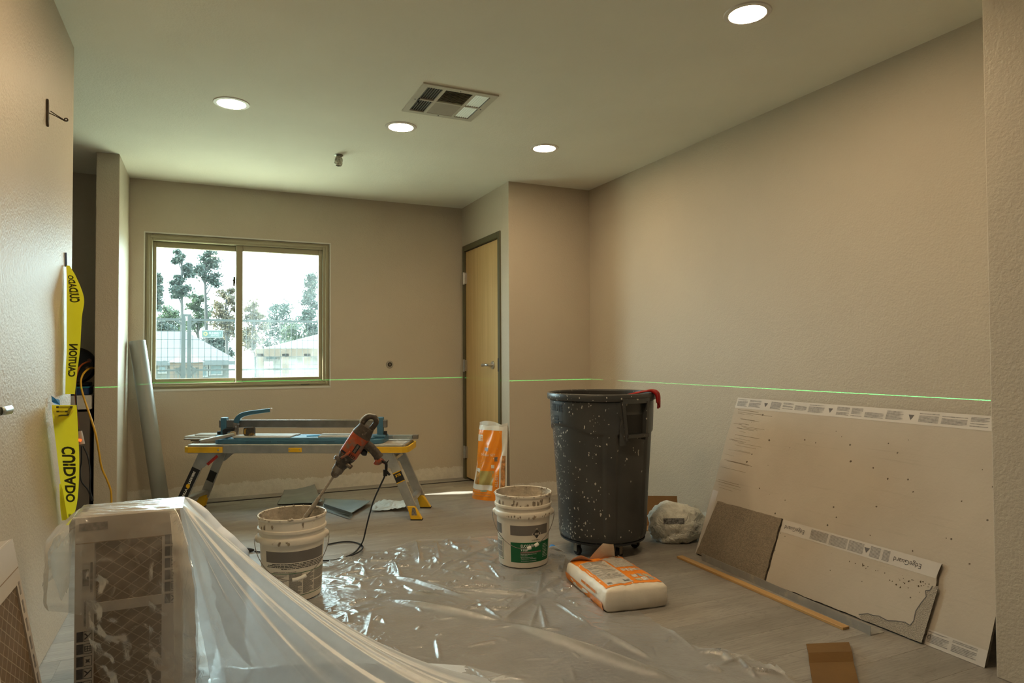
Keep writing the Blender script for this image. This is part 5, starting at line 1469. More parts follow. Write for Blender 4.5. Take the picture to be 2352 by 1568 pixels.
for k in range(3): m.grid(lambda a, b: bag_pt('f', 0.12+0.07*a, 0.79+0.022*k+0.012*b, 0.0028), 4, 1)
tag(m.build('panel_print', M_SACKO, bo), kind='stuff')
bag_patch(0.27, 0.45, 0.655, 0.70, 'small_sticker', mat('sticker_blue_grey', (0.35, 0.38, 0.48), 0.4, var=0.5, vscale=120), bo, 0.002)
bag_patch(0.66, 0.73, 0.52, 0.58, 'side_sticker', M_LGREY, bo, 0.002)
bag_patch(0.05, 0.24, 0.20, 0.40, 'photo_panel', mat('photo_brown', (0.40, 0.20, 0.04), 0.4, var=0.7, vscale=28), bo, 0.002)
bag_patch(0.25, 0.66, 0.20, 0.39, 'photo_panel', mat('photo_olive', (0.40, 0.33, 0.11), 0.3, var=0.2, vscale=12), bo, 0.002)
bag_patch(0.03, 0.24, 0.365, 0.41, 'photo_caption', M_BAGW, bo, 0.003)
bag_patch(0.0, 0.68, 0.135, 0.205, 'white_strip', M_BAGW, bo, 0.0028)
bag_patch(0.33, 0.50, 0.115, 0.132, 'teal_tag', mat('tag_teal', (0.25, 0.5, 0.42), 0.5), bo, 0.0024)
bag_patch(0.58, 0.66, 0.43, 0.475, 'round_mark', M_BAGW, bo, 0.0024)
def bag_text(s, h, uc, hc, w, mt, vert=False, eps=0.0034, parent=None):
    V, F = text_geo(s, h, width=w, bold=0.01); o = []
    for p in V:
        du, dh = (p.x/BW, p.y/BH) if not vert else (-p.y/BW, p.x/BH)
        o.append(bag_pt('f', uc+du*1.1, hc+dh, eps))
    return MB().add(o, F).build('bag_lettering', mt, parent or bo)
M_BAGT = mat('bag_text_pale', (0.78, 0.62, 0.42), 0.4)
bag_text('Schluter SET', 0.018, 0.42, 0.605, 0.13, M_BAGT)
bag_text('ALL-SET', 0.020, 0.78, 0.27, 0.095, M_BAGT, True)
bag_text('NET WT 50 LB (22.7 KG)', 0.009, 0.20, 0.118, 0.09, M_BAGT)
m = MB()
for k in range(8): m.grid(lambda a, b: bag_pt('f', 0.04+(0.4+0.03*(k % 3))*a, 0.42+0.019*k+0.0035*b, 0.0026), 10, 1)
for k in range(2): m.grid(lambda a, b: bag_pt('f', 0.06+0.6*a, 0.05+0.03*k+0.011*b, 0.0026), 10, 1)
tag(m.build('small_print', mat('bag_small_print', (0.55, 0.22, 0.05), 0.5), bo), kind='stuff')
bag_patch(0.88, 0.97, 0.02, 0.60, 'side_print', mat('bag_side_print', (0.52, 0.25, 0.09), 0.5, var=0.6, vscale=40), bbody, 0.002)
MB().grid(lambda u, h: (bag_pt('f', u, 1.0)[0], bag_pt('f', u, 1.0)[1]+0.004*math.sin(14*u), BH+0.026*h*(0.35+abs(math.sin(3.3*u+0.5)))), 30, 4).build('bag_crimp', M_BAGW, bbody, smooth=True)

# lumpy white plastic bag between the bin and the boards
wb = thing('plastic_bag', 'lumpy translucent white plastic bag on the floor by the right wall', 'bag', on_z(1553, 1240, 0), -0.2)
bm_ = bmesh.new(); bmesh.ops.create_icosphere(bm_, subdivisions=5, radius=1)
for vt in bm_.verts:
    p = vt.co.normalized(); n1_ = mnoise.fractal(p*1.6+Vector((3, 1, 2)), 0.8, 2.1, 5); n2_ = abs(mnoise.noise(p*4.5))
    r = 1+0.13*n1_-0.06*n2_-0.05*abs(mnoise.noise(p*9+Vector((n1_, 0, 0))))
    x, y, z = p.x*0.172*r, p.y*0.125*r, p.z*0.128*r
    z = z*(1.0+0.28*max(0, p.z)*max(0, -p.x+0.3))
    vt.co = (x, y, max(-0.095, z)+0.096)
me = bpy.data.meshes.new('bag_film'); bm_.to_mesh(me); bm_.free()
def film_white():
    m, nt, p, out = nmat('bag_film_white')
    p.inputs['Base Color'].default_value = (0.62, 0.64, 0.58, 1); p.inputs['Roughness'].default_value = 0.3
    p.inputs['Subsurface Weight'].default_value = 0.0
    co = objco(nt); L(nt, bump_n(nt, noise_n(nt, co, 26, 6, 0.6, 1.5), 0.7, 0.02), p.inputs['Normal'])
    c = ramp(nt, noise_n(nt, co, 9, 5), [(0.3, (0.68, 0.67, 0.58)), (0.7, (0.86, 0.86, 0.79))]).outputs[0]; L(nt, c, p.inputs['Base Color'])
    return m
me.materials.append(film_white()); me.polygons.foreach_set('use_smooth', [True]*len(me.polygons))
bf = bpy.data.objects.new('bag_film', me); COL.objects.link(bf); bf.parent = wb
bpy.context.view_layer.update()
# printed label facing the camera: project a grid on the blob
dg = bpy.context.evaluated_depsgraph_get()
inv = bf.matrix_world.inverted()
def blob_grid(pxs, pys, name, mt, off=0.002):
    v = []; ok = True
    o_l = inv @ CAMO
    for px in pxs:
        for py in pys:
            d_l = (inv.to_3x3() @ ray(px, py)).normalized()
            hit, loc, nrm, idx = bf.ray_cast(o_l, d_l)
            if not hit: return None
            v.append(loc+nrm*off)
    n = len(pys); f = [(i*n+j, (i+1)*n+j, (i+1)*n+j+1, i*n+j+1) for i in range(len(pxs)-1) for j in range(n-1)]
    return MB().add(v, f).build(name, mt, bf)
blob_grid([1524+2.8*i for i in range(18)], [1190+1.6*j for j in range(9)], 'printed_label', mat('bag_label_dark', (0.16, 0.165, 0.165), 0.5, var=0.9, vscale=120))
blob_grid([1537+2*i for i in range(5)], [1243+2*j for j in range(5)], 'stamp', mat('bag_stamp', (0.25, 0.24, 0.2), 0.6, var=0.8, vscale=200))
# brown cardboard flap behind the bin
cf = thing('cardboard_flap', 'small brown cardboard flap standing behind the white plastic bag', 'cardboard', (2.62, 3.52, 0), -0.5)
MB().box(-0.14, 0.13, -0.002, 0.002, 0.0, 0.19).xf(Matrix.Rotation(-0.22, 4, 'X')).build('flap_panel', mat('cardboard_brown', (0.30, 0.165, 0.065), 0.85, var=0.1), cf)
MB().box(-0.14, 0.13, -0.12, 0.0, 0.0, 0.004).build('flap_fold', mat('cardboard_brown', (0.30, 0.165, 0.065)), cf)
# ================================================================== cartons of tile
def carton_material():
    return mat('carton_white', (0.50, 0.445, 0.38), 0.65, var=0.05, vscale=6, dirt=(0.40, 0.34, 0.27), dscale=7, dlo=0.6, dhi=0.75)
M_CART = carton_material()
M_CARTD = mat('carton_print', (0.075, 0.068, 0.065), 0.6, var=0.3, vscale=80)
M_CARTE = mat('carton_kraft_edge', (0.25, 0.17, 0.09), 0.85)
def net_tile():
    m, nt, p, out = nmat('carton_tile_net')
    co = objco(nt)
    sep = nt.nodes.new('ShaderNodeSeparateXYZ'); L(nt, co, sep.inputs[0])
    def lines(sg):
        a = math_n(nt, 'ADD', math_n(nt, 'MULTIPLY', sep.outputs[0], 0.75*sg), math_n(nt, 'MULTIPLY', sep.outputs[2], 1.0))
        fr = math_n(nt, 'FRACT', math_n(nt, 'MULTIPLY', a, 27.0))
        return math_n(nt, 'LESS_THAN', math_n(nt, 'ABSOLUTE', math_n(nt, 'SUBTRACT', fr, 0.5)), 0.045)
    ln = math_n(nt, 'MAXIMUM', lines(1), lines(-1))
    b = ramp(nt, noise_n(nt, co, 7, 4), [(0.3, (0.135, 0.088, 0.048)), (0.7, (0.20, 0.135, 0.078))]).outputs[0]
    c = mixc(nt, math_n(nt, 'MULTIPLY', ln, 0.55), b, (0.48, 0.40, 0.30))
    L(nt, c, p.inputs['Base Color']); p.inputs['Roughness'].default_value = 0.4
    return m
M_NET = net_tile()
def carton(name, label, loc, rotm, W, H, D, wins, icons, texts, group='cartons of tile'):
    """upright tile carton: local X across, Z up, front face at y=0 looking to -Y"""
    t = thing(name, label, 'carton', loc, 0, group)
    t.rotation_euler = rotm
    m = MB(); m.box(0, W, 0.004, D, 0, H); b = m.build('carton_box', M_CART, t, bevel=0.0015)
    # printed front sheet with window cut-outs (built as bars so the windows are real holes)
    fr = MB(); xs0 = min(w[0] for w in wins); xs1 = max(w[1] for w in wins)
    fr.box(0, xs0, -0.002, 0.0038, 0, H); fr.box(xs1, W, -0.002, 0.0038, 0, H)
    zc = sorted([(w[2], w[3]) for w in wins]); z = 0
    for (z0, z1) in zc:
        if z0 > z: fr.box(xs0, xs1, -0.002, 0.0038, z, z0)
        z = z1
    fr.box(xs0, xs1, -0.002, 0.0038, z, H)
    fs = fr.build('front_sheet', M_CART, t)
    for (x0, x1, z0, z1) in wins: MB().box(x0-0.004, x1+0.004, 0.0025, 0.0040, z0-0.004, z1+0.004).build('tile_face', M_NET, b)
    for (x0, z0, w, h, k) in icons:
        q = MB().box(x0, x0+w*0.42, -0.0026, -0.002, z0, z0+h); q.build('icon_caption', M_CARTD, fs)
        r = MB(); th = 0.0012; xa, xb = x0+w*0.46, x0+w
        for (a, b_, c, d) in ((xa, xb, z0, z0+th), (xa, xb, z0+h-th, z0+h), (xa, xa+th, z0, z0+h), (xb-th, xb, z0, z0+h)): r.box(a, b_, -0.0026, -0.002, c, d)
        ic = r.build('icon_frame', M_CARTD, fs)
        g = MB(); cx, cz, s = (xa+xb)/2, z0+h/2, h*0.28
        if k == 0: g.box(cx-s*.2, cx+s*.2, -0.0026, -0.002, cz-s, cz+s); g.box(cx-s*.2, cx+s*.6, -0.0026, -0.002, cz+s*.6, cz+s)
        elif k == 1:
            for q_ in range(3): g.box(cx-s+q_*s*.8, cx-s+q_*s*.8+s*.2, -0.0026, -0.002, cz-s, cz+s); g.box(cx-s, cx+s, -0.0026, -0.002, cz-s+q_*s*.8, cz-s+q_*s*.8+s*.2)
        elif k == 2: g.bar((cx-s, -0.0023, cz-s), (cx+s, -0.0023, cz+s), 0.0006, s*.4); g.bar((cx-s, -0.0023, cz+s), (cx, -0.0023, cz), 0.0006, s*.4)
        else: g.lathe([(s*.35, -0.0003), (s*.95, -0.0003), (s*.95, 0.0003), (s*.35, 0.0003), (s*.35, -0.0003)], 12).xf(Matrix.Identity(4)) if False else g.prism([(cx+s*math.cos(a*PI/4)*(1 if a % 2 else .45), cz+s*math.sin(a*PI/4)*(1 if a % 2 else .45)) for a in range(8)], -0.0003, 0.0003) and None
        if k == 3: g.v = [(x, -0.0023+z_, y) for (x, y, z_) in g.v]
        tag(g.build('icon_glyph', M_CARTD, ic), kind='stuff')
    for (x, z, w, h, s) in texts:
        if s:
            V, F = text_geo(s, w, width=h)
            MB().add([(x+p.y, -0.0026, z+p.x) for p in V], F).build('side_lettering', M_CARTD, fs)
        else:
            MB().box(x, x+w, -0.0026, -0.002, z, z+h).build('print_block', mat('carton_print_grey', (0.24, 0.21, 0.185), 0.6, var=0.5, vscale=70), fs)
    # folded lid seam along the top
    MB().box(0.002, W-0.002, -0.0025, -0.0019, H-0.078, H-0.0755).build('lid_seam', M_CARTE, fs)
    return t
CX0, CX1, CY0, CH = -0.358, -0.072, 2.388, 0.605
W_c = CX1-CX0
ic1 = [(W_c-0.046, 0.50-k*0.037, 0.038, 0.030, (0, 3, 2, 3, 1, 2)[k]) for k in range(6)]
ic2 = [(0.006, 0.235-k*0.037, 0.040, 0.030, (2, 1, 3, 2, 1, 0)[k]) for k in range(6)]
carton('tile_carton', 'upright white tile carton under the plastic sheet, icons facing the camera', (CX0, CY0, 0.0), (0, 0, 0), W_c, CH, 0.086,
       [(0.058, W_c-0.054, 0.345, 0.528), (0.050, W_c-0.054, 0.05, 0.315)], ic1+ic2, [(0.024, 0.28, 0.006, 0.075, ''), (0.010, 0.565, 0.075, 0.024, ''), (0.02, 0.40, 0.016, 0.05, ''), (0.04, 0.38, 0.006, 0.09, '')])
carton('tile_carton', 'second white tile carton standing behind the icon printed one under plastic', (CX0+0.012, CY0+0.0885, 0.0), (0, 0, 0), W_c-0.01, CH-0.004, 0.084,
       [(0.058, W_c-0.064, 0.345, 0.528)], [], [])
# carton leaning on the left wall
lc = carton('tile_carton', 'tall tile carton leaning on the left wall beside the door lever', (XL+0.165, 1.86, 0.0), (0, 0, 0), 0.33, 0.615, 0.05,
       [(0.035, 0.287, 0.06, 0.50)], [], [(0.300, 0.17+0.05*k, 0.012, 0.034, '') for k in range(7)]+[(0.010, 0.10, 0.016, 0.14, '')])
lean = math.asin((0.105)/0.615)
# local X -> +Y world, local -Y (front) -> +X world, leaning back to the wall
R_ = Matrix(((0, -1, 0), (1, 0, 0), (0, 0, 1)))
lc.rotation_euler = (Matrix.Rotation(-lean, 3, 'Y') @ R_).to_euler()

# ================================================================== plastic sheeting
def film(name, haze, tint, rough, bump_s, bscale, tl_w=0.6, gk=1.5):
    m, nt, p, out = nmat(name); nt.nodes.remove(p)
    co = objco(nt)
    tr = nt.nodes.new('ShaderNodeBsdfTransparent'); tr.inputs[0].default_value = (0.96, 0.97, 0.97, 1)
    df = nt.nodes.new('ShaderNodeBsdfDiffuse'); df.inputs[0].default_value = c4(tint)
    tl = nt.nodes.new('ShaderNodeBsdfTranslucent'); tl.inputs[0].default_value = c4(tint)
    gl = nt.nodes.new('ShaderNodeBsdfGlossy'); gl.inputs['Roughness'].default_value = rough
    gl.inputs[0].default_value = (1, 1, 1, 1)
    nb = bump_n(nt, noise_n(nt, co, bscale, 6, 0.6, 1.0), bump_s, 0.006)
    L(nt, nb, gl.inputs['Normal']); L(nt, nb, df.inputs['Normal'])
    dmix = nt.nodes.new('ShaderNodeMixShader'); dmix.inputs[0].default_value = tl_w
    L(nt, df.outputs[0], dmix.inputs[1]); L(nt, tl.outputs[0], dmix.inputs[2])
    lw = nt.nodes.new('ShaderNodeLayerWeight'); lw.inputs['Blend'].default_value = 0.45
    # film looks milkier where it is seen edge-on or folded
    f = math_n(nt, 'ADD', haze, math_n(nt, 'MULTIPLY', lw.outputs['Facing'], 0.30), True)
    nz = noise_n(nt, co, 9, 5); f = math_n(nt, 'MULTIPLY', f, math_n(nt, 'ADD', math_n(nt, 'MULTIPLY', nz, 0.6), 0.7), True)
    mx = nt.nodes.new('ShaderNodeMixShader'); L(nt, f, mx.inputs[0]); L(nt, tr.outputs[0], mx.inputs[1]); L(nt, dmix.outputs[0], mx.inputs[2])
    fr = nt.nodes.new('ShaderNodeFresnel'); fr.inputs['IOR'].default_value = 1.5; L(nt, nb, fr.inputs['Normal'])
    ff = math_n(nt, 'MULTIPLY', fr.outputs[0], gk, True)
    m2 = nt.nodes.new('ShaderNodeMixShader'); L(nt, ff, m2.inputs[0]); L(nt, mx.outputs[0], m2.inputs[1]); L(nt, gl.outputs[0], m2.inputs[2])
    L(nt, m2.outputs[0], out.inputs[0])
    return m
M_FILMF = film('film_floor', 0.25, (0.84, 0.88, 0.93), 0.13, 0.3, 60)
M_FILMD = film('film_draped', 0.74, (0.80, 0.89, 0.98), 0.45, 0.30, 22, 0.72, 0.38)
M_FILMB = film('film_box', 0.19, (0.88, 0.88, 0.86), 0.22, 0.25, 50, 0.4, 0.9)

def crease_field(X, Y, creases):
    Z = np.zeros_like(X)
    for (x0, y0, x1, y1, h, w) in creases:
        dx, dy = x1-x0, y1-y0; l2 = dx*dx+dy*dy+1e-12
        t_ = ((X-x0)*dx+(Y-y0)*dy)/l2
        tc_ = np.clip(t_, 0, 1)
        d = np.hypot(X-(x0+tc_*dx), Y-(y0+tc_*dy))
        env = np.clip(1-np.abs(2*tc_-1)**3, 0.15, 1)
        Z = np.maximum(Z, h*env*np.exp(-(d/w)**1.12))
    return Z
def grid_mesh(name, X, Y, Z, mask, mt, parent=None):
    ny, nx = X.shape
    idx = -np.ones((ny, nx), int); idx[mask] = np.arange(mask.sum())
    V = np.stack([X[mask], Y[mask], Z[mask]], 1)
    a, b, c, d = idx[:-1, :-1], idx[:-1, 1:], idx[1:, 1:], idx[1:, :-1]
    ok = (a >= 0) & (b >= 0) & (c >= 0) & (d >= 0)
    F = np.stack([a[ok], b[ok], c[ok], d[ok]], 1)
    me = bpy.data.meshes.new(name); me.from_pydata(V.tolist(), [], F.tolist()); me.update()
    me.polygons.foreach_set('use_smooth', [True]*len(me.polygons)); me.materials.append(mt)
    o = bpy.data.objects.new(name, me); COL.objects.link(o)
    if parent: o.parent = parent
    return o
def in_poly(X, Y, poly):
    c = np.zeros(X.shape, bool); n = len(poly); j = n-1
    for i in range(n):
        xi, yi = poly[i]; xj, yj = poly[j]
        c ^= ((yi > Y) != (yj > Y)) & (X < (xj-xi)*(Y-yi)/(yj-yi+1e-12)+xi); j = i
    return c
def fxy(px, py): p = on_z(px, py, 0); return (p.x, p.y)
outline_px = [(560, 1330), (748, 1296), (800, 1268), (880, 1262), (960, 1242), (1060, 1238), (1150, 1232), (1270, 1258), (1300, 1284), (1290, 1330), (1330, 1360), (1395, 1410), (1468, 1404), (1520, 1440), (1605, 1490), (1660, 1492), (1740, 1520), (1800, 1548), (1850, 1590)]
pol = [fxy(*p) for p in outline_px]+[(1.60, 1.35), (0.2, 1.35), (-0.02, 2.2), (0.05, 2.9)]
xs = np.linspace(-0.1, 2.15, 430); ys = np.linspace(1.34, 3.95, 500)
GX, GY = np.meshgrid(xs, ys)
rng = np.random.default_rng(12)
cr = []
def px_crease(p0, p1, h, w):
    a, b = fxy(*p0), fxy(*p1); cr.append((a[0], a[1], b[0], b[1], h, w))
# the main folds seen in the photograph
for p0, p1, h, w in (((900, 1380), (1160, 1432), 0.022, 0.022), ((1160, 1432), (1560, 1568), 0.028, 0.020), ((1150, 1432), (1235, 1375), 0.020, 0.016), ((1235, 1375), (1245, 1320), 0.022, 0.014),
                     ((1235, 1370), (1290, 1330), 0.02, 0.016), ((1240, 1390), (1255, 1455), 0.016, 0.009), ((1238, 1390), (1215, 1450), 0.012, 0.008), ((1270, 1385), (1362, 1445), 0.016, 0.010), ((1362, 1445), (1500, 1520), 0.014, 0.012),
                     ((1230, 1370), (1050, 1360), 0.018, 0.014), ((1050, 1360), (900, 1325), 0.016, 0.014), ((900, 1290), (920, 1330), 0.03, 0.014), ((955, 1245), (965, 1300), 0.03, 0.016), ((1000, 1245), (1010, 1290), 0.02, 0.014),
                     ((820, 1292), (930, 1292), 0.016, 0.010), ((760, 1330), (850, 1310), 0.016, 0.013), ((985, 1325), (1140, 1250), 0.014, 0.010), ((1000, 1330), (1130, 1280), 0.010, 0.009), ((1160, 1430), (1090, 1385), 0.014, 0.010), ((1090, 1385), (930, 1330), 0.016, 0.012),
                     ((1500, 1420), (1600, 1500), 0.012, 0.010), ((1600, 1500), (1720, 1515), 0.018, 0.012), ((1640, 1495), (1690, 1525), 0.022, 0.009), ((1700, 1540), (1800, 1555), 0.020, 0.008), ((1760, 1530), (1830, 1560), 0.020, 0.008), ((1620, 1530), (1660, 1545), 0.018, 0.007), ((1650, 1530), (1760, 1500), 0.014, 0.006), ((1690, 1510), (1740, 1560), 0.016, 0.006)):
    px_crease(p0, p1, h, w)
for k in range(760):
    x0, y0 = rng.uniform(0.2, 1.95), rng.uniform(1.6, 3.75); a = rng.normal(-0.5, 0.9); l = abs(rng.normal(0, 0.11))+0.025
    near = min(1.0, max(0.3, (y0-2.0)/0.9))           # the near part lies smoother
    cr.append((x0, y0, x0+l*math.cos(a), y0+l*math.sin(a), (abs(rng.normal(0, 0.008))+0.0025)*near, rng.uniform(0.0035, 0.0085)))
for k in range(40):
    x0, y0 = rng.uniform(0.6, 1.3), rng.uniform(3.15, 3.7); a = rng.uniform(0, PI); l = rng.uniform(0.05, 0.16)
    cr.append((x0, y0, x0+l*math.cos(a), y0+l*math.sin(a), rng.uniform(0.006, 0.022), rng.uniform(0.007, 0.016)))
ZZ = crease_field(GX, GY, cr)
low = 0.003+0.003*(np.sin(GX*9+GY*5)*np.sin(GY*7-GX*3)+1)
ZZ = ZZ+low
# flat where bucket, sack and bin press it down
for (bx, by, r) in ((BBP[0], BBP[1], 0.145), (BAP[0], BAP[1], 0.145), (CANX, CANY, 0.25)):
    d = np.hypot(GX-bx, GY-by); ZZ = np.where(d < r+0.05, np.minimum(ZZ, 0.0022+np.clip(d-r, 0, 0.05)*0.9), ZZ)
sd = np.array([ctr.x, ctr.y]); ca, sa = math.cos(sk.rotation_euler.z), math.sin(sk.rotation_euler.z)
lx = (GX-sd[0])*ca+(GY-sd[1])*sa; ly = -(GX-sd[0])*sa+(GY-sd[1])*ca
ds = np.maximum(np.abs(lx)-W_/2, np.abs(ly)-L_/2)
ZZ = np.where(ds < 0.05, np.minimum(ZZ, 0.0008+np.clip(ds+0.004, 0, 0.05)*0.9), ZZ)
fs_ = grid_mesh('plastic_sheet', GX, GY, ZZ, in_poly(GX, GY, pol), M_FILMF)
tag(fs_, 'crinkled clear plastic sheet spread over the middle of the floor', 'plastic sheet')

# sheet draped over the cartons and pulled down to the floor on the right
dr = thing('plastic_drape', 'milky plastic sheet draped over the upright cartons down to the floor', 'plastic sheet', (CX0+W_c/2, CY0+0.08, 0))
DO = dr.location.copy()
zt_ = CH+0.006
x0, x1, y0, y1 = CX0-0.004, CX1+0.004, CY0-0.006, CY0+0.178
# stations round the carton's top edge: origin, outward direction (deg), reach, curve power, lowest height
stn = [((x0, y1-0.05), 182, 0.05, 1.3, 0.42), ((x0, y0+0.05), 184, 0.06, 1.3, 0.40), ((x0, y0), 230, 0.07, 1.1, 0.36), ((x0+0.03, y0), 268, 0.030, 1.0, 0.33), ((x0+0.07, y0), 270, 0.035, 1.0, 0.16),
       ((x0+0.12, y0), 272, 0.045, 1.0, 0.0), ((x0+0.20, y0), 275, 0.06, 1.0, 0.0), ((x1-0.04, y0), 282, 0.09, 1.0, 0.0), ((x1, y0), 300, 0.34, 1.25, 0.0),
       ((x1, y0), 316, 0.74, 1.55, 0.0), ((x1, y0+0.02), 326, 1.02, 1.65, 0.0), ((x1, y0+0.06), 331, 1.14, 1.7, 0.0), ((x1, y0+0.10), 333.5, 1.16, 1.72, 0.0), ((x1, y1-0.03), 335, 1.13, 1.76, 0.0), ((x1, y1), 339, 0.95, 2.3, 0.0),
       ((x1, y1), 350, 0.17, 1.6, 0.0), ((x1-0.01, y1), 20, 0.06, 1.2, 0.0), ((x1-0.06, y1), 84, 0.05, 1.0, 0.0), ((x0+0.1, y1), 90, 0.05, 1.0, 0.2), ((x0+0.02, y1), 100, 0.05, 1.0, 0.35)]
ks = np.array([[s[0][0], s[0][1], s[1], s[2], s[3], s[4]] for s in stn], float)
def unwrap(a):
    a = a.copy()
    for i in range(1, len(a)):
        while a[i] < a[i-1]-180: a[i] += 360
    return a
ks[:, 2] = unwrap(ks[:, 2])
NU, NR = 560, 90
uu = np.linspace(0, len(stn)-1, NU)
def interp(col):
    out = np.zeros(NU)
    for i, u in enumerate(uu):
        k = min(len(stn)-2, int(u)); f = u-k; f = f*f*(3-2*f)*0.5+f*0.5
        out[i] = ks[k, col]*(1-f)+ks[k+1, col]*f
    return out
OX, OY, AN, RR, PWR, HEM = [interp(c) for c in range(6)]
rngd = np.random.default_rng(5)
def noise1(x, seed, oct_=3):
    r = np.zeros_like(x)
    for o in range(oct_):
        fr = 2**o; rr = np.random.default_rng(seed+o).normal(size=400)
        xi = x*fr; k = np.floor(xi).astype(int) % 399; f = xi-np.floor(xi); f = f*f*(3-2*f)
        r += (rr[k]*(1-f)+rr[k+1]*f)/fr
    return r
V = np.zeros((NU, NR+1, 3))
tt = np.linspace(0, 1, NR+1)**1.15
vert = np.exp(-(RR/0.16)**2)                       # 1 where the sheet hangs straight down
for i in range(NU):
    t = tt
    hmax = zt_-HEM[i]
    z = zt_-hmax*(1-(1-t)**PWR[i]) if RR[i] > 0.2 else HEM[i]+(zt_-HEM[i])*(1-t)
    r = RR[i]*t if RR[i] > 0.2 else RR[i]*np.minimum(1, t*3.0)**0.7
    env = np.sin(PI*np.clip(t, 0, 1)**0.7)
    V[i, :, 0] = OX[i]+r*math.cos(math.radians(AN[i])); V[i, :, 1] = OY[i]+r*math.sin(math.radians(AN[i])); V[i, :, 2] = z
    # folds that fan out from the carton corner
f1 = noise1(uu*1.9, 40, 3); f2 = noise1(uu*5.0+3, 71, 2)
fan = np.clip((uu-7.6)/1.0, 0, 1)*np.clip((14.6-uu)/1.0, 0, 1)
for i in range(NU):
    t = tt; env = np.sin(PI*np.clip(t, 0, 1)**0.62)*(1-0.25*t)
    V[i, :, 2] += fan[i]*env*(0.015*f1[i]+0.003*f2[i])
    if fan[i] < 0.99:
        w = (1-fan[i]); zz = V[i, :, 2]
        xw_ = OX[i]*1.0-OY[i]*1.0
        bun = np.array([1.1*mnoise.noise(Vector((xw_*7, z_*5.5, 4.0)))+0.55*(0.5-abs(mnoise.noise(Vector((xw_*16+z_*7, z_*13-xw_*9, 9.0))))*1.6)+0.35*(0.4-abs(mnoise.noise(Vector((xw_*30-z_*16, z_*26+xw_*8, 2.0))))) for z_ in zz])
        push = w*0.022*np.clip(t*6, 0, 1)*(bun+0.25)
        V[i, :, 0] += np.maximum(0, push)*math.cos(math.radians(AN[i])); V[i, :, 1] += np.maximum(0, push)*math.sin(math.radians(AN[i]))
V[:, :, 2] = np.maximum(V[:, :, 2], 0.006)
vl = [(V[i, j, 0]-DO.x, V[i, j, 1]-DO.y, V[i, j, 2]) for i in range(NU) for j in range(NR+1)]
def strip_obj(i0, i1, name, mt):
    v_ = vl[i0*(NR+1):(i1+1)*(NR+1)]; n = i1-i0
    return MB().add(v_, [(i*(NR+1)+j, (i+1)*(NR+1)+j, (i+1)*(NR+1)+j+1, i*(NR+1)+j+1) for i in range(n) for j in range(NR)]).build(name, mt, dr, smooth=True)
isplit = int(np.searchsorted(uu, 7.7)); isp2 = int(np.searchsorted(uu, 15.6))
strip_obj(0, isplit, 'front_hang', M_FILMB)
strip_obj(isplit, isp2, 'tent_side', M_FILMD)
strip_obj(isp2, NU-1, 'rear_hang', M_FILMB)
def topf(u, v_):
    x = x0+(x1-x0)*u; y = y0+(y1-y0)*v_
    return (x-DO.x, y-DO.y, zt_+0.006*abs(mnoise.noise(Vector((x*14+y*10, y*34, 1))))*(1 if 0.02 < u < 0.98 and 0.02 < v_ < 0.98 else 0))
MB().grid(topf, 60, 40).build('top_cover', M_FILMB, dr, smooth=True)
# loose flap blown out towards the left wall
def lflap(u, v_):
    return (x0-0.004-0.075*u*(1-0.5*v_)-DO.x, CY0+0.02+0.05*u-0.06*v_*(1-u)-DO.y, 0.575-0.16*v_-0.10*u+0.03*u*v_+0.008*mnoise.noise(Vector((u*5, v_*6, 2))))
MB().grid(lflap, 20, 20).build('loose_flap', M_FILMB, dr, smooth=True)

# scrap of blue tape by the green bucket
t = MB().grid(lambda u, v_: (0.06*u-0.03, 0.022*v_-0.01, 0.012+0.012*math.sin(3*u+v_)), 10, 4).build('blue_tape', mat('blue_masking_tape', (0.02, 0.20, 0.55), 0.6), smooth=True)
t.location = on_z(1274, 1262, 0.0)+Vector((0, 0, 0.0)); t.rotation_euler = (0, 0, -0.9)
tag(t, 'scrap of blue masking tape on the floor between bucket and bin', 'tape')

# ================================================================== caution tape on the left wall
def tape_mat():
    m, nt, p, out = nmat('caution_yellow')
    p.inputs['Base Color'].default_value = (0.80, 0.70, 0.015, 1); p.inputs['Roughness'].default_value = 0.4
    tl = nt.nodes.new('ShaderNodeBsdfTranslucent'); tl.inputs[0].default_value = (0.85, 0.75, 0.03, 1)
    mx = nt.nodes.new('ShaderNodeMixShader'); mx.inputs[0].default_value = 0.35
    c = ramp(nt, noise_n(nt, objco(nt), 6, 3), [(0.3, (0.74, 0.62, 0.01)), (0.7, (0.86, 0.76, 0.03))]).outputs[0]; L(nt, c, p.inputs['Base Color'])
    L(nt, p.outputs[0], mx.inputs[1]); L(nt, tl.outputs[0], mx.inputs[2]); L(nt, mx.outputs[0], out.inputs[0]); return m
M_CAUT = tape_mat()
M_CTXT = mat('caution_print', (0.035, 0.03, 0.004), 0.5)
ct = thing('caution_tape', 'yellow caution tape with mirrored black lettering hanging from the left wall', 'tape', (XL, 3.25, 0))
CO = ct.location.copy()
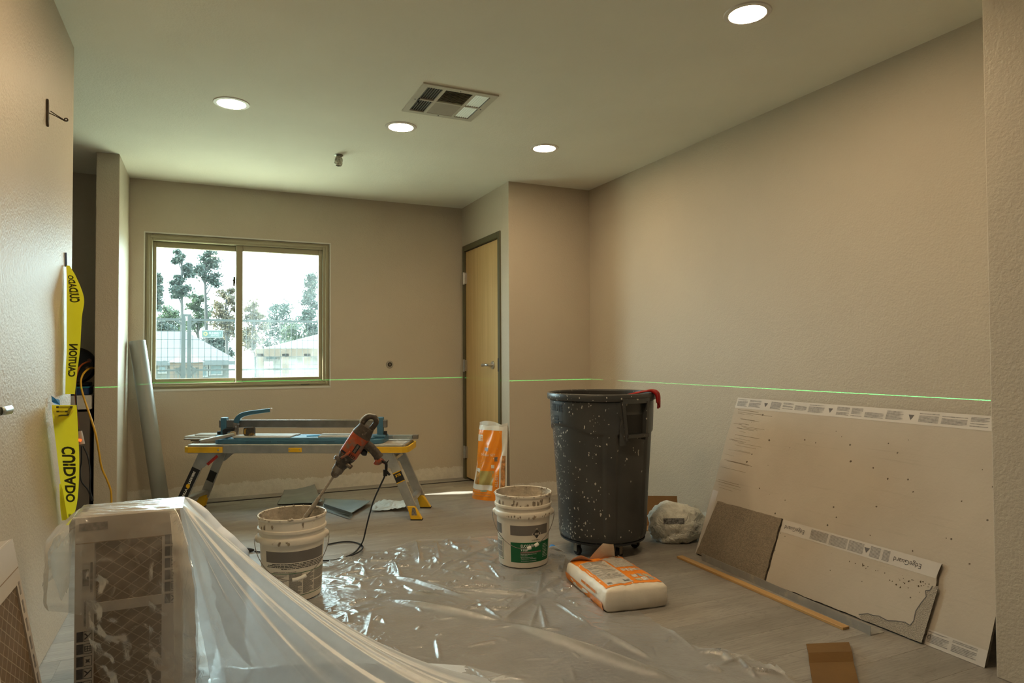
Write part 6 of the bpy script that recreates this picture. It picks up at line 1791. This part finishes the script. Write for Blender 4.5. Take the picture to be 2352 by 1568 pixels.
# ribbon as left/right edges in pixels at a depth; upper length then the folded lower one
def ribbon(rows, off, name, par):
    """rows of (py, px left, px right, depth left, depth right)"""
    L_e = [on_x(min(a, 160), y, XL+off+0.0004*max(0, a-160)) for (y, a, b, dl, dr_) in rows]      # left edge touches the wall
    R_e = [at_depth(b, y, (p_-CAMO).dot(_f)+dr_-dl) for p_, (y, a, b, dl, dr_) in zip(L_e, rows)]
    Ls, Rs = spline(L_e, 6), spline(R_e, 6)
    def at(u, v_):
        k = v_*(len(Ls)-1); i = min(len(Ls)-2, int(k)); f = k-i
        a = Ls[i]*(1-f)+Ls[i+1]*f; b = Rs[i]*(1-f)+Rs[i+1]*f
        p = a*(1-u)+b*u - _f*0.006*math.sin(PI*u)*math.sin(3*v_+1)
        return p-CO
    o = MB().grid(lambda u, v_: at(u, v_), 10, 60).build(name, M_CAUT, par, smooth=True)
    return o, at
d0 = 2.72
up, at_u = ribbon([(610, 152, 160, d0, d0), (640, 153, 177, d0, d0-0.01), (685, 153, 193, d0, d0-0.03), (730, 153, 188, d0, d0-0.03), (800, 153, 184, d0, d0-0.03), (850, 151, 178, d0-0.02, d0-0.05), (905, 150, 172, d0-0.03, d0-0.06)], 0.006, 'tape_length', ct)
d1 = 2.50
lo, at_l = ribbon([(930, 119, 176, d1, d1-0.04), (960, 121, 178, d1, d1-0.04), (1000, 126, 180, d1, d1-0.04), (1050, 132, 182, d1, d1-0.04), (1110, 139, 181, d1, d1-0.03), (1160, 145, 176, d1, d1-0.02), (1190, 148, 166, d1, d1), (1206, 150, 158, d1, d1)], 0.014, 'tape_length', ct)
bk, at_b = ribbon([(930, 119, 174, d1-0.012, d1-0.05), (945, 121, 168, d1-0.014, d1-0.05), (958, 127, 158, d1-0.014, d1-0.04), (968, 140, 148, d1-0.014, d1-0.03)], 0.022, 'folded_end', ct)
ed, at_e = ribbon([(1110, 136, 142, d1+0.01, d1+0.01), (1160, 138, 150, d1+0.012, d1+0.01), (1195, 142, 156, d1+0.012, d1+0.01)], 0.008, 'back_fold', ct)
def rib_text(s, at, u0, u1, v0, v1, par, flip):
    V_, F_ = text_geo(s, 1.0, width=1.0, bold=0.035); o = []
    for p in V_:
        v_ = v0+(v1-v0)*(p.x+0.5); u = u0+(u1-u0)*(p.y+0.5)
        o.append(Vector(at(u, v_))-_f*0.0015)
    MB().add(o, F_).build('tape_lettering', M_CTXT, par)
rib_text('CUIDADO', at_u, 0.22, 0.80, 0.37, 0.13, up, 1)
rib_text('CAUTION', at_u, 0.20, 0.84, 0.88, 0.64, up, 1)
rib_text('CUIDADO', at_l, 0.86, 0.25, 0.36, 0.69, lo, 1)
rib_text('CAUTION', at_b, 0.10, 0.92, 1.25, -0.1, bk, 1) if False else rib_text('UTI', at_b, 0.22, 0.92, 0.85, 0.05, bk, 1)
rib_text('Presco', at_l, 0.45, 0.85, 0.85, 0.80, lo, 1)
q = MB().tube([on_x(151, 580, XL+0.004)-CO, on_x(152, 612, XL+0.004)-CO], 0.004, 6).build('tack', mat('blue_strip', (0.10, 0.15, 0.28), 0.6), ct)
b3 = [on_x(118, 908, XL+0.006), on_x(127, 915, XL+0.02), on_x(137, 918, XL+0.026), on_x(138, 930, XL+0.026), on_x(126, 928, XL+0.02), on_x(119, 922, XL+0.01)]
MB().add([p-CO for p in b3], [tuple(range(6))]).build('blue_tape', mat('blue_masking_tape', (0.02, 0.20, 0.55), 0.6), ct)

# ================================================================== things in the dark hall beyond the left opening
sh = thing('hall_cabinet', 'low white cabinet standing in the dark hall behind the opening', 'cabinet', (-0.95, 5.10, 0))
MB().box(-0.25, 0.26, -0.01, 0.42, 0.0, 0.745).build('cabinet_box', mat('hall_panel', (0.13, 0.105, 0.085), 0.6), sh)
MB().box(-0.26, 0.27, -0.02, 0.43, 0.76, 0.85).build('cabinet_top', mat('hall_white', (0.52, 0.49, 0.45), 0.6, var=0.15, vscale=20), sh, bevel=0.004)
hb = thing('blue_tray', 'blue plastic tray on the white hall cabinet', 'tray', (-0.87, 5.16, 0.851))
MB().box(-0.15, 0.17, -0.05, 0.14, 0, 0.055).build('tray_body', mat('tray_blue', (0.01, 0.035, 0.12), 0.5), hb, bevel=0.006)
MB().box(-0.155, 0.175, -0.055, 0.145, 0.049, 0.056).build('tray_rim', mat('tray_blue', (0.01, 0.035, 0.12)), hb, bevel=0.002)
bf_ = thing('round_machine', 'dark round machine standing on the hall cabinet behind the cords', 'machine', (-0.80, 5.28, 0.909))
MB().lathe([(0.0, -0.06), (0.10, -0.06), (0.122, -0.03), (0.124, 0.03), (0.11, 0.06), (0.095, 0.05), (0, 0.04)], 36).xf(Matrix.Rotation(PI/2, 4, 'X')).xf(Matrix.Translation((0, 0, 0.132))).build('machine_drum', M_BLACK, bf_, smooth='auto')
MB().box(-0.09, 0.09, -0.06, 0.06, 0.0, 0.02).build('machine_base', M_BLACK, bf_, bevel=0.004)
M_YCORD = mat('cord_yellow', (0.62, 0.33, 0.015), 0.5)
M_OCORD = mat('cord_orange', (0.45, 0.10, 0.02), 0.5)
yc = thing('extension_cord', 'yellow extension cord looping from the hall across the wall end', 'cord', (-0.6, 4.6, 0))
YO = yc.location.copy()
path = [at_depth(219, 845, 4.50), at_depth(206, 846, 4.40), at_depth(193, 856, 4.30), at_depth(186, 872, 4.26), at_depth(187, 892, 4.24), at_depth(195, 920, 4.22), at_depth(206, 952, 4.20), at_depth(218, 990, 4.20), at_depth(226, 1030, 4.22), at_depth(233, 1072, 4.25), at_depth(245, 1100, 4.28), at_depth(254, 1125, 4.30), at_depth(256, 1150, 4.30)]
pe = path[-1]; path += [Vector((pe.x, pe.y, 0.12)), Vector((pe.x+0.02, pe.y-0.05, 0.008)), Vector((pe.x+0.1, pe.y-0.3, 0.008))]
MB().tube([p-YO for p in spline(path, 6)], 0.0062, 8).build('cord_run', M_YCORD, yc, smooth=True)
MB().tube([at_depth(201, 846, 4.40)-YO, at_depth(219, 843, 4.52)-YO], 0.013, 10).build('cord_plug', mat('plug_clear', (0.12, 0.06, 0.03), 0.4), yc, smooth='auto')
oc = thing('extension_cord', 'orange extension cord arching over the hall cabinet', 'cord', (-0.6, 4.6, 0))
MB().tube([p-YO for p in spline([at_depth(219, 828, 4.52), at_depth(205, 830, 4.45), at_depth(190, 836, 4.40), at_depth(180, 848, 4.35), at_depth(174, 870, 4.3), at_depth(173, 900, 4.3), at_depth(175, 930, 4.3), at_depth(180, 985, 4.3)], 6)], 0.006, 8).build('cord_run', M_OCORD, oc, smooth=True)
MB().tube([at_depth(205, 828, 4.45)-YO, at_depth(219, 825, 4.56)-YO], 0.014, 10).build('cord_plug', mat('plug_brown', (0.14, 0.055, 0.03), 0.4), oc, smooth='auto')
pb = thing('power_splitter', 'lit power splitter hanging on cords beside the caution tape', 'splitter', (-0.6, 4.2, 0))
PO = pb.location.copy()
MB().tube([at_depth(181, 990, 4.15)-PO, at_depth(186, 1020, 4.15)-PO], [0.018, 0.022], 10).build('splitter_body', mat('splitter_tan', (0.40, 0.30, 0.22), 0.5), pb, smooth='auto')
MB().tube([at_depth(180, 1010, 4.12)-PO, at_depth(186, 1011, 4.12)-PO], 0.008, 8).build('splitter_lamp', emission('lamp_red', (1.0, 0.12, 0.02), 1.6), pb, smooth=True)
for k, pts in enumerate(([(187, 1024), (187, 1060), (184, 1080), (187, 1105), (200, 1122), (206, 1135), (210, 1150)], [(191, 1024), (202, 1050), (207, 1085), (206, 1115), (207, 1128), (214, 1150)], [(180, 990), (177, 950), (175, 920), (174, 880)])):
    MB().tube([at_depth(x, y, 4.15)-PO for x, y in [(p.x, p.y) for p in spline([Vector((a, b, 0)) for a, b in pts], 6)]], 0.004, 7).build('splitter_cord', M_BLACKRUB, pb, smooth=True)

# ================================================================== laser level line (its own light)
ld = bpy.data.lights.new('laser_level', 'POINT'); ld.energy = 1.0; ld.shadow_soft_size = 0.0; ld.color = (1, 1, 1)
lo_ = bpy.data.objects.new('laser_level', ld); COL.objects.link(lo_); lo_.location = (1.25, 0.90, 0.9018)
ld.use_nodes = True
nt = ld.node_tree; em_ = nt.nodes['Emission']; em_.inputs['Color'].default_value = (0.05, 1.0, 0.22, 1)
ge = nt.nodes.new('ShaderNodeNewGeometry'); sp_ = nt.nodes.new('ShaderNodeSeparateXYZ'); L(nt, nt.nodes.new('ShaderNodeTexCoord').outputs['Normal'], sp_.inputs[0])
ab = math_n(nt, 'ABSOLUTE', sp_.outputs[2]); le = math_n(nt, 'LESS_THAN', ab, 0.0006)
ratio = math_n(nt, 'DIVIDE', sp_.outputs[0], sp_.outputs[1])       # the level throws a fan, not a full circle
fan_ = math_n(nt, 'MULTIPLY', math_n(nt, 'GREATER_THAN', ratio, -0.5), math_n(nt, 'LESS_THAN', ratio, 2.2))
fan_ = math_n(nt, 'MULTIPLY', fan_, math_n(nt, 'GREATER_THAN', sp_.outputs[1], 0.0))
L(nt, math_n(nt, 'MULTIPLY', math_n(nt, 'MULTIPLY', le, fan_), 900.0), em_.inputs['Strength'])
# ================================================================== outside the window
M_GRD = mat('dry_grass', (0.49, 0.455, 0.33), 0.95, var=0.2, vscale=0.4)
struct(MB().box(-40, 90, YF+0.4, 120, -2.4, -2.3).build('ground_far', M_GRD))
struct(MB().box(-25, 40, YF+0.17, 18, -0.42, -0.35).build('ground_yard', M_GRD))
struct(MB().box(-6, 6.5, YF+0.162, YF+0.935, 2.50, 2.62).build('sun_block_eave', mat('sun_block_paint', (0.5, 0.47, 0.4), 0.7)))  # unseen eave, added to cut the sun patch to a thin sliver
# ---- site fence
FYD = 14.0
M_FENCE = mat('fence_steel', (0.006, 0.010, 0.010), 0.5, 0.3)
p = on_y(421, 725, FYD)
fence = thing('site_fence', 'dark steel site fence with wire panels seen through the window', 'fence', (p.x, FYD, -0.35))
FO = fence.location.copy()
def fz(py, px=425): return on_y(px, py, FYD).z-FO.z
def fx_(px, py=800): return on_y(px, py, FYD).x-FO.x
for px in (421.0, 434.5, 300.0):
    x = fx_(px); MB().box(x-0.035, x+0.035, -0.035, 0.035, 0.0, fz(722)).build('post', M_FENCE, fence)
MB().box(fx_(417), fx_(438.5), -0.03, 0.03, fz(726), fz(721)).build('post_cap', M_FENCE, fence)
for py, h in ((734, 0.045), (850, 0.035)):
    MB().box(fx_(240), fx_(418), -0.02, 0.02, fz(py)-h/2, fz(py)+h/2).build('rail', M_FENCE, fence)
    MB().box(fx_(438), fx_(900), -0.02, 0.02, fz(py)-h/2, fz(py)+h/2).build('rail', M_FENCE, fence)
for (a, b) in (((402, 735), (418, 745)), ((453, 735), (438, 745)), ((405, 850), (419, 840)), ((405, 850), (419, 864)), ((452, 850), (437, 840)), ((452, 850), (437, 864))):
    MB().bar((fx_(a[0]), 0, fz(a[1])), (fx_(b[0]), 0, fz(b[1])), 0.03, 0.03, (0, 1, 0)).build('brace', M_FENCE, fence)
m = MB()
x = fx_(250)
while x < fx_(880):
    if not fx_(417) < x < fx_(438): m.box(x-0.004, x+0.004, -0.004, 0.004, 0.1, fz(734))
    x += 0.105
z = fz(740)
while z > 0.2:
    m.box(fx_(250), fx_(880), -0.004, 0.004, z-0.0035, z+0.0035); z -= 0.163
tag(m.build('wire_mesh', M_FENCE, fence), kind='stuff')
s0_, s1_ = on_y(463, 775, FYD-0.05), on_y(512, 758, FYD-0.05)
sg = thing('fence_sign', 'teal rental company sign wired on the site fence', 'sign', ((s0_.x+s1_.x)/2, FYD-0.05, s0_.z))
W2, H2 = (s1_.x-s0_.x)/2, s1_.z-s0_.z
MB().box(-W2, W2, -0.004, 0.004, 0, H2).build('sign_board', mat('sign_white', (0.06, 0.065, 0.065), 0.5), sg)
MB().box(-W2+0.012, W2-0.012, -0.006, -0.004, 0.012, H2-0.012).build('sign_field', mat('sign_green', (0.003, 0.022, 0.022), 0.5), sg)
g = [(0.045*math.cos(k*PI/9)*(1 if k % 2 else .7), 0.045*math.sin(k*PI/9)*(1 if k % 2 else .7)) for k in range(18)]
MB().add([(-W2*0.64+x_, -0.0075, H2*0.5+y_) for x_, y_ in g]+[(-W2*0.64+0.018*math.cos(k*PI/9), -0.0075, H2*0.5+0.018*math.sin(k*PI/9)) for k in range(18)], [(k, (k+1) % 18, 18+(k+1) % 18, 18+k) for k in range(18)]).build('sign_emblem', mat('sign_yellow', (0.09, 0.085, 0.02), 0.5), sg)
for s_, z_, h_ in (('SUNBELT', 0.60, 0.042), ('RENTALS', 0.30, 0.030)):
    V_, F_ = text_geo(s_, h_, width=W2*1.15 if z_ > 0.5 else W2*0.8, bold=0.03)
    MB().add([(W2*0.26+q_.x, -0.0075, H2*z_+q_.y) for q_ in V_], F_).build('sign_lettering', mat('sign_letter', (0.09, 0.09, 0.09)), sg)
# ---- houses
M_SHING = mat('roof_shingle_grey', (0.015, 0.016, 0.019), 0.8, var=0.15, vscale=2)
M_HWALL = mat('house_wall', (0.032, 0.035, 0.032), 0.8)
M_HWIN = mat('house_window', (0.015, 0.035, 0.04), 0.2)
def house(label, Y, pxe0, pxe1, pye, pxr0, pxr1, pyr, depth, wins, roofm, wallm):
    e0, e1 = on_y(pxe0, pye, Y), on_y(pxe1, pye, Y); k = (Y+depth/2)/Y
    r0, r1 = on_y(pxr0, pyr, Y+depth/2), on_y(pxr1, pyr, Y+depth/2)
    t = thing('house', label, 'house', ((e0.x+e1.x)/2, Y, -2.3)); O = t.location.copy()
    zb = e0.z
    v = [Vector((e0.x, Y, zb)), Vector((e1.x, Y, zb)), Vector((e1.x, Y+depth, zb)), Vector((e0.x, Y+depth, zb)), Vector((r0.x, Y+depth/2, r0.z)), Vector((r1.x, Y+depth/2, r0.z))]
    MB().add([p_-O for p_ in v], [(0, 1, 5, 4), (1, 2, 5), (2, 3, 4, 5), (3, 0, 4), (3, 2, 1, 0)]).build('roof', roofm, t)
    b = MB().box(e0.x+0.4-O.x, e1.x-0.4-O.x, 0.5, depth-0.5, 0, zb-O.z-0.02).build('house_walls', wallm, t)
    MB().box(e0.x-O.x, e1.x-O.x, -0.03, 0.03, zb-O.z-0.22, zb-O.z-0.01).build('fascia', mat('fascia_dark', (0.015, 0.02, 0.022), 0.6), t)
    for (a0, a1, z0, z1) in wins:
        p0, p1 = on_y(a0, z1, Y+0.5), on_y(a1, z0, Y+0.5)
        w_ = MB().box(p0.x-O.x, p1.x-O.x, 0.44, 0.5, p0.z-O.z, p1.z-O.z).build('window_frame', mat('house_trim', (0.07, 0.07, 0.07)), b)
        MB().box(p0.x-O.x+0.08, p1.x-O.x-0.08, 0.42, 0.45, p0.z-O.z+0.08, p1.z-O.z-0.08).build('window_pane', M_HWIN, w_)
house('single storey house with grey hipped roof beyond the site fence', 36.0, 250, 546, 829, 300, 428, 760, 8.0, [(362, 384, 838, 858), (458, 478, 838, 866), (480, 512, 836, 862)], M_SHING, M_HWALL)
house('pale sunlit house with low roof seen through the smeared pane', 23.0, 600, 860, 804, 735, 800, 766, 9.0, [(606, 640, 812, 830)], mat('roof_pale', (0.03, 0.028, 0.027), 0.8), mat('house_white', (0.09, 0.09, 0.085), 0.8))
# timber posts of its porch
pt = thing('porch', 'timber posted porch in front of the pale house', 'porch', (on_y(650, 870, 20.0).x, 20.0, -2.3)); O = pt.location.copy()
M_TIM = mat('porch_timber', (0.04, 0.024, 0.013), 0.7)
for px in (598, 655, 705):
    q_ = on_y(px, 812, 20.0); MB().box(q_.x-O.x-0.09, q_.x-O.x+0.09, -0.09, 0.09, 0, q_.z-O.z).build('porch_post', M_TIM, pt)
q0_, q1_ = on_y(586, 812, 20.0), on_y(735, 806, 20.0)
MB().box(q0_.x-O.x, q1_.x-O.x, -0.09, 0.09, q0_.z-O.z-0.08, q0_.z-O.z+0.14).build('porch_beam', M_TIM, pt)
# gazebo
gz = thing('gazebo', 'small timber gazebo with pale pyramid roof behind the fence posts', 'gazebo', (on_y(428, 860, 25.0).x, 25.0, -2.3)); O = gz.location.copy()
e0, e1 = on_y(386, 832, 25.0), on_y(471, 832, 25.0); hw = (e1.x-e0.x)/2; ap = on_y(428, 808, 25.0+hw)
MB().add([Vector((-hw, 0, e0.z-O.z)), Vector((hw, 0, e0.z-O.z)), Vector((hw, 2*hw, e0.z-O.z)), Vector((-hw, 2*hw, e0.z-O.z)), Vector((0, hw, ap.z-O.z))], [(0, 1, 4), (1, 2, 4), (2, 3, 4), (3, 0, 4), (3, 2, 1, 0)]).build('gazebo_roof', mat('gazebo_shingle', (0.05, 0.05, 0.05), 0.8), gz)
for sx in (-1, 1):
    for yy in (0.15, 2*hw-0.15):
        MB().box(sx*(hw-0.12)-0.06, sx*(hw-0.12)+0.06, yy-0.06, yy+0.06, 0, e0.z-O.z).build('gazebo_post', M_TIM, gz)
MB().box(-hw+0.1, hw-0.1, 0.1, 0.18, e0.z-O.z-0.18, e0.z-O.z-0.02).build('gazebo_beam', M_TIM, gz)
for k in range(9):
    MB().box(-hw+0.15+k*(2*hw-0.3)/8-0.02, -hw+0.15+k*(2*hw-0.3)/8+0.02, 0.12, 0.16, on_y(428, 868, 25.0).z-O.z-0.7, on_y(428, 858, 25.0).z-O.z).build('baluster', M_TIM, gz)
# ---- trees
def leaf_mat(name, c):
    m, nt, p, out = nmat(name)
    oi = ramp(nt, noise_n(nt, objco(nt), 1.4, 4), [(0.3, tuple(x*0.6 for x in c)), (0.7, tuple(x*1.4 for x in c))]).outputs[0]
    L(nt, oi, p.inputs['Base Color']); p.inputs['Roughness'].default_value = 0.6
    tl = nt.nodes.new('ShaderNodeBsdfTranslucent'); L(nt, oi, tl.inputs[0]); mx = nt.nodes.new('ShaderNodeMixShader'); mx.inputs[0].default_value = 0.4
    L(nt, p.outputs[0], mx.inputs[1]); L(nt, tl.outputs[0], mx.inputs[2]); L(nt, mx.outputs[0], out.inputs[0]); return m
M_LEAF = [leaf_mat('leaf_dark', (0.012, 0.024, 0.018)), leaf_mat('leaf_mid', (0.022, 0.038, 0.016)), leaf_mat('leaf_dry', (0.055, 0.042, 0.022))]
M_BARK = mat('bark_grey', (0.02, 0.02, 0.02), 0.9)
def tree(label, Y, px, py_top, py_low, half, lm, n, seed, trunk=True, clumps=9, leaf=0.12):
    n = int(n*2.6); clumps = int(clumps*2.2)
    rs = random.Random(seed)
    top = on_y(px, py_top, Y); low = on_y(px, py_low, Y); hw = on_y(px+half, py_low, Y).x-low.x
    t = thing('tree', label, 'tree', (low.x, Y, -2.3), 0, 'trees beyond the window'); O = t.location.copy()
    H = top.z-low.z; base = low.z-O.z
    cl = [(rs.uniform(-1, 1)*hw*0.72, rs.uniform(-1, 1)*hw*0.6, base+H*(0.06+0.88*(i+rs.random())/clumps), hw*rs.uniform(0.30, 0.62)) for i in range(clumps)]
    cl = [(x*(1-0.5*((z-base)/H)**2), y, z, r*(1.1-0.4*(z-base)/H)) for x, y, z, r in cl]
    if trunk:
        tr = MB().tube(spline([(0, 0, 0), (hw*0.06, 0, base*0.6), (-hw*0.05, 0, base+H*0.4), (0, 0, base+H*0.86)], 5), [0.16-0.008*i for i in range(16)], 7)
        tro = tr.build('trunk', M_BARK, t)
        for (x, y, z, r) in cl:
            MB().tube([(0, 0, max(base*0.8, z-abs(x)*0.9-0.3)), (x*0.5, y*0.5, z-abs(x)*0.3), (x, y, z)], [0.05, 0.035, 0.015], 5).build('branch', M_BARK, tro)
    v = []; f = []
    for k in range(n):
        x, y, z, r = rs.choice(cl)
        d = Vector((rs.gauss(0, 1), rs.gauss(0, 1), rs.gauss(0, 1))).normalized()*r*(rs.random()**0.55)*rs.uniform(0.6, 1.35)
        c = Vector((x, y, z))+Vector((d.x, d.y, d.z*0.75)); s = leaf*rs.uniform(0.5, 1.3)
        a = Vector((rs.gauss(0, 1), rs.gauss(0, 1), rs.gauss(0, 1))).normalized(); b = a.orthogonal().normalized()*s*0.55; a *= s
        o = len(v); v += [c-a, c+b, c+a, c-b]; f.append((o, o+1, o+2, o+3))
    MB().add(v, f).build('foliage', lm, t); t.children[-1]['kind'] = 'stuff'
    for ch in t.children:
        if ch.name.startswith('foliage'): ch['kind'] = 'stuff'
tree('tall slender tree rising above the double fence post', 51, 418, 572, 690, 30, M_LEAF[0], 1500, 1)
tree('tall open crowned tree beside the window mullion', 53, 472, 570, 655, 40, M_LEAF[0], 1100, 2, clumps=8)
tree('dark conifer cut off by the left edge of the glass', 49, 356, 610, 720, 24, M_LEAF[0], 900, 3)
tree('thin leaning tree with sparse leaves low behind the tall pair', 55, 455, 670, 760, 36, M_LEAF[1], 1000, 4)
tree('yellowing tree filling the corner by the mullion', 52, 520, 655, 775, 36, M_LEAF[2], 1300, 5)
tree('low green tree behind the grey hipped roof', 61, 395, 705, 775, 44, M_LEAF[1], 1200, 6)
tree('dark bush between the hipped roof and the fence sign', 59, 500, 765, 835, 46, M_LEAF[0], 1800, 7)
tree('bare brown shrub tree right of the mullion', 49, 585, 690, 800, 34, M_LEAF[2], 900, 8)
tree('broad blue green tree in the middle of the smeared pane', 62, 650, 690, 810, 52, M_LEAF[0], 1600, 9)
tree('tall tree at the right edge of the smeared pane', 53, 715, 620, 790, 36, M_LEAF[0], 1600, 10, clumps=12)
tree('dense green hedge tree along the roofs', 57, 690, 745, 815, 60, M_LEAF[1], 1500, 11)
tree('round dark shrub above the left end of the roof', 59, 378, 738, 770, 26, M_LEAF[0], 900, 12)
